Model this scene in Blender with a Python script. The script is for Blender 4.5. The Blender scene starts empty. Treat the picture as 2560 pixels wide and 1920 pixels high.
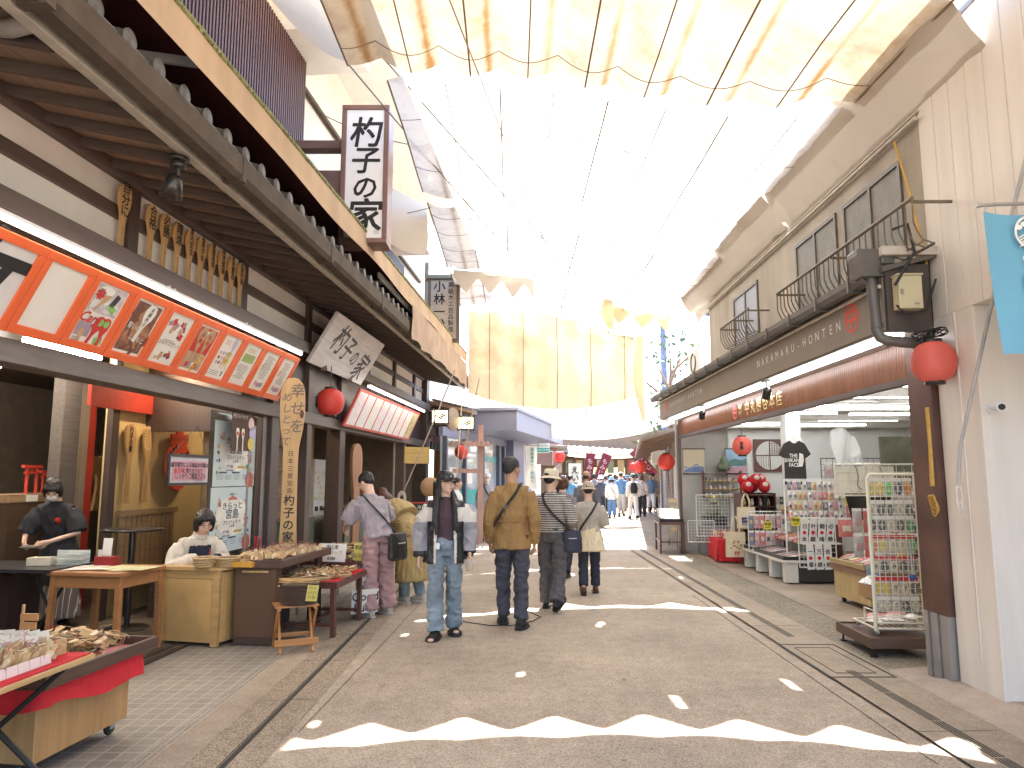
import bpy, bmesh, math, random
from math import sin, cos, tan, pi, radians, sqrt, atan2
from mathutils import Vector, Matrix, Euler, noise as mnoise

random.seed(7)
SC = bpy.context.scene
COL = SC.collection

# ------------------------------------------------------------------ camera
CAM_H, PITCH, FPX = 1.55, radians(7.32), 1790.0
cd = bpy.data.cameras.new('camera'); cam = bpy.data.objects.new('camera', cd); COL.objects.link(cam)
cd.sensor_width = 36; cd.sensor_fit = 'HORIZONTAL'; cd.lens = FPX / 2560 * 36
cd.clip_start = 0.05; cd.clip_end = 2000
cam.location = (0, 0, CAM_H); cam.rotation_euler = (pi / 2 + PITCH, 0, 0)
SC.camera = cam

# ------------------------------------------------------------------ sky, sun, exposure
SUN_EL, SUN_AZ = radians(67.0), radians(4)          # azimuth from +Y towards +X
w = bpy.data.worlds.new("World"); SC.world = w; w.use_nodes = True
wn = w.node_tree; wn.nodes.clear()
sky = wn.nodes.new('ShaderNodeTexSky'); sky.sky_type = 'NISHITA'; sky.sun_disc = False
sky.sun_elevation = SUN_EL; sky.sun_rotation = SUN_AZ; sky.air_density = 1.0; sky.dust_density = 2.0
bg = wn.nodes.new('ShaderNodeBackground'); bg.inputs['Strength'].default_value = 0.15
wo = wn.nodes.new('ShaderNodeOutputWorld')
wn.links.new(sky.outputs[0], bg.inputs['Color']); wn.links.new(bg.outputs[0], wo.inputs['Surface'])
sl = bpy.data.lights.new('sun', 'SUN'); sl.energy = 5.0; sl.angle = radians(0.5); sl.color = (1.0, 0.975, 0.945)
so = bpy.data.objects.new('sun', sl); COL.objects.link(so)
sdir = Vector((sin(SUN_AZ) * cos(SUN_EL), cos(SUN_AZ) * cos(SUN_EL), sin(SUN_EL)))   # towards the sun
so.rotation_euler = sdir.to_track_quat('Z', 'Y').to_euler(); so.location = (0, 30, 60)
SC.view_settings.view_transform = 'Standard'; SC.view_settings.look = 'None'
SC.view_settings.exposure = 2.82; SC.view_settings.gamma = 1; SC.view_settings.use_curve_mapping = False
SC.cycles.use_denoising = True
SC.cycles.max_bounces = 8; SC.cycles.diffuse_bounces = 5; SC.cycles.transmission_bounces = 6
SC.cycles.transparent_max_bounces = 16; SC.cycles.sample_clamp_indirect = 8.0
SC.cycles.caustics_reflective = False; SC.cycles.caustics_refractive = False

# ------------------------------------------------------------------ frames: the two rows of shops are not quite parallel
def frame(o, a): return Matrix.Translation(Vector(o)) @ Matrix.Rotation(-a, 4, 'Z')
FW = Matrix.Identity(4)
FL = frame((-3.0885, 6.199, 0), radians(4.373))     # local x: out of the shop into the street, y: along the shop front
FR = frame((3.3324, 5.954, 0), radians(0.645))      # local x: into the shop, y: along the shop front
K = 2560 / 2212
def _ray(px, py):
 x, y = (px * K - 1280) / FPX, (960 - py * K) / FPX
 return Vector((x, cos(PITCH) - y * sin(PITCH), sin(PITCH) + y * cos(PITCH)))
CPOS = Vector((0, 0, CAM_H))
def gnd(px, py, z=0.0):
 r = _ray(px, py); return CPOS + r * ((z - CAM_H) / r.z)
def atY(px, py, Y):
 r = _ray(px, py); return CPOS + r * (Y / r.y)
def on(F, px, py, x):
 Fi = F.inverted(); o = Fi @ CPOS; r = Fi.to_3x3() @ _ray(px, py)
 return o + r * ((x - o.x) / r.x)
def onL(px, py, x=0.0): return on(FL, px, py, x)
def onR(px, py, x=0.0): return on(FR, px, py, x)
def inF(F, p): return F.inverted() @ Vector(p)

# ------------------------------------------------------------------ materials
MATS = {}
def _nt(name):
 m = bpy.data.materials.new(name); m.use_nodes = True
 nt = m.node_tree; b = nt.nodes['Principled BSDF']; return m, nt, b
def _n(nt, t, **kw):
 n = nt.nodes.new(t)
 for k, v in kw.items():
  if k in n.inputs.keys() if hasattr(n.inputs, 'keys') else False: n.inputs[k].default_value = v
  else: setattr(n, k, v)
 return n
def c4(c): return (c[0], c[1], c[2], 1)
def mul(c, f): return tuple(min(1, x * f) for x in c)
def _coords(nt, sc=(1, 1, 1), kind='Object', rot=(0, 0, 0)):
 tc = nt.nodes.new('ShaderNodeTexCoord'); mp = nt.nodes.new('ShaderNodeMapping')
 mp.inputs['Scale'].default_value = sc; mp.inputs['Rotation'].default_value = rot
 nt.links.new(tc.outputs[kind], mp.inputs['Vector']); return mp.outputs['Vector']
def _noise(nt, vec, scale, detail=4, rough=.55):
 n = nt.nodes.new('ShaderNodeTexNoise'); n.inputs['Scale'].default_value = scale
 n.inputs['Detail'].default_value = detail; n.inputs['Roughness'].default_value = rough
 nt.links.new(vec, n.inputs['Vector']); return n.outputs['Fac']
def _ramp(nt, fac, stops):
 r = nt.nodes.new('ShaderNodeValToRGB'); e = r.color_ramp.elements
 while len(e) < len(stops): e.new(0.5)
 for el, (p, c) in zip(e, stops): el.position = p; el.color = c4(c)
 nt.links.new(fac, r.inputs['Fac']); return r.outputs['Color']
def _mix(nt, fac, a, b, mode='MIX'):
 m = nt.nodes.new('ShaderNodeMixRGB'); m.blend_type = mode
 for s, v in ((0, fac), (1, a), (2, b)):
  if isinstance(v, (int, float)): m.inputs[s].default_value = v
  elif isinstance(v, tuple): m.inputs[s].default_value = c4(v)
  else: nt.links.new(v, m.inputs[s])
 return m.outputs[0]
def _math(nt, op, a, b=0.0):
 m = nt.nodes.new('ShaderNodeMath'); m.operation = op
 for s, v in ((0, a), (1, b)):
  if isinstance(v, (int, float)): m.inputs[s].default_value = v
  else: nt.links.new(v, m.inputs[s])
 return m.outputs[0]
def _bump(nt, b, h, strength=.3, dist=.01):
 bp = nt.nodes.new('ShaderNodeBump'); bp.inputs['Strength'].default_value = strength
 bp.inputs['Distance'].default_value = dist
 nt.links.new(h, bp.inputs['Height']); nt.links.new(bp.outputs['Normal'], b.inputs['Normal'])

def mat(name, col=None, rough=.6, var=.18, scale=6, bump=0, bscale=60, metal=0, stretch=(1, 1, 1), spec=.4, coat=0):
 """plain painted / cloth / metal surface with uneven colour and fine relief"""
 if name in MATS: return MATS[name]
 m, nt, b = _nt(name); v = _coords(nt, stretch)
 f = _noise(nt, v, scale)
 c = _ramp(nt, f, [(.3, mul(col, 1 - var)), (.7, mul(col, 1 + var * .6))])
 nt.links.new(c, b.inputs['Base Color'])
 b.inputs['Roughness'].default_value = rough; b.inputs['Metallic'].default_value = metal
 b.inputs['Specular IOR Level'].default_value = spec
 if bump: _bump(nt, b, _noise(nt, v, bscale, 3), bump, .01)
 MATS[name] = m; return m
def wood(name, col, dark=None, axis='Z', rough=.5, scale=3.0, bump=.12):
 """grain stretched along one axis"""
 if name in MATS: return MATS[name]
 dark = dark or mul(col, .62)
 m, nt, b = _nt(name); s = {'X': (.08, 1, 1), 'Y': (1, .08, 1), 'Z': (1, 1, .08)}[axis]
 v = _coords(nt, s)
 f = _noise(nt, v, scale * 9, 6, .65); g = _noise(nt, _coords(nt), 2.2, 3)
 c = _ramp(nt, f, [(.28, dark), (.55, col), (.8, mul(col, 1.18))])
 c = _mix(nt, .35, c, _ramp(nt, g, [(.3, mul(col, .6)), (.7, mul(col, 1.2))]), 'MULTIPLY') if False else _mix(nt, .3, c, _ramp(nt, g, [(.3, mul(col, .7)), (.7, mul(col, 1.15))]))
 nt.links.new(c, b.inputs['Base Color']); b.inputs['Roughness'].default_value = rough
 if bump: _bump(nt, b, f, bump, .006)
 MATS[name] = m; return m
def stripes(name, ca, cb, period, duty=.5, axis=2, rough=.8, wob=.0, bump=.1):
 """two-colour woven stripes across one object axis"""
 if name in MATS: return MATS[name]
 m, nt, b = _nt(name); v = _coords(nt)
 sp = nt.nodes.new('ShaderNodeSeparateXYZ'); nt.links.new(v, sp.inputs[0])
 t = _math(nt, 'MULTIPLY', sp.outputs[axis], 1 / period)
 if wob: t = _math(nt, 'ADD', t, _math(nt, 'MULTIPLY', _noise(nt, v, 5), wob))
 fr = _math(nt, 'FRACT', t); st = _math(nt, 'LESS_THAN', fr, duty)
 nt.links.new(_mix(nt, st, ca, cb), b.inputs['Base Color']); b.inputs['Roughness'].default_value = rough
 if bump: _bump(nt, b, _noise(nt, v, 30, 3), bump, .01)
 MATS[name] = m; return m
def emit(name, col, strength):
 if name in MATS: return MATS[name]
 m = bpy.data.materials.new(name); m.use_nodes = True; nt = m.node_tree; nt.nodes.clear()
 e = nt.nodes.new('ShaderNodeEmission'); e.inputs[0].default_value = c4(col); e.inputs[1].default_value = strength
 o = nt.nodes.new('ShaderNodeOutputMaterial'); nt.links.new(e.outputs[0], o.inputs[0]); MATS[name] = m; return m
def glass(name, col=(.9, .93, .93), rough=.03, alpha=.25):
 if name in MATS: return MATS[name]
 m, nt, b = _nt(name); b.inputs['Base Color'].default_value = c4(col); b.inputs['Roughness'].default_value = rough
 b.inputs['Alpha'].default_value = alpha; b.inputs['Specular IOR Level'].default_value = .6
 MATS[name] = m; return m
def paper(name, bg_c, ink, rows=14, cols=3, dens=.5, accent=None):
 """a printed sheet: rows of tiny unreadable print and a few coloured pictures"""
 if name in MATS: return MATS[name]
 m, nt, b = _nt(name); tc = nt.nodes.new('ShaderNodeTexCoord'); v = tc.outputs['Object']
 f = _noise(nt, _coords(nt, (1, 1, 1)), 9, 3)
 c = _ramp(nt, f, [(.45, bg_c), (.6, accent or mul(bg_c, .9)), (.7, bg_c)])
 n2 = _noise(nt, _coords(nt, (40, 40, 120)), 1.0, 2)
 lines = _math(nt, 'GREATER_THAN', n2, .58)
 nt.links.new(_mix(nt, _math(nt, 'MULTIPLY', lines, dens), c, ink), b.inputs['Base Color'])
 b.inputs['Roughness'].default_value = .5; MATS[name] = m; return m

def crease(m, scale=11, strength=.55, dist=.05):
 """adds soft cloth creases to a fabric"""
 nt = m.node_tree; b = nt.nodes['Principled BSDF']; v = _coords(nt, (1, 1, .55)); n = _noise(nt, v, scale, 2, .5)
 r = _math(nt, 'ABSOLUTE', _math(nt, 'SUBTRACT', n, .5)); bp = nt.nodes.new('ShaderNodeBump'); bp.inputs['Strength'].default_value = strength; bp.inputs['Distance'].default_value = dist
 nt.links.new(r, bp.inputs['Height'])
 if b.inputs['Normal'].is_linked: nt.links.new(b.inputs['Normal'].links[0].from_socket, bp.inputs['Normal'])
 nt.links.new(bp.outputs['Normal'], b.inputs['Normal'])

def asphalt(name, col, sp=1.0):
 if name in MATS: return MATS[name]
 m, nt, b = _nt(name); v = _coords(nt)
 vo = nt.nodes.new('ShaderNodeTexVoronoi'); vo.inputs['Scale'].default_value = 160; nt.links.new(v, vo.inputs['Vector'])
 sepc = nt.nodes.new('ShaderNodeSeparateColor'); nt.links.new(vo.outputs['Color'], sepc.inputs[0])
 c = _ramp(nt, sepc.outputs[0], [(0, mul(col, 1 - .42 * sp)), (.5, col), (1, mul(col, 1 + .38 * sp))])
 big = _noise(nt, v, .9, 5); mid = _noise(nt, v, 7, 4)
 c = _mix(nt, 1, c, _ramp(nt, big, [(.3, (.80, .79, .78)), (.7, (1.12, 1.1, 1.07))]), 'MULTIPLY')
 c = _mix(nt, 1, c, _ramp(nt, mid, [(.25, (.86, .85, .84)), (.6, (1.05, 1.05, 1.05))]), 'MULTIPLY')
 nt.links.new(c, b.inputs['Base Color']); b.inputs['Roughness'].default_value = .85
 b.inputs['Specular IOR Level'].default_value = .25
 _bump(nt, b, vo.outputs['Distance'], .35, .004); MATS[name] = m; return m
def tiles(name, col, grout, size, gap=.03):
 if name in MATS: return MATS[name]
 m, nt, b = _nt(name); v = _coords(nt)
 br = nt.nodes.new('ShaderNodeTexBrick'); br.offset = 0; br.squash = 1
 br.inputs['Scale'].default_value = 1; br.inputs['Brick Width'].default_value = size[0]; br.inputs['Row Height'].default_value = size[1]
 br.inputs['Mortar Size'].default_value = gap * size[0]; br.inputs['Color1'].default_value = c4(mul(col, .9)); br.inputs['Color2'].default_value = c4(mul(col, 1.1))
 br.inputs['Mortar'].default_value = c4(grout); nt.links.new(v, br.inputs['Vector'])
 c = _mix(nt, 1, br.outputs['Color'], _ramp(nt, _noise(nt, v, 90, 3), [(.3, (.8, .8, .8)), (.7, (1.12, 1.12, 1.12))]), 'MULTIPLY')
 c = _mix(nt, 1, c, _ramp(nt, _noise(nt, v, 1.3, 4), [(.3, (.82, .82, .82)), (.7, (1.1, 1.1, 1.1))]), 'MULTIPLY')
 nt.links.new(c, b.inputs['Base Color']); b.inputs['Roughness'].default_value = .55
 _bump(nt, b, _math(nt, 'MULTIPLY', br.outputs['Fac'], -1), .4, .003); MATS[name] = m; return m
def canvas(name, col, stain, period=None, phase=0, trans=.55, stain_amt=.7, axis=0):
 """thin awning cloth that lets sunlight through, stained brown along its folds"""
 if name in MATS: return MATS[name]
 m = bpy.data.materials.new(name); m.use_nodes = True; nt = m.node_tree; nt.nodes.clear()
 v = _coords(nt); c = None
 blot = _noise(nt, v, 1.6, 6, .7)
 amt = _math(nt, 'MULTIPLY', _ramp(nt, blot, [(.46, (0, 0, 0)), (.74, (1, 1, 1))]), stain_amt * .7)
 if period:
  sp = nt.nodes.new('ShaderNodeSeparateXYZ'); nt.links.new(v, sp.inputs[0])
  fr = _math(nt, 'FRACT', _math(nt, 'MULTIPLY', _math(nt, 'ADD', sp.outputs[axis], phase), 1 / period))
  d = _math(nt, 'ABSOLUTE', _math(nt, 'SUBTRACT', fr, .5))
  wav = _math(nt, 'ADD', d, _math(nt, 'MULTIPLY', _math(nt, 'SUBTRACT', _noise(nt, v, 6, 5, .7), .5), .16))
  line = _ramp(nt, wav, [(.012, (1, 1, 1)), (.09, (.25, .25, .25)), (.2, (0, 0, 0))])
  breakup = _ramp(nt, _noise(nt, v, .7, 2), [(.35, (.45, .45, .45)), (.62, (1, 1, 1))])
  amt = _math(nt, 'MAXIMUM', amt, _math(nt, 'MULTIPLY', line, _math(nt, 'MULTIPLY', breakup, stain_amt)))
 c = _mix(nt, amt, col, stain)
 wv = nt.nodes.new('ShaderNodeBump'); wv.inputs['Strength'].default_value = .25; wv.inputs['Distance'].default_value = .02
 nt.links.new(_noise(nt, v, 7, 3), wv.inputs['Height'])
 d = nt.nodes.new('ShaderNodeBsdfDiffuse'); t = nt.nodes.new('ShaderNodeBsdfTranslucent'); mx = nt.nodes.new('ShaderNodeMixShader')
 for s in (d, t): nt.links.new(c, s.inputs['Color']); nt.links.new(wv.outputs[0], s.inputs['Normal'])
 mx.inputs[0].default_value = trans; nt.links.new(d.outputs[0], mx.inputs[1]); nt.links.new(t.outputs[0], mx.inputs[2])
 o = nt.nodes.new('ShaderNodeOutputMaterial'); nt.links.new(mx.outputs[0], o.inputs[0]); MATS[name] = m; return m

# ------------------------------------------------------------------ mesh builder
_TXT = {}
def text_mesh(s, weight=0.0, shear=0.0):
 k = (s, weight, shear)
 if k not in _TXT:
  c = bpy.data.curves.new('t', 'FONT'); c.body = s; c.size = 1; c.offset = weight; c.shear = shear; c.resolution_u = 2
  c.align_x = 'CENTER'
  o = bpy.data.objects.new('t', c); COL.objects.link(o)
  me = bpy.data.meshes.new_from_object(o.evaluated_get(bpy.context.evaluated_depsgraph_get()))
  _TXT[k] = ([v.co.copy() for v in me.vertices], [tuple(p.vertices) for p in me.polygons])
  bpy.data.objects.remove(o); bpy.data.curves.remove(c); bpy.data.meshes.remove(me)
 return _TXT[k]
def basis(o, right, up):
 """matrix whose local X is right, Y is up and Z faces the viewer, at o"""
 x = Vector(right).normalized(); y = Vector(up); z = x.cross(y).normalized(); y = z.cross(x)
 m = Matrix((x, y, z)).transposed().to_4x4(); m.translation = Vector(o); return m

class MB:
 def __init__(s): s.v = []; s.f = []; s.mi = []; s.sm = []
 def add(s, vs, fs, mi=0, smooth=False, T=None):
  o = len(s.v); s.v += [(T @ Vector(v)) if T else Vector(v) for v in vs]
  s.f += [tuple(i + o for i in f) for f in fs]; s.mi += [mi] * len(fs); s.sm += [smooth] * len(fs); return s
 def box(s, x0, x1, y0, y1, z0, z1, mi=0, T=None):
  vs = [(x, y, z) for x in (x0, x1) for y in (y0, y1) for z in (z0, z1)]
  return s.add(vs, [(0, 1, 3, 2), (4, 6, 7, 5), (0, 4, 5, 1), (2, 3, 7, 6), (0, 2, 6, 4), (1, 5, 7, 3)], mi, False, T)
 def cbox(s, c, d, rot=(0, 0, 0), mi=0, T=None):
  R = Matrix.Translation(Vector(c)) @ Euler(rot).to_matrix().to_4x4()
  return s.box(-d[0] / 2, d[0] / 2, -d[1] / 2, d[1] / 2, -d[2] / 2, d[2] / 2, mi, (T @ R) if T else R)
 def bar(s, p, q, w_, h, mi=0, up=(0, 0, 1)):
  p, q = Vector(p), Vector(q); d = (q - p); L = d.length; d.normalize(); u = Vector(up)
  if abs(d.dot(u)) > .98: u = Vector((1, 0, 0))
  sx = d.cross(u).normalized(); uz = sx.cross(d)
  m = Matrix((sx, d, uz)).transposed().to_4x4(); m.translation = p
  return s.box(-w_ / 2, w_ / 2, 0, L, -h / 2, h / 2, mi, m)
 def tube(s, pts, r, mi=0, n=8, caps=True, flat=1.0, up=(0, 0, 1), smooth=True):
  """round tube through pts; r one radius or one per point; flat squeezes the second axis"""
  pts = [Vector(p) for p in pts]; N = len(pts); vs = []; fs = []
  rr = r if isinstance(r, (list, tuple)) else [r] * N; prev = None
  for i, p in enumerate(pts):
   d = (pts[min(i + 1, N - 1)] - pts[max(i - 1, 0)])
   d = d.normalized() if d.length > 1e-9 else Vector((0, 0, 1))
   if prev is None:
    u = Vector(up)
    if abs(d.dot(u)) > .95: u = Vector((0, 1, 0)) if abs(d.y) < .9 else Vector((1, 0, 0))
   else: u = prev
   a = d.cross(u).normalized(); bb = a.cross(d); prev = bb
   ri = rr[i]; ra, rb = ri if isinstance(ri, (tuple, list)) else (ri, ri * flat)
   vs += [p + a * (ra * cos(2 * pi * j / n)) + bb * (rb * sin(2 * pi * j / n)) for j in range(n)]
  for i in range(N - 1):
   for j in range(n):
    k = (j + 1) % n; fs.append((i * n + j, i * n + k, (i + 1) * n + k, (i + 1) * n + j))
  s.add(vs, fs, mi, smooth)
  if caps and n > 2:
   s.add(vs[:n], [tuple(range(n))[::-1]], mi); s.add(vs[-n:], [tuple(range(n))], mi)
  return s
 def lathe(s, prof, mi=0, n=24, T=None, smooth=True, squash=1.0):
  vs = []; fs = []
  for r, z in prof: vs += [(r * cos(2 * pi * j / n), squash * r * sin(2 * pi * j / n), z) for j in range(n)]
  for i in range(len(prof) - 1):
   for j in range(n):
    k = (j + 1) % n; fs.append((i * n + j, i * n + k, (i + 1) * n + k, (i + 1) * n + j))
  return s.add(vs, fs, mi, smooth, T)
 def ell(s, c, r, mi=0, n=12, rot=None):
  prof = [(sin(pi * i / 8), -cos(pi * i / 8)) for i in range(9)]
  prof[0] = (.001, -1); prof[-1] = (.001, 1)
  T = Matrix.Translation(Vector(c)) @ (Euler(rot).to_matrix().to_4x4() if rot else Matrix.Identity(4)) @ Matrix.Diagonal((r[0], r[1], r[2], 1))
  return s.lathe(prof, mi, n, T)
 def prism(s, poly, h0, h1, mi=0, T=None, smooth=False):
  n = len(poly); vs = [(x, y, h0) for x, y in poly] + [(x, y, h1) for x, y in poly]
  s.add(vs, [tuple(range(n))[::-1], tuple(range(n, 2 * n))], mi, False, T)
  return s.add(vs, [(i, (i + 1) % n, n + (i + 1) % n, n + i) for i in range(n)], mi, smooth, T)
 def grid(s, fn, nu, nv, mi=0, smooth=True, thick=0.0):
  vs = [Vector(fn(i / nu, j / nv)) for i in range(nu + 1) for j in range(nv + 1)]
  fs = [(i * (nv + 1) + j, (i + 1) * (nv + 1) + j, (i + 1) * (nv + 1) + j + 1, i * (nv + 1) + j + 1) for i in range(nu) for j in range(nv)]
  return s.add(vs, fs, mi, smooth)
 def text(s, t, size, T, mi=0, weight=0.0, vertical=False, depth=0.0, shear=0.0, wide=1.0, pitch=1.08):
  """flat lettering in T's XY plane, centred on its origin"""
  items = []
  if vertical:
   n = len(t)
   for i, ch in enumerate(t): items.append((ch, 0, ((n - 1) / 2 - i) * pitch * size))
  else: items.append((t, 0, 0))
  offs = [(0, 0)] if weight <= 0 else [(0, 0), (weight * .8, weight * .5), (-weight * .8, -weight * .5), (weight * .5, -weight * .8), (-weight * .5, weight * .8)]
  for tx, ox, oy in items:
   if not tx.strip(): continue
   vs, fs = text_mesh(tx, 0.0, shear)
   for q, (wx, wy) in enumerate(offs):          # brush weight: strokes laid over each other, each a hair higher
    P = [((v.x + wx) * size * wide + ox, (v.y - .38 + wy) * size + oy, depth + q * .0003) for v in vs]
    s.add(P, fs, mi, False, T)
    if depth > .004:
     e = {}
     for f in fs:
      for a, b in zip(f, f[1:] + f[:1]): e[(a, b)] = e.get((a, b), 0) + 1
     side = [(a, b) for (a, b) in e if (b, a) not in e]; V2 = P + [(x, y, 0) for x, y, z in P]; n = len(P)
     s.add(V2, [(b, a, a + n, b + n) for a, b in side], mi, False, T)
  return s
 def mesh(s, name, mats):
  me = bpy.data.meshes.new(name); me.from_pydata([tuple(v) for v in s.v], [], s.f)
  for m in mats: me.materials.append(m)
  me.polygons.foreach_set('material_index', s.mi); me.polygons.foreach_set('use_smooth', s.sm); me.update(); return me
 def build(s, name, mats, parent=None, bevel=0, label=None):
  if not isinstance(mats, (list, tuple)): mats = [mats]
  o = bpy.data.objects.new(name, s.mesh(name, mats)); COL.objects.link(o)
  if parent: o.parent = parent
  if bevel:
   b = o.modifiers.new('edge', 'BEVEL'); b.width = bevel; b.segments = 2; b.limit_method = 'ANGLE'; b.angle_limit = radians(40)
  if label: o['label'] = label
  return o
def place(o, F, loc=(0, 0, 0), rot=(0, 0, 0)):
 o.matrix_world = F @ Matrix.Translation(Vector(loc)) @ Euler(rot).to_matrix().to_4x4(); return o
def tag(o, label, cat, group=None):
 o['label'] = label; o['category'] = cat
 if group: o['group'] = group
 return o
def thing(name, label, cat, F=FW, loc=(0, 0, 0), rot=(0, 0, 0), group=None):
 o = bpy.data.objects.new(name, None); COL.objects.link(o); o.empty_display_size = .1
 place(o, F, loc, rot); return tag(o, label, cat, group)
def solo(mb, name, mats, label, cat, F=FW, loc=(0, 0, 0), rot=(0, 0, 0), group=None, bevel=0):
 o = mb.build(name, mats, None, bevel); place(o, F, loc, rot); return tag(o, label, cat, group)
def struct(mb, name, mats, F=FW, loc=(0, 0, 0)):
 o = mb.build(name, mats); o['kind'] = 'structure'; place(o, F, loc); return o
def dup(o, F, loc, rot=(0, 0, 0), label=None, group=None):
 c = o.copy(); COL.objects.link(c); place(c, F, loc, rot)
 if label: c['label'] = label
 if group: c['group'] = group
 for ch in list(o.children):
  d = ch.copy(); COL.objects.link(d); d.parent = c
  for g in list(ch.children):
   e = g.copy(); COL.objects.link(e); e.parent = d
 return c
def catenary(p, q, sag, n=10):
 p, q = Vector(p), Vector(q)
 return [p.lerp(q, i / n) - Vector((0, 0, sag * 4 * (i / n) * (1 - i / n))) for i in range(n + 1)]
def ellipse(rx, ry, n=24, cx=0, cy=0): return [(cx + rx * cos(2 * pi * i / n), cy + ry * sin(2 * pi * i / n)) for i in range(n)]
LUP = ((0, 1, 0), (0, 0, 1))      # text directions on a left-hand shop front (facing +x): right, up
RUP = ((0, -1, 0), (0, 0, 1))     # on a right-hand shop front (facing -x)
FUP = ((1, 0, 0), (0, 0, 1))      # facing the camera (-y)
# ================================================================== GROUND
ROADC = (.35, .293, .232)
def sheet(name, poly, z, m):
 mb = MB(); mb.add([(x, y, z) for x, y in poly], [tuple(range(len(poly)))], 0); return struct(mb, name, m)
sheet('ground', [(-250, -60), (250, -60), (250, 500), (-250, 500)], -.014, asphalt('ground earth', (.28, .23, .18)))
sheet('road', [(-1.78, -6), (2.45, -6), (2.45, 26), (9.5, 46), (-1.5, 46), (-1.5, 14), (-1.78, 9)], 0, asphalt('street asphalt', ROADC))
conc = asphalt('kerb concrete', (.32, .265, .205), .55)
rough = asphalt('rough gutter concrete', (.27, .22, .165), 1.4)
sheet('left_kerb_strip', [(-2.0, -6), (-1.775, -6), (-1.775, 22), (-2.0, 22)], -.002, conc)
sheet('left_drain_channel', [(-1.78, -6), (-1.36, -6), (-1.34, 22), (-1.76, 22)], .004, rough)
sheet('left_tiled_apron', [(-3.9, -6), (-2.0, -6), (-2.0, 22), (-3.9, 22)], -.004, tiles('grey apron tile', (.235, .21, .18), (.40, .35, .29), (.11, .11), .045))
g = MB()
for i in range(3): g.box(-1.992 - .035 * i, -1.984 - .035 * i, -6, 22, -.004, .001)
struct(g, 'apron_edge_groove', mat('groove light', (.40, .34, .27), .8))
dark = mat('drain dark', (.025, .022, .018), .7)
g = MB(); g.box(-1.566, -1.536, -6, 16, 0, .0065); g.box(-1.58, -1.575, -6, 16, 0, .0062)
struct(g, 'left_drain_slot', dark)
sheet('right_drain_channel', [(2.43, -6), (2.97, -6), (3.1, 24), (2.56, 24)], .004, conc)
g = MB(); Yc = -6.0
while Yc < 24:
 if not (5.75 < Yc < 6.95):
  xx = 2.685 + .0035 * Yc
  for q in range(4): g.box(xx - .035 + q * .02, xx - .027 + q * .02, Yc, Yc + .58, .003, .0068)
 Yc += .6
struct(g, 'right_drain_grating', dark)
g = MB(); a, b2 = .004, .0075
for x0, x1, y0, y1 in ((2.46, 2.98, 5.78, 5.80), (2.46, 2.98, 6.86, 6.88), (2.46, 2.48, 5.8, 6.86), (2.96, 2.98, 5.8, 6.86), (2.56, 2.60, 5.9, 5.904), (2.56, 2.88, 5.9, 5.91), (2.56, 2.88, 6.74, 6.75), (2.56, 2.565, 5.91, 6.74), (2.875, 2.88, 5.91, 6.74)): g.box(x0, x1, y0, y1, a, b2)
struct(g, 'drain_cover_outline', mat('cover joint', (.07, .06, .045), .8))
sheet('right_gravel_pavement', [(2.95, 5.9), (3.75, 5.9), (3.9, 24), (3.08, 24)], -.003, asphalt('exposed gravel pavement', (.235, .20, .155), 1.7))
sheet('right_concrete_slab', [(2.95, -6), (9, -6), (9, 6.02), (3.4, 6.12), (2.95, 6.0)], .002, asphalt('smooth pinkish concrete', (.40, .33, .275), .3))
sheet('right_shop_floor', [(3.5, 5.6), (9.5, 5.6), (9.5, 15.6), (3.6, 15.6)], .003, tiles('beige shop tile', (.33, .255, .19), (.22, .17, .12), (.2, .1), .02))
# faint cracks and old repairs in the street
g = MB()
for (x0, y0, x1, y1) in ((-1.3, 4.6, -1.1, 9.5), (2.3, 4.1, 2.36, 9.6), (-1.75, 5.2, -1.36, 5.24), (-1.75, 7.3, -1.36, 7.32), (-1.75, 6.3, -1.4, 6.31), (2.45, 4.6, 2.97, 4.62), (2.45, 7.7, 3.0, 7.72)):
 n = 22; P = []
 for i in range(n + 1):
  t = i / n; P.append(Vector((x0 + (x1 - x0) * t + mnoise.noise((i * .9, x0, 1)) * .008, y0 + (y1 - y0) * t + mnoise.noise((i * .7, y0, 5)) * .008, .0048)))
 for p, q in zip(P, P[1:]): g.bar(p, q, .0045, .002)
struct(g, 'road_crack', mat('crack', (.12, .095, .07), .9))
R_ = random.Random(77); g = MB()
for q in range(60):
 x, y, r = R_.uniform(-1.7, 3.4), 3.4 + 11 * R_.random() ** 1.6, R_.uniform(.006, .022); g.add([(x + r * (1 + .4 * mnoise.noise((q, a, 0))) * cos(a), y + r * (1 + .4 * mnoise.noise((q, a, 5))) * sin(a), .0052) for a in [2 * pi * k_ / 9 for k_ in range(9)]], [tuple(range(9))])
struct(g, 'road_spot', mat('old gum spots', (.22, .185, .15), .8))

# ================================================================== LEFT SHOP BUILDING
brown = wood('dark stained timber', (.068, .042, .032), axis='Z', rough=.45)
brownY = wood('dark stained beam', (.095, .066, .052), axis='Y', rough=.5)
greyY = wood('weathered grey beam', (.145, .12, .10), axis='Y', rough=.55)
plaster = mat('white plaster', (.74, .69, .62), .8, .08, 3, .15, 40)
stucco = mat('rough cream stucco', (.60, .54, .46), .9, .12, 2, .6, 55)
eaveB = wood('aged eave board', (.30, .21, .145), (.13, .09, .062), axis='Y', rough=.7)
rafterM = wood('aged rafter', (.095, .07, .055), axis='X', rough=.7)
metalB = mat('brown painted metal', (.088, .066, .05), .75, .25, 5, spec=.15)
cream_metal = mat('cream painted strip', (.42, .38, .31), .5, .15, 12, .1)
LB = thing('wooden_shop_building', 'dark timber souvenir shop with white plaster bands and tiled eave along the street', 'shop building', FL, (0, 2.5, 0))
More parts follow.
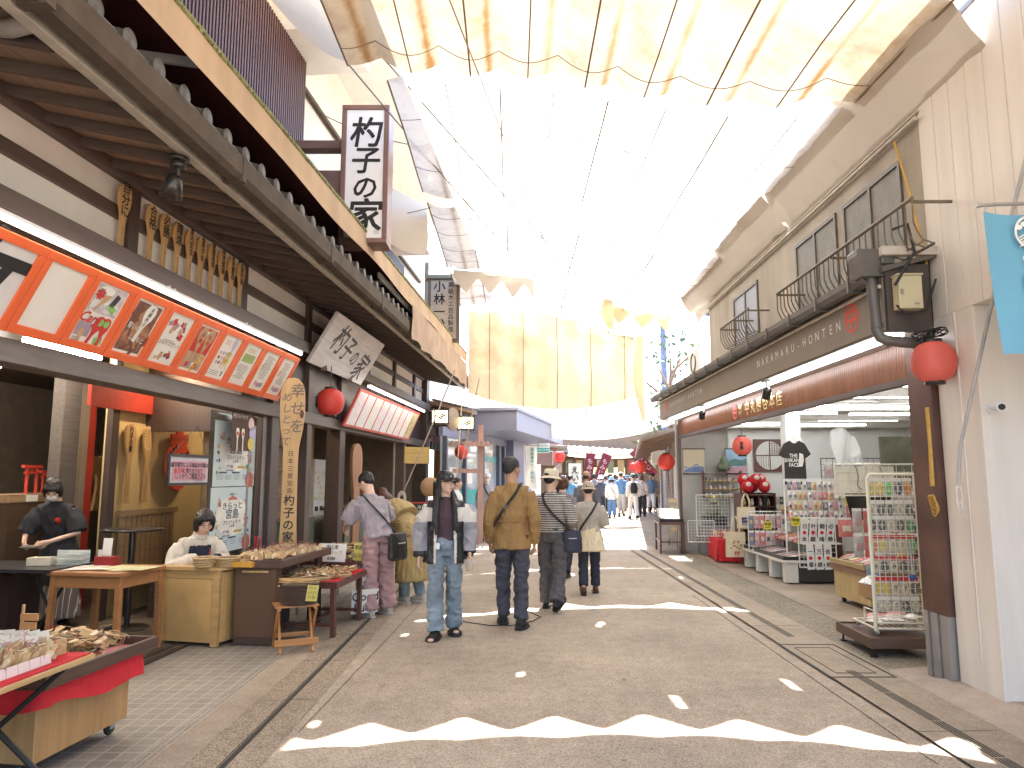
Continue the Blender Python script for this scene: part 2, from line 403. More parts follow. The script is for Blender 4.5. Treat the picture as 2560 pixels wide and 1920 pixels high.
def lb(mb, name, m, **k):
 for i, v in enumerate(mb.v): mb.v[i] = v - Vector((0, 2.5, 0))
 return mb.build(name, m, LB, **k)
S0, S1 = -6.0, 11.55
lb(MB().box(-.11, .1, S0, S1, 2.25, 2.40), 'lintel', greyY, bevel=.006)
lb(MB().box(-.12, .2, S0, S1, 3.14, 3.285), 'head_beam', brownY, bevel=.008)
lb(MB().box(-.12, .1, S0, S1, 3.865, 4.02), 'wall_plate', brownY, bevel=.008)
lb(MB().box(-.05, .07, S0, S1, 3.555, 3.655), 'mid_rail', brownY, bevel=.004)
upposts = [-2.9, -.62, 1.39, 3.39, 6.35, 8.3, 10.2]
for u in upposts: lb(MB().box(-.06, .085, u - .07, u + .07, 3.285, 3.865), 'short_post', brown, bevel=.004)
pan = [S0] + upposts + [S1]
for a, b in zip(pan, pan[1:]):
 lb(MB().box(-.05, .03, a + .06, b - .06, 3.285, 3.555), 'plaster_panel', plaster)
 lb(MB().box(-.05, .03, a + .06, b - .06, 3.655, 3.865), 'plaster_panel', plaster)
for u, ww in ((-4.6, .2), (2.42, .24), (3.55, .18), (5.0, .26), (9.35, .2)):
 lb(MB().box(-.15, .07, u - ww / 2, u + ww / 2, 0, 3.14), 'post', brown, bevel=.008)
lb(MB().box(-.16, .16, 11.2, 11.55, 0, 3.93), 'post', brown, bevel=.008)
lb(MB().box(-.04, .0, 1.6, S1, 2.40, 3.14), 'transom_board', brown)
lb(MB().box(-.04, .0, S0, -2.1, 2.40, 3.14), 'transom_board', brown)
# eave
zr = lambda x: 3.945 - .225 * x
lb(MB().add([(-.1, S0, zr(-.1) + .05), (1.02, S0, zr(1.02) + .05), (1.02, S1 + .2, zr(1.02) + .05), (-.1, S1 + .2, zr(-.1) + .05),
             (-.1, S0, zr(-.1) + .09), (1.02, S0, zr(1.02) + .09), (1.02, S1 + .2, zr(1.02) + .09), (-.1, S1 + .2, zr(-.1) + .09)],
   [(0, 3, 2, 1), (4, 5, 6, 7), (0, 1, 5, 4), (1, 2, 6, 5), (2, 3, 7, 6), (3, 0, 4, 7)]), 'eave_board', eaveB)
s = S0 + .12
while s < S1 + .1:
 lb(MB().bar((-.02, s, zr(-.02) + .012), (.94, s, zr(.94) + .012), .05, .065), 'rafter', rafterM)
 s += .352
lb(MB().box(.96, 1.03, S0, S1 + .2, 3.70, 3.765), 'eave_strip', cream_metal, bevel=.006)
g = MB()
prof = [(1.06, 3.87), (1.06, 3.74), (1.09, 3.70), (1.17, 3.70), (1.20, 3.74), (1.20, 3.88), (1.188, 3.88), (1.188, 3.745), (1.165, 3.714), (1.095, 3.714), (1.074, 3.745), (1.074, 3.87)]
n = len(prof)
V = [(x, S0, z) for x, z in prof] + [(x, S1 + .3, z) for x, z in prof]
g.add(V, [(i, (i + 1) % n, n + (i + 1) % n, n + i) for i in range(n)] + [tuple(range(n))[::-1], tuple(range(n, 2 * n))])
for q in range(9): g.box(1.055, 1.206, S0 + .9 + q * 2.0, S0 + .96 + q * 2.0, 3.694, 3.884)
lb(g, 'gutter', metalB); lb(MB().tube([onL(118, 8, 1.05), onL(88, 30, 1.0), onL(62, 52, .95), onL(20, 62, .8), onL(-30, 60, .5)], .045, n=12).tube([onL(66, 48, .95), onL(56, 56, .93)], .055, n=12), 'downpipe', mat('grey plastic pipe', (.27, .24, .22), .35, .2, 9))
tileM = mat('grey clay roof tile', (.105, .098, .09), .5, .3, 7, .3, 30)
lb(MB().add([(1.14, S0, 3.90), (1.14, S1 + .25, 3.90), (-.05, S1 + .25, 4.27), (-.05, S0, 4.27), (1.14, S0, 3.95), (1.14, S1 + .25, 3.95), (-.05, S1 + .25, 4.32), (-.05, S0, 4.32)],
   [(0, 1, 2, 3), (7, 6, 5, 4), (0, 4, 5, 1), (1, 5, 6, 2), (2, 6, 7, 3), (3, 7, 4, 0)]), 'roof', tileM)
s = S0 + .1
while s < S1 + .2:
 g = MB(); g.tube([(1.16, s, 3.935), (.0, s, 4.32)], .05, n=10)
 g.lathe([(.0, 0), (.05, .0), (.06, .008), (.062, .02), (.0, .025)], n=16, T=Matrix.Translation((1.155, s, 3.935)) @ Matrix.Rotation(pi / 2, 4, 'Y'))
 lb(g, 'roof_tile', tileM); s += .288
# awning over the roof
redfab = mat('dark red awning cloth', (.11, .022, .018), .8, .12, 2)
beige = mat('beige awning valance', (.46, .33, .215), .85, .14, 3, .2, 12, stretch=(1, 1, .25))
lb(MB().grid(lambda u, v: (1.2 - 1.1 * u, S0 + (10.6 - S0) * v, 4.36 + .42 * u - .02 * sin(pi * u)), 6, 30), 'awning_cloth', redfab)
def hang(s0, s1, ztop, zlow, amp, nfold, x=1.215):
 def fn(u, v):
  sw = mnoise.noise((v * nfold, u * 1.2, s0)) * amp * u
  return (x + sw + .01 * u, s0 + (s1 - s0) * v, ztop + (zlow - ztop) * u + .012 * sin(v * nfold * 3) * u)
 return MB().grid(fn, 6, 110)
lb(hang(S0, 10.6, 4.41, 4.14, .03, 9), 'awning_valance', beige)
lb(hang(4.55, 10.55, 4.15, 3.60, .07, 12, 1.23), 'awning_valance', mat('patched tan valance', (.40, .285, .205), .88, .2, 2.5, .2, 12), label='longer tan valance sewn below the beige one')
moss = mat('mossy awning edge', (.23, .235, .10), .95, .75, 34, .9, 60)
g = MB(); P = [(1.205 + mnoise.noise((i * .9, 3, 1)) * .006, S0 + i * .1, 4.415 + mnoise.noise((i * 1.3, 0, 7)) * .006) for i in range(167)]
g.tube(P, [.026 + .007 * mnoise.noise((i * 2.1, 9, 2)) for i in range(167)], n=7); lb(g, 'awning_edge_bar', moss)
for s in (-1.55, 4.1): lb(MB().bar((.05, s - .35, 4.35), (1.16, s, 4.33), .03, .06), 'awning_arm', mat('grey awning arm', (.42, .40, .40), .4, .1))
lb(MB().bar((1.12, 3.0, 4.16), (1.12, 7.5, 4.10), .03, .07), 'awning_arm', MATS['grey awning arm'])
# upper storey
lb(MB().box(-.35, -.02, S0, 11.0, 4.25, 8.0), 'upper_wall', stucco)
slatM = wood('red brown slat', (.085, .032, .028), axis='Z', rough=.5)
def slats(s0, s1, z0, z1, x):
 g = MB(); s = s0; g.box(x - .1, x - .085, s0, s1, z0, z1)
 while s < s1: g.box(x - .05, x, s, s + .032, z0, z1); s += .062
 g.box(x - .084, x - .051, s0, s1, z0 + .8, z0 + .85); g.box(x - .084, x - .051, s0, s1, z1 - .12, z1 - .08); return g
lb(slats(-5.5, 2.62, 4.5, 6.92, .2), 'slat_screen', slatM)
lb(slats(6.3, 8.4, 4.5, 5.9, .2), 'slat_screen', slatM)
lb(MB().box(-.02, .95, 1.9, 2.9, 6.93, 7.05), 'balcony_soffit', mat('white soffit', (.68, .64, .58), .8, .06))
lb(MB().box(-.02, .7, 6.1, 8.6, 6.2, 6.32), 'balcony_soffit', MATS['white soffit'])
lb(MB().box(.0, .06, 2.95, 5.9, 6.75, 6.81), 'wall_rail', metalB); lb(MB().box(.0, .05, 8.6, 10.8, 6.2, 6.26), 'wall_rail', metalB)
lb(MB().add([(-.3, S0, 7.9), (1.9, S0, 7.5), (1.9, 11.2, 7.5), (-.3, 11.2, 7.9), (-.3, S0, 8.0), (1.9, S0, 7.6), (1.9, 11.2, 7.6), (-.3, 11.2, 8.0)],
   [(0, 3, 2, 1), (4, 5, 6, 7), (0, 1, 5, 4), (1, 2, 6, 5), (2, 3, 7, 6), (3, 0, 4, 7)]), 'added_sun_block_eave', mat('white soffit'  , (.68, .64, .58)))  # roof overhang added to keep direct sun off the left front
# interior
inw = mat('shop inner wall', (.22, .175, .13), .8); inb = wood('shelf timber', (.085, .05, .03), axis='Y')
yel = mat('ochre plaster wall', (.52, .37, .17), .8, .08, 2)
def slab(x0, x1, y0, y1, z): return MB().box(x0, x1, y0, y1, z - .02, z)
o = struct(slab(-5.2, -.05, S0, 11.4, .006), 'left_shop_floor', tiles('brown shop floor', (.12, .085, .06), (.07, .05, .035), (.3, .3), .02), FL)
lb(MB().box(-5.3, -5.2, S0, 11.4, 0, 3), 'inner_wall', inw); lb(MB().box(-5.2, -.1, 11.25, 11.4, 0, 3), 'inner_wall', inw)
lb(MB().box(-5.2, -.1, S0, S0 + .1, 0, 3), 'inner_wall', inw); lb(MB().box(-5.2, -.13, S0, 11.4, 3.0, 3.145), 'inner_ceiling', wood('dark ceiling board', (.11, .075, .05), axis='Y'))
lb(MB().box(-5.2, -.7, S0, 11.4, 2.5, 2.56).box(-5.2, -.8, -.4, -.3, 2.56, 3.0).box(-5.2, -.8, 4.0, 4.1, 2.56, 3.0), 'ceiling_beam', brownY) if False else None
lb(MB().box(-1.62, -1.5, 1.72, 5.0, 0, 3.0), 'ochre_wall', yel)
redp = mat('red painted frame', (.50, .045, .025), .5, .1)
def yz(px, py, x): q = onL(px, py, x); return q.y, q.z
XF = -2.1; a0, a1, zt, zb = yz(196, 870, XF)[0], yz(340, 880, XF)[0], yz(250, 846, XF)[1], yz(250, 888, XF)[1]
lb(MB().box(XF - .1, XF, a0, a0 + .13, 0, zt), 'red_door_frame', redp)
c0, c1, zt, zb = yz(196, 870, -1.42)[0], yz(343, 880, -1.42)[0], yz(250, 838, -1.42)[1], yz(250, 884, -1.42)[1]
lb(MB().box(-1.46, -1.42, c0, c1, zb, zt), 'red_lintel', mat('red painted lintel', (.34, .035, .02), .5))
p0, p1, p2 = (yz(x_, 930, XF)[0] for x_ in (131, 168, 192)); lb(MB().box(XF - .12, XF + .02, p0, p1, 0, 3.0), 'inner_post', greyY); lb(MB().box(XF - .1, XF, p1 + .003, p2, 0, 3.0), 'inner_post', wood('pale post', (.33, .25, .17)))
lb(MB().box(-1.52, -1.45, 1.60, 1.72, 0, 2.95), 'inner_post', brown)
lb(MB().box(-1.5, -.2, 2.3, 2.36, 2.08, 3.0), 'inner_board', brown)
lb(MB().box(-2.0, -1.9, 5.2, 9.2, 0, 3.0), 'ochre_wall', yel)
lb(MB().box(-1.9, -1.8, 6.9, 7.1, 0, 3.0).box(-1.9, -1.8, 5.2, 6.9, 2.2, 2.3), 'inner_post', brown)
alu = mat('grey door rail', (.33, .31, .29), .35, .1, metal=.4)
[lb(MB().box(a, a + .03, b, b + .04, 0, 2.25), 'sliding_door_frame', alu) for a, b in ((-.1, 2.0), (-.02, 2.255), (-.08, 5.35), (-.08, 8.9))]
lb(MB().box(-.10, -.085, 1.15, 2.24, .05, 2.23), 'glass_door', glass('dark door glass', (.06, .06, .06), .03, .45))
lb(MB().box(.0, .06, -6, 11.2, -.003, .012).box(-.1, -.06, -6, 11.2, -.003, .012), 'sill_track', mat('dark sill', (.05, .04, .03), .5))
# second doorway: bottle shelves behind the big paddle
shelfw = wood('warm shelf', (.30, .19, .10), axis='Y')
g = MB(); g.box(-.9, -.82, 2.55, 4.85, 0, 2.3)
for z in (.75, 1.25, 1.62, 1.98): g.box(-.82, -.5, 3.0, 4.85, z, z + .03)
lb(g, 'back_shelf', shelfw); lb(MB().box(-.6, -.2, 3.0, 4.6, 0, .95), 'counter_base', mat('green marble', (.10, .105, .075), .3, .5, 12))
# ================================================================== SHADE CLOTHS OVER THE STREET
PX = .585                                            # width of one fold
def z0(X):
 t = max(0, min(1, (X - .3) / 2.85)); t2 = t * t * (3 - 2 * t) * .5 + t * .5
 return 5.75 - .78 * t2 - .12 * max(0, -X - .6)
def yfar1(X): return 6.93 - .115 * (X - .35) ** 2
def fold(X): return abs(sin(pi * (X + 1.3) / PX))
def tri(X): f = ((X + 1.02) / PX) % 1; return 1 - abs(2 * f - 1)
def cloth(name, x0, x1, fy0, fy1, sag, m, label, nx=None, ny=26, dz=0.0, rag=0.0, seed=0, ropes=True, holes=0, seams=(), rr=.007):
 nx = nx or int((x1 - x0) / PX * 12)
 c = Vector(((x0 + x1) / 2, (fy0(1) + fy1(1)) / 2, 5.2))
 T = thing(name, label, 'shade cloth', FW, c)
 def P(u, v):
  X = x0 + (x1 - x0) * u; a, b = fy0(X), fy1(X); Yy = a + (b - a) * v
  z = z0(X) + dz - sag * fold(X) * (1 + .4 * mnoise.noise((X * .8, Yy * .6, seed))) + .05 * mnoise.noise((X * .5, Yy * .5, seed + 3))
  return Vector((X, Yy, z)) - c
 fb = MB().grid(P, nx, ny, 0); hr = random.Random(seed + int(x1 * 10)); drop = set()
 for q in range(holes):                                  # worn slits that let spots of sun through
  j = hr.randrange(nx * ny); drop.add(j)
  if q % 3 == 0: drop.add(j + 1)
 for L in (fb.f, fb.mi, fb.sm): L[:] = [x for i, x in enumerate(L) if i not in drop]
 fb.build('fabric', m, T)
 rm = mat('cloth rope', (.24, .17, .10), .8)
 if ropes:
  n = int((x1 - x0) / PX) + 1
  for i in range(n):
   X = x0 + i * PX; u = (X - x0) / (x1 - x0)
   if u > 1: break
   MB().tube([P(u, v / 8) - Vector((0, 0, .012)) for v in range(9)], rr * (1 if i % 2 else 1.3), n=5).build('rope', rm, T)
 for vv in seams:
  g = MB(); pts = [P(i / nx, vv) + Vector((0, 0, -.008)) for i in range(nx + 1)]
  for p, q in zip(pts, pts[1:]): g.bar(p, q, rr * 1.2, .004)
  g.build('seam', mat('cloth seam', (.25, .17, .09), .8), T)
 return T, P
creamC = (.82, .74, .58); stainC = (.42, .22, .07)
cv1 = canvas('stained cream awning cloth', creamC, stainC, PX, 1.3, .108, .95)
cv2 = canvas('bleached awning cloth', (.86, .83, .76), (.20, .12, .05), PX, 1.3 + PX / 2, .33, .75)
cv3 = canvas('plain beige valance cloth', (.50, .44, .37), (.40, .31, .2), None, 0, .05, .3)
XL, XR = -1.3 , -1.3 + PX * 8 - .25
cloth('shade_cloth', -1.3 - PX * .5, 3.14, lambda X: -1.6, yfar1, .115, cv1, 'brown stained cream shade cloth with scalloped edge, nearest of the cloths overhead', ny=48, holes=8, seams=(.52, .66, .80, .965))
y2n = lambda X: yfar1(X) + .10 + .30 * tri(X) ** 1.2 + .06 * mnoise.noise((X * 1.4, 2, 0))
y2f = lambda X: 11.05 - .17 * (X - 1.2) ** 2
cloth('shade_cloth', -1.3, 3.14, y2n, y2f, .06, cv2, 'bleached white shade cloth hung just behind the stained one', ny=30, holes=9, seed=3, rr=.0075, seams=(.3, .72,))
y3n = lambda X: y2f(X) + .07 + .26 * tri(X * .9 + .3) ** 1.3 * (.35 + 1.1 * abs(mnoise.noise((X * .7, 4, 1)))) + .20 * mnoise.noise((X * .8, 7, 3))
y3f = lambda X: 14.6 - .14 * (X - 1.6) ** 2
cloth('shade_cloth', -1.25, 3.2, y3n, y3f, .05, cv2, 'white shade cloth with torn dangling strip, third overhead', ny=22, holes=5, seed=8, dz=-.1, rr=.009, seams=(.15, .4, .65, .85))
y4n = lambda X: y3f(X) + .02 + .30 * mnoise.noise((X * 1.1, 11, 3)) + .16 * tri(X * 1.1)
cloth('shade_cloth', -1.2, 3.2, y4n, lambda X: 17.0, .04, cv2, 'pale shade cloth ending at the drooping curtain over the street', ny=14, dz=-.15, rr=.010, seams=(.3, .6,))
# ragged triangular edge flaps of cloths two and three
def flaps(name, x0, x1, yf, dz, m, label, depth, seed):
 def fn(u, v):
  X = x0 + (x1 - x0) * u; f = ((X - x0) / (PX * .8)) % 1; t = 1 - abs(2 * f - 1)
  return (X, yf(X) + .02 + .05 * v + .12 * t * v, z0(X) + dz - .02 - (depth * (.25 + .75 * t) + .05 * mnoise.noise((X, seed, 0))) * v)
 solo(MB().grid(fn, int((x1 - x0) / .06), 4), name, m, label, 'shade cloth')
flaps('cloth_edge_flap', -1.15, .45, y3f, -.12, cv3, 'grey beige pleated edge flap hanging beside the upper left sign', .42, 3)
flaps('cloth_edge_flap', 2.0, 3.25, y3f, -.12, canvas('tan flap cloth', (.62, .48, .29), stainC, None, 0, .16, .6), 'tan pleated edge flap hanging near the right hand gutter', .36, 5)
def strip(x, y, z, L, w_, label, m, sw=.1):
 def fn(u, v): return (x + (u - .5) * w_ * (1 + .5 * v * sin(v * 4)) + sw * sin(v * 3.0), y + .1 * sin(v * 5 + u), z - L * v)
 solo(MB().grid(fn, 4, 12), 'torn_cloth_strip', m, label, 'torn cloth')
strip(2.02, 14.3, 5.25, .75, .2, 'torn golden cloth strip dangling over the middle of the street', MATS['tan flap cloth'], -.08)
strip(3.05, 16.5, 5.0, 2.2, .16, 'long narrow tan cloth strip hanging beside the utility pole', MATS['tan flap cloth'], -.12)
# drooping curtain
drapeM = canvas('golden backlit curtain cloth', (.72, .58, .40), (.50, .34, .18), None, 0, .062, .8)
def drape(name, P0, P1, z_t, z_b, sagb, m, label, folds, nx=90, ny=26, curve=.25, seed=0):
 P0, P1 = Vector(P0), Vector(P1); c = (P0 + P1) / 2; T = thing(name, label, 'shade cloth', FW, c)
 d = (P1 - P0).normalized(); nrm = Vector((d.y, -d.x, 0))
 def P(u, v):
  p = P0.lerp(P1, u); zt = z_t - .05 * abs(sin(u * folds * pi)) - .22 * u * (1 - v); zb = z_b + sagb * (2 * u - 1) ** 2 * .8 - .05 * sin(u * 3)
  zz = zt + (zb - zt) * v
  off = .05 * (1 - .8 * v) * sin(u * folds * pi * 2) + .05 * sin(v * 9 + 5 * (u - .5) ** 2) * sin(pi * v) + curve * sin(pi * v) * sin(pi * u) + .20 * mnoise.noise((u * 4 - v * 3.2, v * 2.2, seed)) * sin(pi * min(1, v * 1.2))
  return p + nrm * off + Vector((0, 0, zz)) - c
 MB().grid(P, nx, ny).build('fabric', m, T)
 for i in range(5):
  u = .12 + .19 * i; MB().tube([P(u, v / 8) + nrm * .02 for v in range(9)], .008, n=5).build('rope', mat('cloth rope', (.24, .17, .10), .8), T)
 return T
drape('cloth_curtain', (-1.05, 17.0, 0), (3.2, 17.0, 0), 5.55, 3.18, .42, drapeM, 'golden shade cloth drooping like a curtain across the street', 7)
drape('cloth_curtain', (-1.0, 22.5, 0), (5.6, 24.0, 0), 4.6, 2.75, .75, canvas('white backlit curtain cloth', (.84, .79, .70), (.6, .45, .28), None, 0, .13, .5), 'white shade cloth sagging lower behind the golden curtain', 9, seed=5, curve=.4)
drape('cloth_curtain', (2.6, 33.5, 0), (6.2, 33.8, 0), 3.0, 2.4, .08, canvas('cream market valance', (.80, .68, .55), (.6, .45, .3), None, 0, .35, .3), 'short cream valance over the market entrance', 12, seed=9, curve=.05)
# beige rolled cloth along the right wall
def roll(s0, s1, label, seed, drop=.0):
 def fn(u, v):
  s = s0 + (s1 - s0) * u; t = v
  x = -.34 + .40 * t + .11 * sin(pi * t); z = 5.02 - .60 * t - .16 * sin(pi * t) + drop * (t < .5)
  x += .018 * mnoise.noise((s * 5, t * 3, seed)); z += .03 * mnoise.noise((s * 3 + t * 4, t * 3, seed + 2))
  if u > .985: z -= .13 * abs(sin(v * 7)); 
  return (x, s, z)
 solo(MB().grid(fn, 80, 14), 'cloth_roll', cv3, label, 'shade cloth', FR)
roll(-1.3, 2.35, 'beige bunched cloth along the right wall above the near railing', 1)
roll(2.4, 7.0, 'beige bunched cloth further along the right wall past the torn end', 4, -.05)
# hanging flaps by the left wall
def lflap(x0, x1, y, z1, z2, label, seed):
 def fn(u, v): return (x0 + (x1 - x0) * u + .05 * sin(v * 3), y + .9 * u + .06 * sin(v * 6 + u * 3), z1 + (z2 - z1) * v - .08 * sin(u * pi) * v)
 solo(MB().grid(fn, 10, 10), 'cloth_edge_flap', cv3, label, 'shade cloth')
lflap(-2.05, -1.6, 5.6, 6.1, 5.55, 'beige cloth flap at the end of the slatted screen', 1)
lflap(-1.9, -1.35, 9.8, 5.75, 4.95, 'torn beige cloth flap right of the tall white sign', 2)
# wires and rods under the cloths
wireM = mat('wire grey', (.10, .09, .08), .5)
def wire(p, q, sag, r, label, m=wireM): solo(MB().tube(catenary(p, q, sag, 14), r, n=5), 'wire', m, label, 'wire')
wire((-2.0, 5.0, 5.9), (2.9, 17, 5.0), .1, .009, 'thin cable crossing under the cloths from the slatted screen')
wire((-1.9, 6.5, 5.9), (1.6, 17, 5.2), .1, .009, 'thin cable crossing steeply above the tall white sign')
wire((-1.0, 3.0, 5.62), (1.4, 16, 5.3), .05, .007, 'pale rope running down the middle under the cloths', mat('pale rope', (.45, .36, .25), .8))
wire((-2.3, 8.2, 5.9), (-1.25, 8.6, 5.7), .05, .006, 'short tie rope holding the white cloth to the left wall')
wire((-2.5, 10.4, 5.4), (-1.2, 10.2, 5.5), .05, .006, 'short tie rope right of the tall white sign')
rope_y = mat('yellow rope', (.55, .33, .08), .8, .2, 40, .3, 200)
solo(MB().tube([onR(1932, 308, -.05), onR(1960, 400, -.06), onR(2000, 555, -.06), onR(2004, 600, -.05)], .011, n=6), 'rope', rope_y, 'yellow rope dropping from the wall pipe past the near window', 'rope', FR)
g = MB(); g.tube([onR(2001, 880, -.1), onR(2008, 960, -.1), onR(2012, 1050, -.1)], .012, n=6); g.tube([onR(2004, 880, -.12), onR(2016, 1050, -.12)], .012, n=6)
c = onR(2016, 1075, -.12)
for i in range(5):
 a = i * .5 - 1; g.tube([c + Vector((.02 * cos(t) * (1 + .2 * i), (.018 + .012 * i) * sin(t + a), -.02 - (.03 + .013 * i) * cos(t) - .01 * i)) for t in [2 * pi * q / 14 for q in range(15)]], .006, n=6)
solo(g, 'rope', rope_y, 'knotted yellow rope tied to the rusty post below the lantern', 'rope', FR)

# ================================================================== RIGHT SHOP BUILDING
rstucco = mat('tan rough stucco', (.43, .375, .305), .9, .2, 1.6, .5, 60, stretch=(1.5, 1.5, .4))
RB = thing('souvenir_shop_building', 'tan stucco two storey shop with bamboo band over an open front', 'shop building', FR, (0, 4, 0))
def rb(mb, name, m, **k):
 for i, v in enumerate(mb.v): mb.v[i] = v - Vector((0, 4, 0))
 return mb.build(name, m, RB, **k)
rb(MB().box(0, .25, -.42, 6.15, 3.0, 5.6), 'upper_wall', rstucco)
winG = mat('frosted window glass', (.21, .20, .17), .5, .15, 5, .5, 45, spec=.25); winF = mat('bronze window frame', (.12, .10, .075), .4)
def window(s0, s1, z0_, z1_, gm):
 fr = MB()
 for a, b, c_, d in ((s0, s1, z1_ - .04, z1_), (s0, s1, z0_, z0_ + .04), (s0, s0 + .035, z0_ + .04, z1_ - .04), (s1 - .035, s1, z0_ + .04, z1_ - .04), ((s0 + s1) / 2 - .02, (s0 + s1) / 2 + .02, z0_ + .04, z1_ - .04)): fr.box(-.025, .02, a, b, c_, d)
 f = rb(fr, 'window_frame', winF)
 p = MB().box(-.008, .0, s0 + .035 , s1 - .035, z0_ + .04 - 0, z1_ - .04)
 for i, v in enumerate(p.v): p.v[i] = v - Vector((0, 4, 0))
 p.build('pane', gm, f)
window(-.12, .97, 3.22, 4.24, winG); window(1.14, 2.22, 3.22, 4.24, winG)
window(3.6, 4.7, 3.4, 4.22, mat('bluish frosted glass', (.30, .32, .37), .45, .1, 5, .4, 45, spec=.3))
rb(MB().tube([(-.04, -.45, 4.44), (-.04, 6.1, 4.41)], .02).tube([(-.02, -.45, 4.50), (-.02, 6.1, 4.47)], .012), 'wall_pipe', mat('pale wall pipe', (.50, .44, .36), .5))
# roof, fascia sign band, gutter
roofR = mat('brown sheet roof', (.13, .11, .09), .5)
rb(MB().add([(-.44, -.54, 3.13), (.0, -.54, 3.25), (.0, 8.9, 3.25), (-.44, 8.9, 3.13), (-.44, -.54, 3.17), (.0, -.54, 3.29), (.0, 8.9, 3.29), (-.44, 8.9, 3.17)],
   [(0, 1, 2, 3), (7, 6, 5, 4), (0, 4, 5, 1), (1, 5, 6, 2), (2, 6, 7, 3), (3, 7, 4, 0)]), 'roof', roofR)
rb(MB().box(-.40, -.062, -.5, -.46, 2.66, 3.20), 'gable_board', mat('dark gable board', (.075, .058, .05), .6))
rb(MB().box(-.44, -.0, -.56, -.50, 3.26, 3.33), 'gable_trim', mat('weathered pale timber', (.50, .44, .37), .8, .2))
fasM = mat('taupe fascia board', (.205, .165, .125), .5, .10, 2)
fb = rb(MB().box(-.41, -.38, -.46, 8.6, 2.69, 3.12), 'fascia_board', fasM)
wht = mat('white lettering', (.75, .72, .66), .6, .03); redE = mat('vermilion emblem', (.60, .07, .035), .5, .05)
def onf(o, mb, name, m):
 for i, v in enumerate(mb.v): mb.v[i] = v - Vector((0, 4, 0))
 return mb.build(name, m, o)
def spaced(mb, t, s_start, s_end, z, size, x, mi=0, weight=.0):
 n = len(t)
 for i, ch in enumerate(t): mb.text(ch, size, basis((x, s_start + (s_end - s_start) * i / (n - 1), z), *RUP), mi, weight)
def emblem(mb, s, z, r, x, depth=.0, mi=0):
 """ring with the character inside"""
 T = basis((x, s, z), *RUP); n = 40
 V = [(a * r * cos(2 * pi * i / n), a * r * sin(2 * pi * i / n), depth) for a in (1, .84) for i in range(n)]
 mb.add(V, [(i, (i + 1) % n, n + (i + 1) % n, n + i) for i in range(n)], mi, False, T)
 mb.text('中', r * 1.75, T, mi, .035, depth=depth)
g = MB(); spaced(g, 'NAKAMARU-HONTEN', 2.51, .34, 2.885, .125, -.4125); onf(fb, g, 'lettering', wht); g = MB(); spaced(g, 'NAKAMARU-HONTEN', 7.56, 5.26, 2.89, .115, -.4125)
onf(fb, g, 'lettering', wht)
g = MB(); emblem(g, .08, 2.90, .13, -.4125); onf(fb, g, 'emblem', redE); g = MB(); emblem(g, 7.93, 2.90, .125, -.4125); onf(fb, g, 'emblem', redE)
gutM = mat('dark grey gutter', (.105, .095, .085), .4, .15, 6, spec=.5)
g = MB(); prof = [(-.42, 3.14), (-.43, 3.09), (-.47, 3.06), (-.52, 3.07), (-.545, 3.11), (-.55, 3.155), (-.54, 3.155), (-.535, 3.115), (-.515, 3.082), (-.47, 3.072), (-.44, 3.096), (-.43, 3.14)]
n = len(prof); V = [(x, -.42, z) for x, z in prof] + [(x, 8.9, z) for x, z in prof]
g.add(V, [(i, n + i, n + (i + 1) % n, (i + 1) % n) for i in range(n)] + [tuple(range(n)), tuple(range(n, 2 * n))[::-1]])
for q in range(14): g.box(-.556, -.40, -.2 + q * .66, -.172 + q * .66, 3.046, 3.066); g.box(-.558, -.55, -.2 + q * .66, -.172 + q * .66, 3.046, 3.165)
rb(g, 'gutter', gutM)
rb(MB().tube([(-.425, -.45, 3.035), (-.425, 8.7, 3.035)], .017, n=6), 'gutter_pipe', MATS['pale wall pipe'])
g = MB(); g.prism([(-.09, -.12), (.09, -.12), (.125, .05), (.125, .1), (-.125, .1), (-.125, .05)], -.085, .085, 0, Matrix.Translation((-.48, -.40, 3.23)) @ Matrix.Rotation(pi / 2, 4, 'X'))
g.box(-.43, -.33, -.52, -.47, 3.20, 3.30); rb(g, 'rain_hopper', gutM, bevel=.01)
rb(MB().tube([(-.47, -.41, 3.12), (-.47, -.45, 2.68), (-.45, -.46, 2.62), (-.40, -.47, 2.595), (-.02, -.50, 2.55)], .042, n=12).tube([(-.47, -.45, 2.70), (-.47, -.45, 2.73)], .048, n=12), 'downpipe', gutM)
rb(MB().box(-.38, .0, -.40, 8.6, 2.675, 2.69), 'soffit', mat('aluminium soffit', (.38, .36, .34), .35, .1, metal=.3))
# bamboo band with raised gold characters
bam = wood('red brown bamboo', (.20, .075, .032), (.11, .04, .02), axis='Z', rough=.35)
g = MB(); s = -.1
while s < 8.75: g.tube([(0, s, 2.37), (0, s, 2.67)], .0215, n=7, caps=False); s += .0435
bb = rb(g, 'bamboo_band', bam)
rb(MB().box(-.025, .05, -.12, 8.8, 2.315, 2.37).box(.012, .06, -.12, 8.8, 2.45, 3.0), 'front_beam', wood('brown front beam', (.075, .042, .032), axis='Y'))
gold = mat('gold lettering', (.62, .42, .10), .25, .1, metal=.9)
g = MB(); spaced(g, '中丸勝啓本店', 4.22, 2.95, 2.515, .215, -.028)
g.text('株式', .08, basis((-.028, 4.55, 2.555), *RUP), 0, .01); g.text('会社', .08, basis((-.028, 4.55, 2.47), *RUP), 0, .01)
for i, v in enumerate(g.v): pass
onf(bb, g, 'gold_lettering', gold)
g = MB(); emblem(g, 4.80, 2.51, .115, -.03); onf(bb, g, 'emblem', redE)
rb(MB().box(-.06, .12, -.41, -.08, .5, 3.0), 'rusty_post', mat('rusty brown steel', (.105, .05, .036), .55, .45, 2.2, .15, 30))
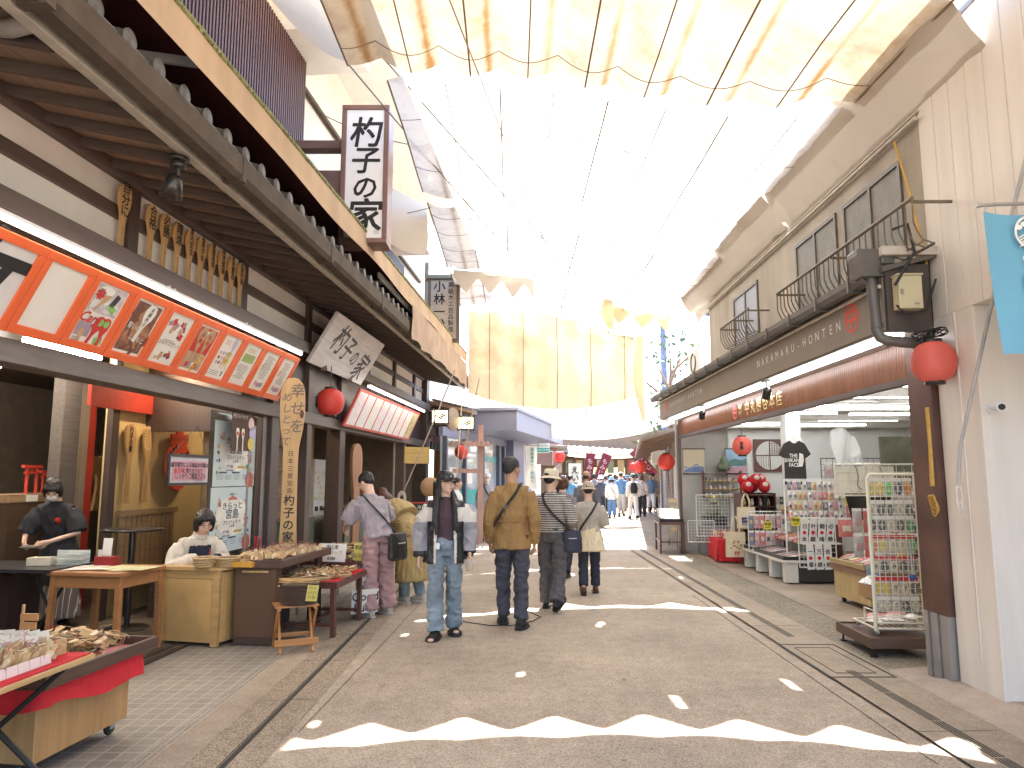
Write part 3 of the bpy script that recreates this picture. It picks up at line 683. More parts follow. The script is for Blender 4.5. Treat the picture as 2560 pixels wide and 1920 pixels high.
rb(MB().box(.02, .04, -.08, .02, 0, 2.4), 'door_jamb', mat('pale jamb', (.52, .46, .38), .5))
for q in range(5): rb(MB().box(-.065 + .012 * (q % 2), .1, -.405 + q * .066, -.352 + q * .066, 0, .50), 'shutter_track', alu)
rb(MB().box(-.04, .09, -.40, -.08, 0, .49), 'track_recess', dark)
rb(MB().box(-.03, .03, 8.75, 8.9, 0, 2.6), 'far_post', mat('brown far post', (.09, .06, .05), .5))
# interior shell
white = mat('white painted wall', (.66, .66, .62), .7, .05, 2)
rb(MB().box(.06, 5.0, 9.35, 9.45, 0, 2.9), 'end_wall', mat('grey shop panel', (.36, .34, .31), .6, .08)); rb(MB().box(1.15, 5.0, 9.28, 9.35, 0, 2.9), 'end_wall', white)
rb(MB().box(4.9, 5.0, -.4, 9.28, 0, 2.9), 'back_wall', white); rb(MB().box(.12, 4.9, -.42, -.34, 0, 2.9), 'near_wall', white)
rb(MB().box(.06, 4.9, -.34, 9.28, 2.62, 2.7), 'shop_ceiling', mat('cream ceiling', (.58, .55, .5), .8, .05))
for q in range(5): rb(MB().box(.06, 4.9, .9 + q * 1.9, 1.0 + q * 1.9, 2.52, 2.62), 'ceiling_beam', mat('cream ceiling'))
rb(MB().box(1.20, 1.45, 6.1, 6.35, 0, 2.62), 'shop_pillar', white)

# window railings
def railing(s0, s1, zt, zb, x, label):
 T = thing('window_railing', label, 'railing', FR, (x, (s0 + s1) / 2, zb)); h = zt - zb; L = (s1 - s0) / 2; m_ = mat('bronze railing', (.16, .125, .085), .45, .25, 20)
 MB().tube([(0, -L, h), (0, L, h)], .016).build('top_rail', m_, T)
 n = int((s1 - s0) / .105); g = MB()
 for i in range(n + 1):
  s = -L + 2 * L * i / n; g.tube([(0, s, h), (-.0, s, h * .45), (.02, s, .1), (.06, s, .03), (.14, s, 0)], .007, n=6)
 g.tube([(.14, -L, 0), (.14, L, 0)], .012).tube([(.07, -L, .02), (.07, L, .02)], .006)
 g.build('bars', m_, T)
 for s in (-L + .02, 0, L - .02): MB().bar((0, s, h - .02), (-x - .0, s, h - .02), .02, .02).build('wall_bracket', m_, T)
railing(-.80, 2.05, 3.62, 3.27, -.32, 'long bronze window railing with curved bars above the taupe sign')
railing(3.2, 4.5, 3.72, 3.40, -.28, 'short bronze railing under the far bluish window')
# electrical box
g = MB().box(-.09, .09, -.05, .05, -.13, .13).box(-.1, .1, -.06, .05, .13, .145)
T = thing('electrical_box', 'cream electrical meter box on the dark gable end', 'electrical box', FR, (-.27, -.56, 2.95)); g.build('housing', mat('cream box', (.55, .48, .30), .45, .06), T, bevel=.006)
MB().box(-.08, -.06, -.062, -.05, -.02, .02).box(.02, .06, -.053, -.05, -.1, -.085).build('latch', alu, T)
MB().tube([(-.1, -.03, .5), (-.02, -.1, .52), (.02, -.1, .3), (-.12, -.05, .05)], .012, n=6).tube([(-.1, -.02, -.1), (-.06, -.06, -.17), (.1, -.06, -.15), (.2, -.04, .1)], .009, n=6).build('cable', mat('black cable', (.02, .02, .02), .5), T)
# ================================================================== WHITE BUILDING AT THE RIGHT
whm = mat('cream white panel', (.70, .635, .56), .55, .09, 2.2, .1, 30, stretch=(3, 3, .25))
WB = thing('white_panel_building', 'cream white building with vertical panel joints and recessed entrance', 'building', FR, (0, -2, 0))
def wb(mb, name, m, **k):
 for i, v in enumerate(mb.v): mb.v[i] = v + Vector((0, 2, 0))
 return mb.build(name, m, WB, **k)
g = MB(); s = -.425
while s > -4:
 s2 = max(-4.0, s - .205); g.box(-.012, .35, s2 + .004, s - .004, 2.77, 4.92); s = s2
g.box(.0, .3, -4, -.43, 2.78, 4.9); wb(g, 'panel_wall', whm, bevel=.004)
g = MB(); g.box(-.012, .5, -.92, -.425, .04, 2.77); g.tube([(-.012, -.70, .25), (-.012, -.70, 2.77)], .012, n=6); wb(g, 'corner_pier', whm, bevel=.012)
wb(MB().box(.6, .7, -4, -.9, 0, 2.77), 'entrance_wall', mat('entrance cream', (.60, .54, .47), .6, .06))
wb(MB().box(.3, .6, -4, -.92, 2.70, 2.77), 'entrance_soffit', whm)
wb(MB().box(.50, .58, -1.12, -.98, 0, 2.62).box(.5, .58, -2.6, -2.5, 0, 2.62).box(.5, .58, -2.5, -1.12, 2.5, 2.62), 'entrance_door_frame', mat('dark door frame', (.06, .055, .05), .4))
wb(MB().box(-.03, .0, -4, -.425, 4.92, 4.96), 'wall_cap', mat('slate cap', (.12, .13, .17), .5))
struct(MB().add([(2.97, -6, .0), (3.36, -6, .05), (3.36, 5.5, .05), (3.0, 5.95, .0), (8, -6, .06), (8, 5.5, .06)], [(0, 1, 2, 3), (1, 4, 5, 2)]), 'right_concrete_ramp', MATS['smooth pinkish concrete'])
# wall bullet camera
T = thing('security_camera', 'white bullet security camera beside the entrance of the cream building', 'camera', FR, (.05, -1.02, 2.02))
MB().tube([(-.02, -.0, 0), (-.05, -.10, -.005)], [.028, .03], n=12).build('body', mat('white plastic', (.7, .7, .68), .35, .03), T); MB().tube([(-.05, -.1, -.005), (-.052, -.106, -.006)], .022, n=12).build('lens', dark, T); MB().tube([(-.02, 0, 0), (.0, .1, -.0)], .012).tube([(.0, .085, 0), (.0, .1, 0)], .032, n=12).build('mount', MATS['white plastic'], T)
# utility pole with wires seen between the cloths
T = thing('utility_pole', 'blue grey utility pole with clamps seen past the torn cloth', 'utility pole', FW, (6.35, 29.6, 0))
MB().tube([(0, 0, 0), (0, 0, 9)], [.15, .12], n=12).build('pole', mat('blue grey pole', (.14, .17, .27), .6, .3, 6), T)
for z in (3.6, 4.0, 4.45, 4.9, 5.3): g = MB(); g.tube([(0, 0, z), (0, 0, z + .08)], .18, n=12); g.box(.12, .35, -.05, .05, z, z + .06); g.build('clamp', mat('pole clamp', (.06, .08, .12), .5), T)
for q in range(6): wire((6.35, 29.6, 4.0 + .25 * q), (3.1 + .5 * q, 12.5 + q, 3.5 + .2 * q), .1, .006, 'thin dark wire strung from the utility pole')
for q in bpy.data.objects:
 if q.get('label') == 'thin dark wire strung from the utility pole': q['group'] = 'wires strung from the utility pole'
# ================================================================== THINGS ON THE LEFT SHOP FRONT
ink = mat('black brush ink', (.018, .016, .015), .6, .1); redink = mat('red print', (.52, .035, .03), .6, .08); greyink = mat('grey print', (.25, .23, .22), .6)
paperM = mat('white paper', (.72, .69, .62), .55, .05, 3)
pale = wood('pale paddle wood', (.52, .33, .14), (.40, .235, .09), axis='Z', rough=.5); paleY = wood('pale counter wood', (.48, .30, .13), (.36, .21, .085), axis='Y', rough=.45)
tubeE = emit('lit fluorescent tube', (1, .95, .86), 3.2); tubeBody = mat('tube holder white', (.7, .7, .68), .4, .03)
def tube_light(F, p, q, label, e=tubeE, r=.014, group=None, hs=1):
 p, q = Vector(p), Vector(q); c = (p + q) / 2; T = thing('fluorescent_light', label, 'fluorescent light', F, c, group=group)
 MB().tube([p - c, q - c], r, n=8).build('tube', e, T)
 MB().bar(p - c + Vector((0, 0, r + .014)), q - c + Vector((0, 0, r + .014)), .05, .022).build('housing', tubeBody, T); return T
tube_light(FL, (.455, -3.2, 2.965), (.455, 2.12, 2.965), 'long lit tube above the orange framed posters')
# orange menu panels
orange = mat('orange red frame paint', (.72, .125, .035), .4, .06, 4)
MBD = thing('poster_board', 'tilted row of orange framed posters hung under the plaster wall', 'poster board', FL, (.29, 0, 2.67))
pt, pb = Vector((.42 - .29, 0, 2.925 - 2.67)), Vector((.16 - .29, 0, 2.425 - 2.67)); pup = (pt - pb).normalized()
PH = (pt - pb).length
def panel_T(s, lift=.0):
 c = (pt + pb) / 2; m = basis((c.x, s, c.z), (0, 1, 0), pup); return m @ Matrix.Translation((0, 0, lift))
W_ = .459
def content(i, T, g, MM):
 """printed pictures of each poster; g is the mesh, MM its material list"""
 def m_(x):
  if x not in MM: MM.append(x)
  return MM.index(x)
 def rect(x, y, w, h, mt, lf=.0015, rot=0):
  g.box(-w / 2, w / 2, -h / 2, h / 2, lf - .001, lf, m_(mt), T @ Matrix.Translation((x, y, 0)) @ Matrix.Rotation(rot, 4, 'Z'))
 def lines(x, y, w, n, dy, mt=greyink, h=.006):
  for q in range(n): rect(x - random.uniform(0, .25) * w / 2, y - q * dy, w * random.uniform(.6, 1), h, mt, .0022)
 def pad(x, y, sc, mt, rot=0, lf=.003):
  P = [(.0, .09), (.03, .08), (.042, .05), (.038, .015), (.02, -.02), (.012, -.05), (.014, -.12), (-.014, -.12), (-.012, -.05), (-.02, -.02), (-.038, .015), (-.042, .05), (-.03, .08)]
  g.prism([(a * sc, b * sc) for a, b in P], lf - .001, lf, m_(mt), T @ Matrix.Translation((x, y, 0)) @ Matrix.Rotation(rot, 4, 'Z'))
 def tx(s_, sz, x, y, mt, rot=0, vert=False, wt=.02, lf=.0035, shear=0): g.text(s_, sz, T @ Matrix.Translation((x, y, lf)) @ Matrix.Rotation(rot, 4, 'Z'), m_(mt), wt, vert, shear=shear)
 A = {k_: mat(k_, c, .55, .1, 9) for k_, c in dict(print_green=(.22, .42, .12), print_pink=(.62, .28, .30), print_brown=(.16, .07, .045), print_tan=(.48, .30, .16), print_mauve=(.33, .25, .30), print_skyblue=(.30, .45, .58), print_lav=(.50, .42, .58), print_yellow=(.66, .52, .14), print_black=(.05, .045, .045)).items()}
 if i == 2:
  rect(0, .105, .30, .20, mat('comic panel print', (.55, .46, .50), .6, .5, 30)); rect(0, .105, .285, .17, mat('comic panel print 2', (.60, .56, .55), .6, .35, 22), .002); rect(.07, .12, .05, .10, A['print_black'], .003, -.3); rect(.08, .06, .08, .05, A['print_green'], .003, -.4)
  pad(-.04, .10, .8, A['print_tan'], -.5); g.prism([(cos(2 * pi * q / 16) * (.05 if q % 2 else .034) - .10, sin(2 * pi * q / 16) * (.05 if q % 2 else .034) + .14) for q in range(16)], .003, .004, m_(redink), T)
  g.prism(ellipse(.075, .032, 20, -.05, .175), .003, .004, m_(paperM), T)
  tx('Carp', .105, -.075, -.035, redink, 0, False, .025, .004, .35); lines(.09, -.02, .12, 3, .014)
  rect(-.08, -.13, .14, .10, A['print_mauve'], .002); pad(.03, -.11, 1.15, redink, -.18); pad(.11, -.11, 1.15, redink, .06); g.prism(ellipse(.028, .028, 16, .05, -.055), .0035, .0045, m_(A['print_green']), T); g.prism(ellipse(.028, .028, 16, .11, -.055), .0035, .0045, m_(A['print_green']), T)
  rect(.11, -.19, .08, .06, A['print_green'], .0028, .2); pad(-.08, -.18, .6, A['print_tan'], .2); lines(-.1, -.2, .1, 3, .014)
 elif i == 3:
  rect(0, 0, .30, .40, mat('spoon photo', (.20, .085, .055), .5, .7, 14))
  for q in range(14): pad(random.uniform(-.11, .11), random.uniform(-.14, .14), random.uniform(.8, 1.2), mat('spoon brown %d' % (q % 3), [(.30, .13, .07), (.38, .2, .1), (.16, .06, .04)][q % 3], .5), random.uniform(-1.5, 1.5), .002 + q * .0001)
  pad(.03, .07, 1.55, paperM, -.12, .0045); tx('夫婦杓子', .04, .035, .10, ink, -.12, True, .01, .006); tx('誓いの', .055, -.065, .0, paperM, -.1, False, .01, .006); tx('しゃもじ', .05, .03, -.085, paperM, -.1, False, .01, .006)
 elif i == 4:
  rect(0, 0, .30, .40, paperM)
  for q in range(26): rect(random.choice((-.09, -.04, .05, .08)) + random.uniform(-.03, .03), random.choice((.13, .1, .06, -.13, -.16)) + random.uniform(-.03, .02), random.uniform(.015, .05), random.uniform(.02, .07), random.choice((A['print_black'], A['print_mauve'], A['print_pink'], redink, A['print_tan'], A['print_brown'])), .002 + q * .00008, random.uniform(-.6, .6))
  tx('フォトスポット', .045, 0, -.045, A['print_brown'], 0, False, .0, .0045); lines(0, -.015, .22, 2, .014)
 elif i == 5:
  rect(0, .08, .30, .24, redink); rect(0, -.12, .30, .16, mat('tan print', (.42, .27, .17), .5, .3, 12)); pad(-.06, .07, 1.5, A['print_tan'], .1); pad(.06, .07, 1.5, A['print_tan'], -.1); tx('必勝', .05, -.06, .10, redink, 0, True, .01, .005); tx('合格', .05, .065, .10, redink, 0, True, .01, .005)
  rect(0, .15, .07, .05, paperM, .003); rect(.06, -.13, .05, .19, A['print_yellow'], .003, -.5); tx('名入無料', .04, .06, -.13, redink, -.5, True, .01, .0045)
  for q in range(4): rect(-.08 + q * .05, -.16, .045, .05, random.choice((A['print_mauve'], paperM, redink)), .0025, .2)
  tx('○○○○○', .03, 0, -.03, redink, 0, False, 0, .004)
 elif i == 6:
  rect(0, 0, .30, .40, paperM); lines(-.05, .17, .14, 3, .018, A['print_pink'])
  for q in range(9): g.prism(ellipse(.018, .018, 12, -.10 + .05 * (q % 3), .04 - .05 * (q // 3)), .003, .004, m_((A['print_lav'], A['print_pink'], A['print_skyblue'], redink)[q % 4]), T)
  for q in range(6): pad(.03 + .03 * (q % 3), .02 - .07 * (q // 3), .55, A['print_yellow'], .4 * (q % 3 - 1))
  pad(.07, .13, .9, A['print_lav'], .1); lines(-.03, -.15, .2, 3, .018); rect(.1, -.16, .02, .05, A['print_black'], .003)
 elif i >= 7:
  rect(0, 0, .30, .40, paperM)
  if i == 7:
   lines(0, .17, .2, 3, .016, A['print_tan']); rect(0, .07, .24, .09, A['print_green'], .002); pad(-.05, .07, .5, A['print_tan'], .3); pad(.05, .07, .5, A['print_tan'], -.3); lines(0, -.01, .24, 10, .016)
  else:
   lines(.02, .17, .2, 17, .016); lines(-.08, .08, .06, 3, .03, redink); rect(-.06, -.15, .06, .05, A['print_pink'], .003); rect(.04, -.16, .13, .05, A['print_mauve'], .003, .1); rect(-.09, .03, .02, .08, A['print_tan'], .0028, -.3)
for i in range(0, 11):
 s = 2.15 - W_ * (10 - i) + W_ / 2 if False else 2.2 - W_ / 2 - W_ * (10 - 1 - (i - 1)) if i else 2.2 - W_ / 2 - W_ * 10
 # panels run from the far end (10) back towards the camera (0)
 s = 2.19 - W_ / 2 - W_ * (10 - i); T = panel_T(s)
 g = MB(); a, b, c_, d = W_ / 2 - .003, PH / 2, .055, .06
 for x0, x1, y0, y1 in ((-a, a, b - d, b), (-a, a, -b, -b + d), (-a, -a + c_, -b + d, b - d), (a - c_, a, -b + d, b - d)): g.box(x0, x1, y0, y1, -.025, .012, 0, T)
 P = g.build('panel_frame', orange, MBD, bevel=.003)
 g = MB(); MM = [mat('white panel face', (.70, .665, .60), .45, .03)]
 if i in (0, 1): MM = [mat('grey white banner face', (.62, .59, .56), .5, .1, 3)]
 g.box(-a + c_, a - c_, -b + d, b - d, -.02, -.001, 0, T)
 if i >= 3: content(i - 1 if i < 10 else 9, T, g, MM)
 elif i == 1: MM.append(ink); g.text('女', .62, T @ Matrix.Translation((-.10, .0, .002)), 1, .03)
 g.build('panel_sheet', MM, P)
# small steel lamp clips on the board
for s in (-.55, .85): solo(MB().box(-.03, .03, -.07, .07, 0, .012).box(-.02, .0, -.05, -.03, .012, .07).tube([(0, -.06, .03), (.02, 0, .05), (0, .06, .03)], .008), 'tube_bracket', mat('bracket steel', (.5, .48, .44), .35, metal=.5), 'steel bracket holding the long tube, ' + ('the nearer one' if s < 0 else 'the farther one'), 'bracket', FL, (.40, s, 2.99))
# row of lettered rice paddles
PAD = [(.0, .30), (.035, .296), (.062, .275), (.076, .235), (.078, .19), (.070, .14), (.052, .095), (.036, .055), (.027, .01), (.024, -.06), (.025, -.15), (.029, -.25), (.031, -.30)]
PADP = PAD + [(-x, y) for x, y in PAD[::-1] if x > 0]
def paddle(F, loc, rot, sc, text, label, group=None, size=.105, sub='宮島杓子', tm=None, wd=1.0):
 T = thing('rice_paddle', label, 'wooden paddle', F, loc, rot, group)
 g = MB(); B = basis((0, 0, 0), (0, 1, 0), (0, 0, 1)); g.prism([(x * sc * wd, y * sc) for x, y in PADP], -.012, .012, 0, B)
 b = g.build('blade', tm or pale, T, bevel=.004); g = MB()
 g.text(text, size * sc / .95, B @ Matrix.Translation((0, .185 * sc, .0135)), 0, .025, True, pitch=.92)
 if sub: g.text(sub * 2, .026 * sc, B @ Matrix.Translation((0, -.14 * sc, .0135)), 1, 0, True)
 g.text('印', .02 * sc, B @ Matrix.Translation((.055 * sc, .19 * sc, .0135)), 2, 0)
 g.build('lettering', [ink, mat('brown stamp ink', (.22, .12, .06), .6), redink], b); return T
words = ['合格', '必勝', '躍進', '家内安全', '福寿千年', '健康長寿', '商売繁盛', '商売繁昌', '夫婦円満']
desc = ['goukaku', '']
paddle(FL, (.10, -.80, 3.525), (0, .03, 0), .98, '自分に', 'lettered paddle hanging alone left of the short post, first of the row', None, .10)
for i, w_ in enumerate(words):
 paddle(FL, (.10, -.42 + .207 * i, 3.515), (0, .02, 0), .97, w_, ['two character paddle nearest in the row, just past the short post', 'lettered paddle second from the near short post', 'lettered paddle third from the near short post', 'paddle with four brushed characters, fourth from the near post', 'middle paddle of the nine in a row above the posters', 'paddle next beyond the middle one in the row of nine', 'third paddle from the far short post', 'second paddle from the far short post', 'last lettered paddle beside the far short post'][i], 'lettered paddles along the plaster wall', .105 if len(w_) == 2 else .068)
# spotlight under the eave
T = thing('eave_spotlight', 'dark bell shaped spotlight hanging under the eave', 'spotlight', FL, (.95, -1.52, 3.68)); blk = mat('gunmetal', (.06, .055, .05), .3, .1, metal=.7)
MB().lathe([(.0, .0), (.075, .0), (.075, -.02), (.0, -.02)], 0, 18).lathe([(.05, -.03), (.055, -.05), (.05, -.07), (.0, -.07)], 0, 14).build('mount', blk, T)
MB().tube([(0, 0, -.07), (0, 0, -.14)], .016).build('stem', blk, T); g = MB(); g.lathe([(.0, -.12), (.045, -.125), (.055, -.15), (.072, -.27), (.068, -.27), (.05, -.16), (0, -.15)], 0, 22, Matrix.Rotation(radians(8), 4, 'Y')); g.build('lamp_head', mat('gunmetal'  , (.06, .055, .05)), T)
MB().tube([(.04, 0, .0), (.05, .02, .05), (.06, .03, .1)], .006).build('cable', MATS['black cable'], T)
# slanting carved board sign
T = thing('carved_board_sign', 'weathered silver grey wooden board with dark brushed characters tilted out under the eave', 'sign', FL, (.38, 4.3, 3.36))
up = Vector((.40, 0, .68)).normalized(); B = basis((0, 0, 0), (0, 1, 0), up); hl, hh = 1.2, .385
silver = wood('silvered wood', (.66, .62, .61), (.46, .42, .40), axis='Y', rough=.6, bump=.3)
bd = MB().box(-hl, hl, -hh, hh, -.05, .0, 0, B).build('board', [silver], T, bevel=.008); g = MB()
for i, (ch, sz) in enumerate((('杓', .46), ('子', .42), ('の', .30), ('家', .50))): g.text(ch, sz, B @ Matrix.Translation((-.66 + .44 * i, .10 - .07 * i, .003)) @ Matrix.Rotation(-.12, 4, 'Z'), 0, .018, shear=.25)
for q in range(6): g.box(.92, .925, .05 - .05 * q, .08 - .05 * q, .001, .003, 0, B)
g.build('lettering', mat('faded black lettering', (.06, .052, .05), .6, .3, 9), bd)
g = MB()
for x in (-.62, .55): g.add([(-.12 + x, -hh - .03, .01), (.0 + x, -hh + .07, .012), (.12 + x, -hh - .03, .01), (.0 + x, -hh + .02, .05)], [(0, 3, 1), (3, 2, 1), (0, 2, 3)], 0, False, B)
g.build('corner_ornament', mat('rusty ornament', (.12, .06, .05), .6), T)
# red lanterns
lanR = mat('red lantern paper', (.62, .055, .04), .45, .10, 3); lanT = mat('faded red lantern paper', (.66, .12, .09), .5, .12, 3)
def lantern(F, loc, r, label, m=lanR, text=None, tm=ink, face=None, squash=.96, cable=.15):
 T = thing('paper_lantern', label, 'lantern', F, loc); n = 22; prof = []
 for i in range(n * 2 + 1):
  a = -pi / 2 + pi * i / (n * 2); rr = max(.42 * r, r * cos(a) ** .75) if abs(a) < 1.5 else .42 * r
  prof.append((rr * (1.0 if i % 2 else .945), r * squash * sin(a)))
 prof = prof[3:-3]; MB().lathe(prof, 0, 32).build('shade', m, T)
 zt = prof[-1][1]; rc = prof[-1][0]
 for z, nm in ((zt, 'cap'), (-zt, 'base_ring')):
  MB().lathe([(0, -.02), (rc * .95, -.02), (rc * 1.02, -.018), (rc * 1.02, .018), (rc * .95, .02), (0, .02)], 0, 20, Matrix.Translation((0, 0, z))).build(nm, mat('black lacquer', (.03, .022, .02), .3), T)
 MB().tube([(0, 0, zt), (0, 0, zt + cable)], .006, n=5).build('hook_wire', wireM, T)
 if text:
  d = Vector(face).normalized(); rt = Vector((0, 0, 1)).cross(d); g = MB()
  for q, ch in enumerate(text):
   zz = (len(text) - 1) / 2 * .36 * r - q * .40 * r; rad = r * cos(math.asin(max(-1, min(1, zz / (r * squash))))) ** .75 * 1.03
   g.text(ch, r * .42, basis(d * rad + Vector((0, 0, zz)), rt, (0, 0, 1)), 0, .03)
  g.build('lettering', tm, T)
 return T
lantern(FL, (.5, 3.08, 2.50), .185, 'red paper lantern hanging under the carved board sign', text='宮島', face=(-.75, -.65, 0), cable=.3)
# second board of white sheets
T = thing('price_board', 'red framed board of bright white sheets over the second doorway', 'menu board', FL, (.33, 6.8, 2.58)); up2 = Vector((.25, 0, .56)).normalized(); B = basis((0, 0, 0), (0, 1, 0), up2)
MB().box(-2.22, 2.22, -.31, .31, -.03, .0, 0, B).build('backing', mat('red board frame', (.55, .06, .05), .45), T, bevel=.004)
for i in range(9):
 x = -1.95 + .485 * i; MB().box(x - .205, x + .205, -.27, .27, 0, .004, 0, B).build('sheet', paper('price sheet %d' % (i % 3), (.78, .76, .74), (.45, .40, .42), dens=.45, accent=[(.75, .60, .68), (.70, .72, .78), (.76, .74, .62)][i % 3]) if i < 8 else paper('yellow price sheet', (.62, .55, .34), (.3, .2, .1), accent=(.3, .4, .15)), T)
tube_light(FL, (.53, 4.75, 2.91), (.53, 9.05, 2.91), 'lit tube above the white price sheets', emit('bright tube', (1, .93, .8), 3.5))
# big light box sign on the wall
T = thing('light_box_sign', 'tall white projecting sign with four black brushed characters in a brown frame', 'sign', FW, (-1.76, 8.3, 5.13)); sbr = mat('brown sign frame', (.20, .11, .09), .4, .08)
hw, hh = .285, .86; fr = MB()
for a in ((-hw, hw, hh - .06, hh), (-hw, hw, -hh, -hh + .06), (-hw, -hw + .06, -hh + .06, hh - .06), (hw - .06, hw, -hh + .06, hh - .06)): fr.box(a[0], a[1], -.17, .17, a[2], a[3])
fr.build('sign_frame', sbr, T, bevel=.008); f = MB().box(-hw + .06, hw - .06, -.15, .15, -hh + .06, hh - .06).build('sign_face', mat('milky sign face', (.82, .81, .80), .35, .05, 1.5), T)
g = MB()
for ch, sz, z in (('杓', .40, .52), ('子', .36, .17), ('の', .32, -.17), ('家', .44, -.52)): g.text(ch, sz, basis((0, -.153, z), *FUP), 0, .022, shear=.12)
g.text('R', .04, basis((.16, -.153, -.72), *FUP), 1); g.tube([(.16 + .03 * cos(2 * pi * q / 16), -.153, -.72 + .03 * sin(2 * pi * q / 16)) for q in range(17)], .0025, 1, n=4); g.build('lettering', [ink, greyink], f)
MB().box(-.75, -hw, -.12, .12, -.55, .05).box(-.95, -hw, -.08, .08, .35, .45).build('wall_mount', mat('brown mount', (.15, .085, .075), .45), T)
# grey wooden sign further on
T = thing('wooden_shop_sign', 'aged grey wooden sign with a small roof and two columns of characters', 'sign', FW, (-1.42, 14.6, 4.98)); ag = wood('aged grey sign board', (.56, .50, .43), (.44, .39, .33), axis='X', rough=.7)
f = MB().box(-.27, .27, -.06, .06, -.62, .62).build('board', ag, T, bevel=.006); MB().box(-.33, -.27, -.09, .09, -.68, .64).box(.27, .33, -.09, .09, -.68, .64).box(-.27, .27, -.08, .08, -.68, -.62).build('side_post', mat('dark sign post', (.16, .13, .10), .6), T)
MB().box(-.39, .39, -.16, .16, .64, .71).build('sign_roof', mat('greenish copper roof', (.22, .23, .19), .5), T)
g = MB(); g.text('小林一松堂', .25, basis((-.09, -.063, -.05), *FUP), 0, .02, True); g.text('高級木工芸品製造', .125, basis((.15, -.063, .05), *FUP), 0, .012, True); g.build('lettering', ink, f)
# big paddle standing on the counter
T = thing('giant_paddle', 'giant rice paddle with brushed text standing upright on the brown cabinet', 'wooden paddle', FL, (.40, 2.08, .775), (radians(2), 0, radians(18)))
BP = [(.0, 1.90), (.06, 1.885), (.105, 1.83), (.13, 1.74), (.138, 1.62), (.135, 1.45), (.12, 1.30), (.098, 1.18), (.082, 1.08), (.078, .9), (.08, .6), (.086, .25), (.095, .0)]
B = basis((0, 0, 0), (1, 0, 0), (0, 0, 1)); bl = MB().prism([(x, y) for x, y in BP] + [(-x, y) for x, y in BP[::-1] if x > 0], -.03, .03, 0, B).build('blade', wood('honey paddle wood', (.56, .34, .13), (.45, .26, .09), axis='Z', rough=.4), T, bevel=.008)
g = MB(); g.text('幸せを', .17, B @ Matrix.Translation((.045, 1.55, .032)), 1, .012, True, shear=.15, pitch=1.2); g.text('めしとって', .115, B @ Matrix.Translation((-.065, 1.42, .032)), 1, .008, True, shear=.15, pitch=1.1)
g.text('日本三景宮島', .07, B @ Matrix.Translation((.0, .82, .032)), 0, 0, True, pitch=1.2); g.text('杓子の家', .125, B @ Matrix.Translation((-.0, .30, .032)), 0, .02, True)
g.prism(ellipse(.022, .05, 16, .105, 1.48), .031, .033, 2, B); g.build('lettering', [ink, mat('grey brown lettering', (.19, .15, .12), .6), mat('dark seal', (.08, .03, .02), .5)], bl)
MB().bar((-.04, .05, .0), (.0, .02, .5), .02, .02).bar((.05, .22, 0), (.01, .02, .5), .02, .02).build('prop_leg', pale, T)
solo(MB().prism([(x * 1.0, y * .9) for x, y in BP] + [(-x, y * .9) for x, y in BP[::-1] if x > 0], -.025, .025, 0, basis((0, 0, 0), (.3, 1, 0), (0, 0, 1))), 'tall_paddle', wood('reddish paddle wood', (.34, .17, .09), axis='Z'), 'reddish plain tall paddle seen edge on beside the second doorway', 'wooden paddle', FL, (.22, 5.25, .35))
# inside: paddles on the ochre wall, drink sign, posters, notice
paddle(FL, (-1.44, 1.92, 1.69), (0, 0, 0), 1.5, '杓子の家', 'lettered wooden paddle on the ochre wall, left of two', None, .05, '杓子の家', wood('darker paddle wood', (.42, .25, .10), (.30, .17, .06), axis='Z'), wd=.85); paddle(FL, (-1.44, 2.27, 1.69), (0, 0, 0), 1.5, '', 'stapled darker paddle on the ochre wall, right of two', None, .08, '宮島', wood('darker paddle wood', (.42, .25, .10), (.30, .17, .06), axis='Z'), wd=.85)
for o_ in [q for q in bpy.data.objects if q.get('label') == 'stapled darker paddle on the ochre wall, right of two']:
 g = MB(); B = basis((0, 0, 0), (0, 1, 0), (0, 0, 1))
 for a in range(22):
  t = 2 * pi * a / 22; g.box(-.012, .012, -.003, .003, .013, .016, 0, B @ Matrix.Translation((.085 * cos(t), .30 + .13 * sin(t), 0)) @ Matrix.Rotation(t, 4, 'Z'))
 g.build('staple', mat('pale staple', (.7, .6, .4), .4), o_)
T = thing('drink_sign', 'round orange red hanging sign with black beads on the ochre wall', 'sign', FL, (-1.42, 2.92, 1.68)); B = basis((0, 0, 0), (0, 1, 0), (0, 0, 1)); orr = mat('orange red sign', (.60, .07, .03), .5, .06)
f = MB().prism(ellipse(.30, .31, 36), 0, .02, 0, B).prism([(-.2, .27), (.2, .27), (.2, .4), (.08, .4), (.08, .44), (-.08, .44), (-.08, .4), (-.2, .4)], 0, .018, 0, B).build('plate', orr, T); g = MB()
g.text('ドリンクスタンド', .052, B @ Matrix.Translation((0, .335, .022)), 0, .01)
for q in range(9): t = radians(110 + 16 * q); g.prism(ellipse(.022, .035, 12), .02, .023, 0, B @ Matrix.Translation((.245 * cos(t), .245 * sin(t), 0)) @ Matrix.Rotation(t + pi / 2, 4, 'Z'))
g.prism([(-.02, -.18), (.25, -.16), (.29, .05), (.2, .2), (.12, .14), (.02, .17), (-.08, .05), (-.06, -.1)], .02, .022, 0, B); g.build('lettering', ink, f)
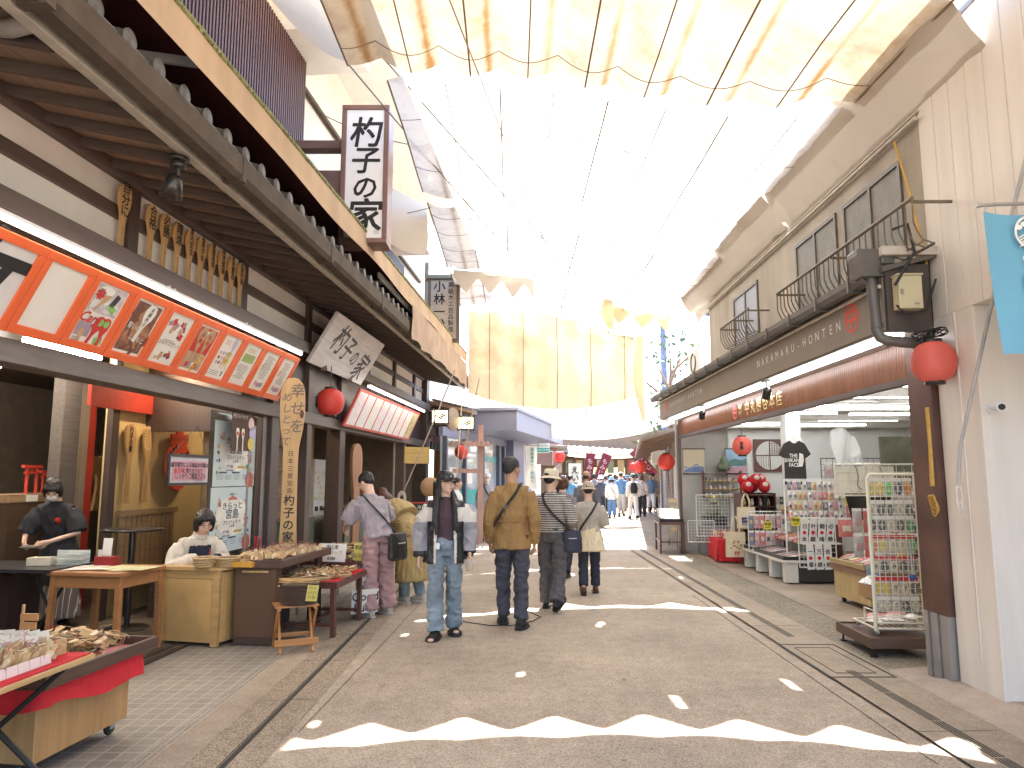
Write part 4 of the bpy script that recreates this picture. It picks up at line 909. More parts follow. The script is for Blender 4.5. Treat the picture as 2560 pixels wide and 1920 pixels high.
def poster(z0_, z1_, s0, s1, label, top):
 T = thing('event_poster', label, 'poster', FL, (-.078, (s0 + s1) / 2, (z0_ + z1_) / 2)); w_, h_ = (s1 - s0) / 2, (z1_ - z0_) / 2
 MB().box(-.001, .001, -w_, w_, -h_, h_).build('sheet', mat('pale blue poster', (.50, .58, .57), .5, .06, 2), T); B = basis((.0025, 0, 0), *LUP); g = MB(); R_ = random.Random(3 if top else 8)
 A = [mat(n_, c, .5) for n_, c in (('navy print', (.05, .07, .13)), ('vermilion print', (.55, .14, .09)), ('leaf print', (.13, .24, .13)), ('tan print b', (.55, .38, .17)), ('cream print', (.72, .70, .62)), ('ochre label', (.52, .36, .08)))]
 g.prism(ellipse(w_ * .75, h_ * .62, 28, 0, h_ * .08), 0, .0008, 4, B)
 def tx(s_, sz, x, y, mi=0, wt=.02): g.text(s_, sz * .42, B @ Matrix.Translation((x, y * h_, .0015)), mi, wt, wide=1.45)
 tx('きらっと', .20, 0, .42); tx('宮島', .26, 0, .16); tx('プロジェクト', .12, 0, -.10); tx('07.06', .11, -.13, -.38, 0, .01); tx('14:00-18:00', .06, -.13, -.50); g.box(.05, .24, -.44 * h_, -.36 * h_, .001, .002, 5, B); tx('広島県ハツ', .05, 0, .78); tx('in 宮島', .07, 0, -.22)
 g.prism([(-.12, .60 * h_), (.12, .60 * h_), (.07, .68 * h_), (.03, .70 * h_), (0, .76 * h_), (-.03, .70 * h_), (-.07, .68 * h_)], .001, .002, 1, B)
 for q in range(6): g.box(-.30 - .035 + .004 * q, -.30 + .035 - .004 * q, (.42 + .045 * q) * h_, (.445 + .045 * q) * h_, .001, .002, 1, B)
 for x0, x1, y0, y1 in ((.27, .41, -.02, .01), (.28, .40, -.07, -.05), (.295, .315, -.22, -.02), (.365, .385, -.22, -.02)): g.box(x0, x1, y0 * h_, y1 * h_, .001, .002, 1, B)
 for q in range(26):
  x = R_.choice((-1, 1)) * R_.uniform(.25, .42); y = R_.uniform(-.6, .6) * h_; g.prism(ellipse(R_.uniform(.01, .03), R_.uniform(.01, .025), 10, x, y), .001, .0018, R_.choice((0, 1, 2, 3, 3, 5, 4)), B)
 g.prism(ellipse(.10, .09, 18, .36, -.80 * h_), .001, .002, 1, B)
 for q in range(4):
  for zz in range(3): g.box(-.42 + .20 * q, -.27 + .19 * q, (-.66 - .06 * zz) * h_, (-.65 - .06 * zz) * h_, .001, .002, 0, B)
 for x in (-.28, .02): g.box(x - .09, x + .09, -.60 * h_, -.55 * h_, .001, .002, 0, B)
 for vi, mi_ in ((i, m_) for i, m_ in enumerate(())): pass
 # keep the printing inside the sheet
 sx = min(1, w_ / .47)
 for v in g.v: v.y *= sx
 g.build('printing', A, T)
poster(1.44, 2.13, 1.21, 2.19, 'pale blue event poster on the glass door, upper of two', True); poster(.75, 1.43, 1.19, 2.17, 'pale blue event poster on the glass door, lower of two', False)
T = thing('framed_notice', 'pink handwritten notice in a dark frame hung on cords', 'notice', FL, (.10, .42, 1.605)); B = basis((.008, 0, 0), *LUP)
fr = MB()
for x0, x1, y0, y1 in ((-.365, .365, .115, .14), (-.365, .365, -.14, -.115), (-.365, -.34, -.115, .115), (.34, .365, -.115, .115)): fr.box(-.012, .012, x0, x1, y0, y1)
fr.build('frame', mat('black frame', (.03, .018, .015), .4), T); f = MB().box(-.004, .002, -.34, .34, -.115, .115).build('mount_card', mat('grey mount', (.48, .45, .46), .6), T)
g = MB(); g.box(-.29, .29, -.095, .08, -.004, -.002, 2, B); g.text('誤字脱字による商品の交換は', .05, B @ Matrix.Translation((0, .045, 0)), 0, .01); g.text('本日中', .06, B @ Matrix.Translation((-.19, -.008, 0)), 1, .02); g.text('に限りますので', .05, B @ Matrix.Translation((.05, -.008, 0)), 0, .01); g.text('しっかりご確認下さい', .055, B @ Matrix.Translation((.02, -.055, 0)), 0, .01); g.text('杓子の家 店主', .028, B @ Matrix.Translation((.14, -.085, 0)), 0, .0)
g.build('lettering', [ink, redink, mat('pink paper', (.52, .26, .30), .6, .05)], f); MB().tube([(0, -.3, .14), (0, .1, .42)], .003, n=4).tube([(0, .3, .14), (0, .1, .42)], .003, n=4).build('cord', wireM, T)
T = thing('strap_card', 'dark brown hanging card of paddle straps with pastel tags', 'display card', FL, (.05, 1.56, 2.02)); B = basis((.006, 0, 0), *LUP)
MB().box(-.004, .004, -.24, .22, -.2, .2).build('card', mat('dark brown card', (.06, .028, .022), .5), T); g = MB(); g.text('杓子ストラップ', .05, B @ Matrix.Translation((-.06, .165, 0)), 0, .01)
for q in range(2): g.prism([(x * .45 - .12 + .13 * q, y * .4 - .08) for x, y in PADP], 0, .003, 0, B); g.prism(ellipse(.022, .022, 12, -.12 + .13 * q, -.02), .003, .004, 4, B)
for q, (yy, mi) in enumerate(((.10, 1), (.0, 2), (-.12, 3))): g.prism(ellipse(.07, .07, 18, .2 + .03 * (q == 1), yy), 0, .005, mi, B)
g.build('tags', [mat('cream tag', (.72, .66, .55), .5), mat('pink tag', (.62, .42, .40), .5), mat('lilac tag', (.45, .40, .60), .5), mat('yellow tag', (.66, .52, .12), .5), redink], T)
# shop interior furniture
T = thing('cafe_table', 'small round dark cafe table in front of the ochre wall', 'table', FL, (-.95, 1.3, 0)); MB().lathe([(0, .985), (.3, .985), (.305, 1.0), (.3, 1.01), (0, 1.01)], 0, 28).build('table_top', blk, T); MB().tube([(0, 0, 0), (0, 0, .985)], .03).build('stem', blk, T); MB().lathe([(0, 0), (.22, 0), (.2, .02), (0, .03)], 0, 20).build('base', blk, T)
T = thing('bench', 'slatted wooden bench with a tall back against the ochre wall', 'bench', FL, (-1.25, 2.4, 0)); MB().box(-.2, .25, -.55, .55, .42, .47).build('seat', shelfw, T); g = MB(); [g.box(-.22, -.18, -.55 + .1 * q, -.47 + .1 * q, .47, 1.12) for q in range(11)]; g.box(-.225, -.17, -.6, .6, 1.1, 1.16); g.build('backrest', shelfw, T); [MB().box(x - .03, x + .03, y - .03, y + .03, 0, .42).build('leg', brown, T) for x in (-.15, .2) for y in (-.5, .5)]
T = thing('display_shelf', 'dark shelf unit deep in the shop stacked with wrapped paddles', 'shelf', FL, (-3.3, .1, 0))
for z in (.55, .95, 1.3, 1.7, 2.1): MB().box(-.25, .25, -1.3, 1.3, z, z + .03).build('shelf_board', inb, T)
for y in (-1.3, 0, 1.27): MB().box(-.25, .25, y, y + .03, 0, 2.4).build('upright', inb, T)
R_ = random.Random(5); cols = [mat('stock %d' % q, c, .6, .2, 9) for q, c in enumerate(((.42, .28, .15), (.30, .08, .06), (.45, .40, .32), (.12, .10, .09), (.55, .42, .25), (.25, .14, .08)))]
for q in range(40):
 z = R_.choice((.58, .98, 1.33, 1.73)); y = R_.uniform(-1.15, 1.15); h = R_.uniform(.08, .24); wd = R_.uniform(.05, .16)
 solo(MB().box(-.1, .1, -wd / 2, wd / 2, 0, h), 'stock_box', cols[q % 6], 'small boxed goods standing on the dark shelf inside', 'box', FL, (-3.18 + R_.uniform(-.02, .04), .1 + y, z + .001), (0, 0, R_.uniform(-.2, .2)), 'boxed goods on the dark inner shelf', bevel=.004)
def torii(F, loc, h, label, group=None):
 g = MB()
 for y in (-.3, .3): g.tube([(0, y * h, 0), (0, y * h, h * .92)], h * .055, n=8)
 g.box(-.05 * h, .05 * h, -.42 * h, .42 * h, .68 * h, .76 * h); g.box(-.07 * h, .07 * h, -.54 * h, .54 * h, .90 * h, 1.0 * h); g.box(-.03 * h, .03 * h, -.04 * h, .04 * h, .76 * h, .9 * h); solo(g, 'torii_model', redp, label, 'model gate', F, loc, (0, 0, .15), group)
GX = -2.5; GY = onL(80, 1060, GX).y; GZ = onL(80, 1066, GX).z
for q, (y, h) in enumerate(((-.1, .32), (.14, .26), (.36, .26))): torii(FL, (GX, GY + y, GZ + .002), h, ['tallest of the red gate models behind the masked clerk', 'middle red gate model behind the masked clerk', 'right hand small red gate model behind the masked clerk'][q])
T = thing('gate_stand', 'wooden display stand carrying red gate models behind the masked clerk', 'display stand', FL, (GX - .1, GY, 0)); MB().box(-.25, .25, -.6, .75, GZ - .09, GZ).build('stand_top', shelfw, T, bevel=.006); MB().box(-.24, .24, -.58, .73, 0, GZ - .09).build('stand_body', inb, T); [MB().box(.25, .256, -.35 + .3 * q, -.18 + .3 * q, GZ - .08, GZ - .01).build('price_tag', paperM, T) for q in range(3)]
for q in range(3): solo(MB().prism([(x * 1.9, y * 1.25) for x, y in PADP], -.02, .02, 0, basis((0, 0, 0), (0, 1, 0), (0, 0, 1))), 'blank_paddle', pale, 'large unlettered paddle standing inside behind the posts', 'wooden paddle', FL, (-2.75 - .1 * q, onL(175 + 22 * q, 960, -2.75 - .1 * q).y, 1.45), (0, .05 * q, 0), 'unlettered paddles standing inside')
inT = emit('dim interior tube', (1, .90, .78), 30.0)
for q, (x, y, L) in enumerate(((-1.2, -1.3, 1.1), (-1.6, .4, 1.1), (-2.6, -3.0, 1.2), (-3.2, .8, 1.2))): tube_light(FL, (x, y, 2.84), (x + .02, y + L, 2.84), 'lit ceiling tube inside the dark left shop, ' + ['nearest the street', 'above the red frame', 'nearest the camera', 'deepest in the room'][q], inT, .022)
warmL = emit('warm spot bulb', (1, .78, .50), 260.0)
for q, (x, y) in enumerate(((-1.0, 2.1), (-.7, 3.6), (-1.2, 7.6))):
 T = thing('ceiling_spotlight', 'small warm ceiling spotlight ' + ['over the ochre wall paddles', 'over the bottle shelves', 'in the second doorway'][q], 'spotlight', FL, (x, y, 2.98)); MB().lathe([(.05, 0), (.06, -.12), (.05, -.12), (.04, -.01)], 0, 14).build('lamp_shade', blk, T); MB().ell((0, 0, -.09), (.036, .036, .036)).build('bulb', warmL, T)
for q in range(9): solo(MB().lathe([(0, 0), (.03, 0), (.032, .02), (.032, .13), (.012, .17), (.012, .22), (.0, .22)], 0, 10), 'sake_bottle', mat('bottle %d' % (q % 2), ((.05, .07, .03), (.10, .05, .02))[q % 2], .12, spec=.6), 'small dark bottle on the warm lit shelf behind the giant paddle', 'bottle', FL, (-.64, 3.15 + .1 * q, 1.281), (0, 0, 0), 'bottles on the warm shelf')
torii(FL, (-.65, 3.4, 1.651), .28, 'red gate model on the upper warm shelf', None); torii(FL, (-.65, 3.75, 1.651), .28, 'second red gate model on the upper warm shelf', None)
# ticket machine in the second doorway
T = thing('ticket_machine', 'white food ticket machine with rows of buttons in the second doorway', 'vending machine', FL, (-1.2, 7.1, 0)); MB().box(-.2, .2, -.3, .3, .85, 1.85).box(-.22, .22, -.32, .32, 0, .85).build('cabinet', mat('offwhite machine', (.62, .60, .55), .4, .04), T, bevel=.01); g = MB()
for a in range(6):
 for b in range(6): g.box(.2, .21, -.26 + .088 * a, -.19 + .088 * a, 1.12 + .09 * b, 1.19 + .09 * b, 0 if (a + b) % 5 else 1)
g.box(.2, .212, -.24, -.1, .92, 1.0, 2); g.box(.2, .212, .02, .16, .92, 1.0, 2); g.build('buttons', [mat('button ivory', (.66, .64, .58), .3), mat('button yellow', (.60, .52, .2), .3), dark], T)
for q in range(8): solo(MB().lathe([(0, 0), (.035, 0), (.035, .16), (.012, .22), (.012, .27), (0, .27)], 0, 9), 'sauce_bottle', [ink, redink, MATS['bottle 0']][q % 3], 'bottle on the dark counter in the second doorway', 'bottle', FL, (-.5, 7.4 + .11 * q, 1.0), group='bottles on the second doorway counter')
T = thing('marble_counter', 'dark counter with marble front in the second doorway', 'counter', FL, (-.5, 7.5, 0)); MB().box(-.25, .2, -1.0, 1.3, .95, 1.0).build('counter_top', inb, T); MB().box(-.22, .17, -.98, 1.28, 0, .95).build('counter_body', MATS['green marble'], T)
# ================================================================== STALLS ON THE LEFT PAVEMENT
redcloth = mat('crimson felt cloth', (.52, .018, .025), .85, .12, 4, .2, 40); wick = wood('pale wicker', (.46, .31, .15), (.28, .17, .07), axis='X', scale=6, bump=.5); dwick = wood('dark wicker', (.07, .035, .022), (.03, .015, .01), axis='X', scale=7, bump=.7, rough=.45)
tagC = [mat('charm wood %d' % q, c, .6, .2, 12) for q, c in enumerate(((.58, .41, .21), (.48, .31, .14), (.64, .50, .30), (.40, .24, .11)))]; strC = [mat('charm cord %d' % q, c, .7) for q, c in enumerate(((.42, .03, .04), (.30, .09, .22), (.06, .05, .05), (.55, .40, .16)))]
def heap(name, label, F, loc, area, n, size, cat='charms', hgt=.03, rot=0, seed=1, dens=None, stuff=True, up=False):
 """loose pile of small wooden charms with cords"""
 R_ = random.Random(seed); g = MB()
 for q in range(n):
  x, y = R_.uniform(-area[0] / 2, area[0] / 2), R_.uniform(-area[1] / 2, area[1] / 2)
  if dens == 'round' and (2 * x / area[0]) ** 2 + (2 * y / area[1]) ** 2 > 1: continue
  z = R_.uniform(.002, hgt) * (1 if dens != 'round' else 1.3 - .8 * ((2 * x / area[0]) ** 2 + (2 * y / area[1]) ** 2)); s_ = size * R_.uniform(.7, 1.3)
  T = Matrix.Translation((x, y, z)) @ Euler((R_.uniform(-.5, .5) + (1.0 if up else 0), R_.uniform(-.5, .5), R_.uniform(-.6, .6) if up else R_.uniform(0, 6.3))).to_matrix().to_4x4()
  g.prism([(-.25 * s_, -.5 * s_), (.25 * s_, -.5 * s_), (.3 * s_, .2 * s_), (.12 * s_, .5 * s_), (-.12 * s_, .5 * s_), (-.3 * s_, .2 * s_)], -.002, .002, R_.randrange(4), T)
  if q % 2 == 0:
   p = [T @ Vector((0, .45 * s_, .003)), T @ Vector((R_.uniform(-.6, .6) * s_, .9 * s_, .012)), T @ Vector((R_.uniform(-.8, .8) * s_, 1.2 * s_, .004))]; g.tube(p, .0013, 4 + R_.randrange(4), n=3, caps=False)
 o = solo(g, name, tagC + strC, label, cat, F, loc, (0, 0, rot))
 if stuff: o['kind'] = 'stuff'
 return o
def basket(F, loc, r, h, label, m=None, tray=False, n=26, lip=1.15):
 T = thing('wicker_basket', label, 'basket', F, loc); g = MB(); m = m or wick; rows = max(3, int(h / .014))
 for q in range(rows):
  t = q / (rows - 1); rr = r * (1 + (lip - 1) * t); ph = (q % 2) * pi
  P = [(rr * cos(a) * (1 + .025 * sin(n * a / 2 + ph)), rr * sin(a) * (1 + .025 * sin(n * a / 2 + ph)), h * t + .006) for a in [2 * pi * k_ / 48 for k_ in range(49)]]; g.tube(P, .0075, n=5, caps=False)
 g.lathe([(0, .004), (r * .98, .004), (r * 1.0, .008), (0, .01)], 0, 24); g.build('weave', m, T)
 P = [(r * lip * cos(a), r * lip * sin(a), h + .006) for a in [2 * pi * k_ / 36 for k_ in range(37)]]; MB().tube(P, .011, n=6, caps=False).build('rim', m, T); return T
# --- trolley with shallow tray
TR = (-2.62, 4.28, 0); TA = radians(-6.5)
T = thing('display_trolley', 'wood veneer trolley on castors under a shallow dark tray with red cloth skirt', 'display trolley', FW, TR, (0, 0, TA))
ven = wood('oak veneer', (.42, .24, .10), (.30, .155, .06), axis='Z', rough=.4, scale=2.2); lvx = .27
MB().box(-.6, lvx - .05, -.39, .36, .085, .5).build('body', ven, T, bevel=.004); trayM = wood('chipped dark tray', (.085, .045, .03), (.05, .028, .02), axis='Y', rough=.5)
g = MB(); g.box(-.68, lvx + .06, -.48, .47, .475, .485); g.box(lvx + .03, lvx + .06, -.48, .47, .485, .545).box(-.68, lvx + .03, -.48, -.45, .485, .545).box(-.68, lvx + .03, .44, .47, .485, .545); g.build('tray', trayM, T, bevel=.004)
MB().box(-.66, lvx + .028, -.448, .438, .486, .494).build('lining', redcloth, T)
def skirt(u, v):
 c = [(-.62, -.42), (lvx, -.42), (lvx, .40), (-.62, .40)]; L = [.89, .82, .89]; tot = sum(L); d = u * tot; i = 0
 while i < 2 and d > L[i]: d -= L[i]; i += 1
 p = Vector(c[i]).lerp(Vector(c[i + 1]), d / L[i]); sag = .10 + .045 * abs(sin(u * 7 + .6)) + .02 * mnoise.noise((u * 9, 1, 2))
 nrm = ((0, -1), (1, 0), (0, 1))[i]; b = .012 + .02 * v + .012 * mnoise.noise((u * 22, v * 2, 5)); return (p.x + nrm[0] * b, p.y + nrm[1] * b, .476 - sag * v)
MB().grid(skirt, 80, 6).build('cloth_skirt', redcloth, T)
for x in (lvx - .12, -.52):
 for y in (-.33, .30):
  c = MB(); c.lathe([(0, -.014), (.036, -.014), (.042, -.008), (.042, .008), (.036, .014), (0, .014)], 0, 18, Matrix.Translation((x, y, .042)) @ Matrix.Rotation(pi / 2, 4, 'Y')); w_o = c.build('castor', mat('black rubber', (.015, .015, .015), .5), T)
  MB().box(x - .022, x - .017, y - .02, y + .025, .035, .085).box(x + .017, x + .022, y - .02, y + .025, .035, .085).build('castor_fork', mat('zinc', (.42, .42, .40), .35, metal=.6), w_o)
Rz = Matrix.Rotation(TA, 4, 'Z')
def tr(x, y, z): return tuple(Vector(TR) + Rz @ Vector((x, y, z)))
heap('charm_pile', 'heap of pale wooden charms in clear bags at the back of the red lined tray', FW, tr(-.12, .22, .497), (.50, .34), 260, .07, hgt=.10, rot=TA, seed=2)
heap('charm_pile', 'small flat pile of charms near the front edge of the red lined tray', FW, tr(.10, -.10, .497), (.22, .26), 110, .05, hgt=.035, rot=TA, seed=3)
bagM = mat('clear bag with red tint', (.46, .16, .17), .18, .35, 10, spec=.7)
for q, (x, y, w_, d, a) in enumerate(((.16, .28, .13, .22, 0), (.02, .05, .14, .16, .2), (.15, -.32, .16, .18, .1), (-.05, -.34, .18, .16, -.2), (-.3, -.36, .2, .14, .1))):
 g = MB(); g.grid(lambda u, v: ((u - .5) * w_, (v - .5) * d, .006 + .012 * sin(pi * u) * sin(pi * v) + .006 * mnoise.noise((u * 5, v * 5, q))), 8, 8)
 solo(g, 'plastic_packet', [bagM, mat('clear bag pale', (.55, .47, .36), .2, .3, 14, spec=.7)][q == 1], ['pink flat packet beside the far rim of the trolley tray', 'pale flat packet in the middle of the trolley tray', 'reddish packet at the near right corner of the trolley tray', 'reddish packet second from the near right tray corner', 'reddish packet under the folding table edge'][q], 'packet', FW, tr(x, y, .498), (0, 0, TA + a))
basket(FW, tr(-.05, -.02, .497), .10, .025, 'round shallow wicker tray lying in the trolley')
T = thing('oval_tag', 'purple oval display tag leaning in the trolley tray', 'tag', FW, tr(-.19, -.08, .497), (radians(20), 0, TA - .5)); MB().prism(ellipse(.05, .085, 24, 0, .085), -.003, .003, 0, basis((0, 0, 0), (1, 0, 0), (0, 0, 1))).build('plate', mat('purple tag', (.16, .12, .30), .45), T); MB().tube([(.04 * cos(a), -.005, .085 + .07 * sin(a)) for a in [2 * pi * k_ / 24 for k_ in range(25)]], .002, n=4).build('border', paperM, T)
T = thing('signpost_tag', 'small orange wooden signpost stuck among the charms', 'price sign', FW, tr(-.27, .05, .497), (0, 0, TA)); MB().bar((0, 0, 0), (0, 0, .30), .012, .012).build('stick', pale, T); MB().box(-.01, .09, -.008, .004, .16, .20).box(-.01, .10, -.008, .004, .21, .25).build('plates', mat('orange wood plate', (.50, .24, .09), .5), T)
T = thing('arched_basket', 'low wicker basket with looped rim at the back of the trolley', 'basket', FW, tr(.02, .42, .50)); g = MB()
for q in range(18): a = 2 * pi * q / 18; g.tube([(.09 * cos(a), .06 * sin(a), 0), (.11 * cos(a), .075 * sin(a), .05), (.11 * cos(a + .35), .075 * sin(a + .35), .05), (.09 * cos(a + .35), .06 * sin(a + .35), 0)], .004, n=4)
g.lathe([(0, 0), (.1, 0), (.1, .006)], 0, 20, squash=.65); g.build('weave', wick, T)
# --- near folding table
NT = (-2.55, 3.20, 0); NA = radians(-4.0)
T = thing('folding_table', 'narrow folding table with crossed black legs covered in red felt, nearest the camera', 'folding table', FW, NT, (0, 0, NA)); MB().box(-.42, .40, -.62, .60, .635, .66).build('table_top', paleY, T, bevel=.004); MB().box(-.40, .385, -.60, .585, .6605, .667).build('felt', redcloth, T)
lgM = mat('black leg tube', (.03, .028, .026), .4, metal=.3)
for y in (.48,): MB().tube([(-.38, y, .63), (.37, y + .02, 0)], .014, n=8).build('leg', lgM, T); MB().tube([(.33, y + .03, .63), (-.38, y + .03, .0)], .014, n=8).build('leg', lgM, T)
MB().tube([(-.38, -.5, .63), (.37, -.5, 0)], .014, n=8).build('leg', lgM, T); MB().tube([(.33, -.47, .63), (-.38, -.47, .0)], .014, n=8).build('leg', lgM, T)
Rn = Matrix.Rotation(NA, 4, 'Z')
def nt(x, y, z): return tuple(Vector(NT) + Rn @ Vector((x, y, z)))
for q in range(13): solo(MB().box(-.002, .002, -.033, .033, 0, .045), 'price_card', mat('pinkish price card', (.66, .54, .50), .5, .05), 'pale price card standing along the red felt edge', 'price card', FW, nt(.33 + .0, -.50 + .07 * q, .668), (0, -.15, NA), 'price cards along the folding table edge')
heap('charm_pile', 'rows of upright straw coloured charms behind the price cards on the folding table', FW, nt(.10, -.05, .668), (.42, 1.0), 420, .062, hgt=.07, rot=NA, seed=6, up=True)
T = thing('wooden_crate', 'low pale wooden box of card packed charms on the folding table', 'crate', FW, nt(.06, .44, .668), (0, 0, NA - .12)); g = MB(); g.box(-.2, .2, -.14, .14, 0, .008); 
for a in ((-.2, .2, -.14, -.13), (-.2, .2, .13, .14), (-.2, -.19, -.13, .13), (.19, .2, -.13, .13)): g.box(a[0], a[1], a[2], a[3], .008, .075)
g.build('box', wick, T)
R_ = random.Random(9)
for q in range(14):
 x, y = -.16 + .35 * (q % 7) / 7, -.06 + .12 * (q // 7); g = MB(); g.cbox((0, 0, .055), (.055, .004, .11)); g.cbox((0, -.003, .05), (.03, .003, .06), mi=1)
 solo(g, 'charm_card', [mat('ivory card', (.62, .52, .38), .5), [mat('charm card pink', (.55, .25, .24), .5), mat('charm card wood', (.50, .33, .15), .5)][q % 2]], 'card packed charm standing in the low wooden box', 'charm card', FW, nt(.06 + x, .44 + y, .678), (-.35 + R_.uniform(-.2, .2), R_.uniform(-.15, .15), R_.uniform(-.3, .3) + .6), 'card packed charms in the wooden box')
# --- writing desk
T = thing('writing_desk', 'pale birch desk with curved corner where the woman writes', 'desk', FW, (-2.98, 6.86, 0), (0, 0, radians(-13.8))); birch = mat('birch panel', (.56, .335, .125), .45, .16, 3.2); hon = wood('honey desk timber', (.50, .30, .12), axis='X', rough=.4)
fp = [(-.33, .0), (.20, .0), (.26, .012), (.29, .05), (.30, .10), (.30, .5), (-.33, .5)]; MB().prism(fp, .03, .66).build('body', birch, T, bevel=.003); tp = [(-.37, -.04), (.20, -.04), (.29, -.02), (.335, .04), (.345, .10), (.345, .55), (-.37, .55)]; MB().prism(tp, .68, .71).build('desk_top', hon, T, bevel=.006)
MB().box(-.335, -.295, -.012, .0, .0, .68).box(.225, .295, -.014, .03, .0, .68).box(-.295, .225, -.008, .0, .60, .68).build('frame', hon, T, bevel=.004)
# --- wooden side table left of it
T = thing('wooden_table', 'orange brown wooden side table with papers left of the desk', 'table', FW, (-3.60, 6.55, 0), (0, 0, radians(-10))); ob = wood('orange brown timber', (.36, .16, .06), axis='X', rough=.4); MB().box(-.36, .36, -.3, .3, .70, .735).build('table_top', ob, T, bevel=.006); MB().box(-.32, .32, -.27, -.25, .60, .70).box(.31, .33, -.25, .25, .60, .70).box(-.33, -.31, -.25, .25, .6, .7).build('apron', ob, T)
for x in (-.315, .315):
 for y in (-.255, .255): MB().bar((x, y, .70), (x * 1.05, y * 1.05, 0), .045, .045).build('leg', ob, T)
solo(MB().grid(lambda u, v: ((u - .5) * .45, (v - .5) * .34, .004 + .01 * mnoise.noise((u * 3, v * 3, 1)) ** 2 + .05 * max(0, .1 - v) * sin(u * 9)), 14, 10), 'newsprint_sheet', paper('greenish newsprint', (.52, .50, .32), (.2, .19, .12), dens=.4, accent=(.45, .42, .2)), 'greenish sheet of newsprint spread on the side table', 'paper sheet', FW, (-3.40, 6.50, .738), (0, 0, -.15))
solo(MB().grid(lambda u, v: ((u - .5) * .28, (v - .5) * .36, .003), 3, 3), 'paper_sheet', paper('plain notes', (.66, .60, .54), (.3, .25, .25), dens=.3), 'pale sheet of notes on the left end of the side table', 'paper sheet', FW, (-3.78, 6.55, .738), (0, 0, .1))
# --- clerk's counter at the left
T = thing('clerk_counter', 'dark counter with folding legs in front of the masked clerk', 'counter', FW, (-4.35, 6.65, 0), (0, 0, radians(-6))); MB().box(-.55, .42, -.32, .3, .72, .75).build('counter_top', mat('black table top', (.03, .028, .03), .3), T); MB().box(-.9, -.1, -.12, .25, .05, .68).build('drawer_box', mat('dark maroon box', (.035, .016, .015), .5), T); [MB().tube([(x0, 0, .72), (x1, 0, 0)], .014).build('leg', lgM, T) for x0, x1 in ((.0, .40), (.40, .0))]
solo(MB().box(-.1, .1, -.06, .06, 0, .07), 'card_box', mat('cream card box', (.55, .48, .36), .5), 'cream card box on the clerk counter', 'box', FW, (-4.25, 6.62, .752), (0, 0, .1), bevel=.003); T = thing('acrylic_stand', 'clear stacked acrylic tray on the clerk counter', 'tray', FW, (-4.05, 6.70, .752)); [MB().box(-.14 + .04 * q, .14, -.06, .06, .0 + .045 * q, .01 + .045 * q).build('tier', glass('clear acrylic', (.75, .78, .74), .05, .45), T) for q in range(3)]; MB().box(-.15, .15, .06, .07, 0, .12).build('back_plate', MATS['clear acrylic'], T)
T = thing('tissue_box', 'red box with a white card and swabs on the side table edge', 'box', FW, (-3.72, 6.74, .738), (0, 0, -.1)); MB().box(-.1, .1, -.05, .05, 0, .08).build('box', mat('deep red box', (.25, .02, .02), .4), T, bevel=.003); MB().cbox((-.03, .03, .16), (.09, .004, .16), (-.1, 0, 0)).build('card', paperM, T); g = MB(); [g.tube([(-.08 + .006 * q, -.02, .05), (-.085 + .008 * q, -.02, .14)], .003, n=5) for q in range(6)]; g.build('swabs', paperM, T)
# on the desk
basket(FW, (-2.86, 6.83, .712), .085, .075, 'round wicker basket on the desk, left of the pair', lip=1.25); basket(FW, (-2.66, 6.88, .712), .088, .07, 'round wicker basket on the desk, right of the pair', lip=1.25); basket(FW, (-2.42, 7.28, .712), .12, .07, 'larger wicker basket at the right end of the desk', lip=1.2)
T = thing('charm_box', 'yellow orange open box full of charms on the desk corner', 'box', FW, (-2.49, 6.84, .712), (0, 0, -.15)); g = MB().box(-.1, .1, -.06, .06, 0, .006)
for a in ((-.1, .1, -.06, -.055), (-.1, .1, .055, .06), (-.1, -.095, -.055, .055), (.095, .1, -.055, .055)): g.box(*a, .006, .05)
g.build('box', mat('yellow orange card', (.56, .28, .04), .5, .05), T); heap('charm_pile', 'reddish charms heaped in the yellow box on the desk', FW, (-2.49, 6.84, .75), (.17, .1), 70, .035, hgt=.03, seed=12)
for q, (x, y) in enumerate(((-2.86, 6.83), (-2.66, 6.88), (-2.42, 7.28))): heap('charm_pile', 'few charms lying in the ' + ['left', 'right', 'larger'][q] + ' desk basket', FW, (x, y, .725), (.15, .15), 30, .03, dens='round', hgt=.03, seed=20 + q)
solo(MB().box(-.12, .12, -.09, .09, 0, .02), 'writing_board', wood('pale writing board', (.55, .42, .24), axis='X'), 'pale board under the writing hands', 'board', FW, (-2.76, 7.05, .712), (0, 0, -.2), bevel=.003)
# --- brown cabinet with charms on top
T = thing('brown_cabinet', 'chocolate brown cabinet with a narrow handle strip, right of the desk', 'cabinet', FW, (-2.39, 6.85, 0), (0, 0, radians(-7))); choc = mat('chocolate laminate', (.115, .06, .035), .5, .10, 2)
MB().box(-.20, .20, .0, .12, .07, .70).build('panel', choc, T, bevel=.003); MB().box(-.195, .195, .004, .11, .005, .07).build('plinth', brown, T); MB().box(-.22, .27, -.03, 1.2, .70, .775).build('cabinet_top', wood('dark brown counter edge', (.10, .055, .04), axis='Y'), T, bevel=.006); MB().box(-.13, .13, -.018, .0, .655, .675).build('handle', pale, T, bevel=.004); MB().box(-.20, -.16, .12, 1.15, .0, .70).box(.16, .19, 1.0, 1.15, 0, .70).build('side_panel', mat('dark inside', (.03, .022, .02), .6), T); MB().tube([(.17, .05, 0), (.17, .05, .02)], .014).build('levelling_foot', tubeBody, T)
heap('charm_pile', 'long bed of straw coloured charms on the brown cabinet top', FW, (-2.30, 7.32, .778), (.42, 1.0), 520, .05, hgt=.045, rot=radians(-7), seed=14, up=True)
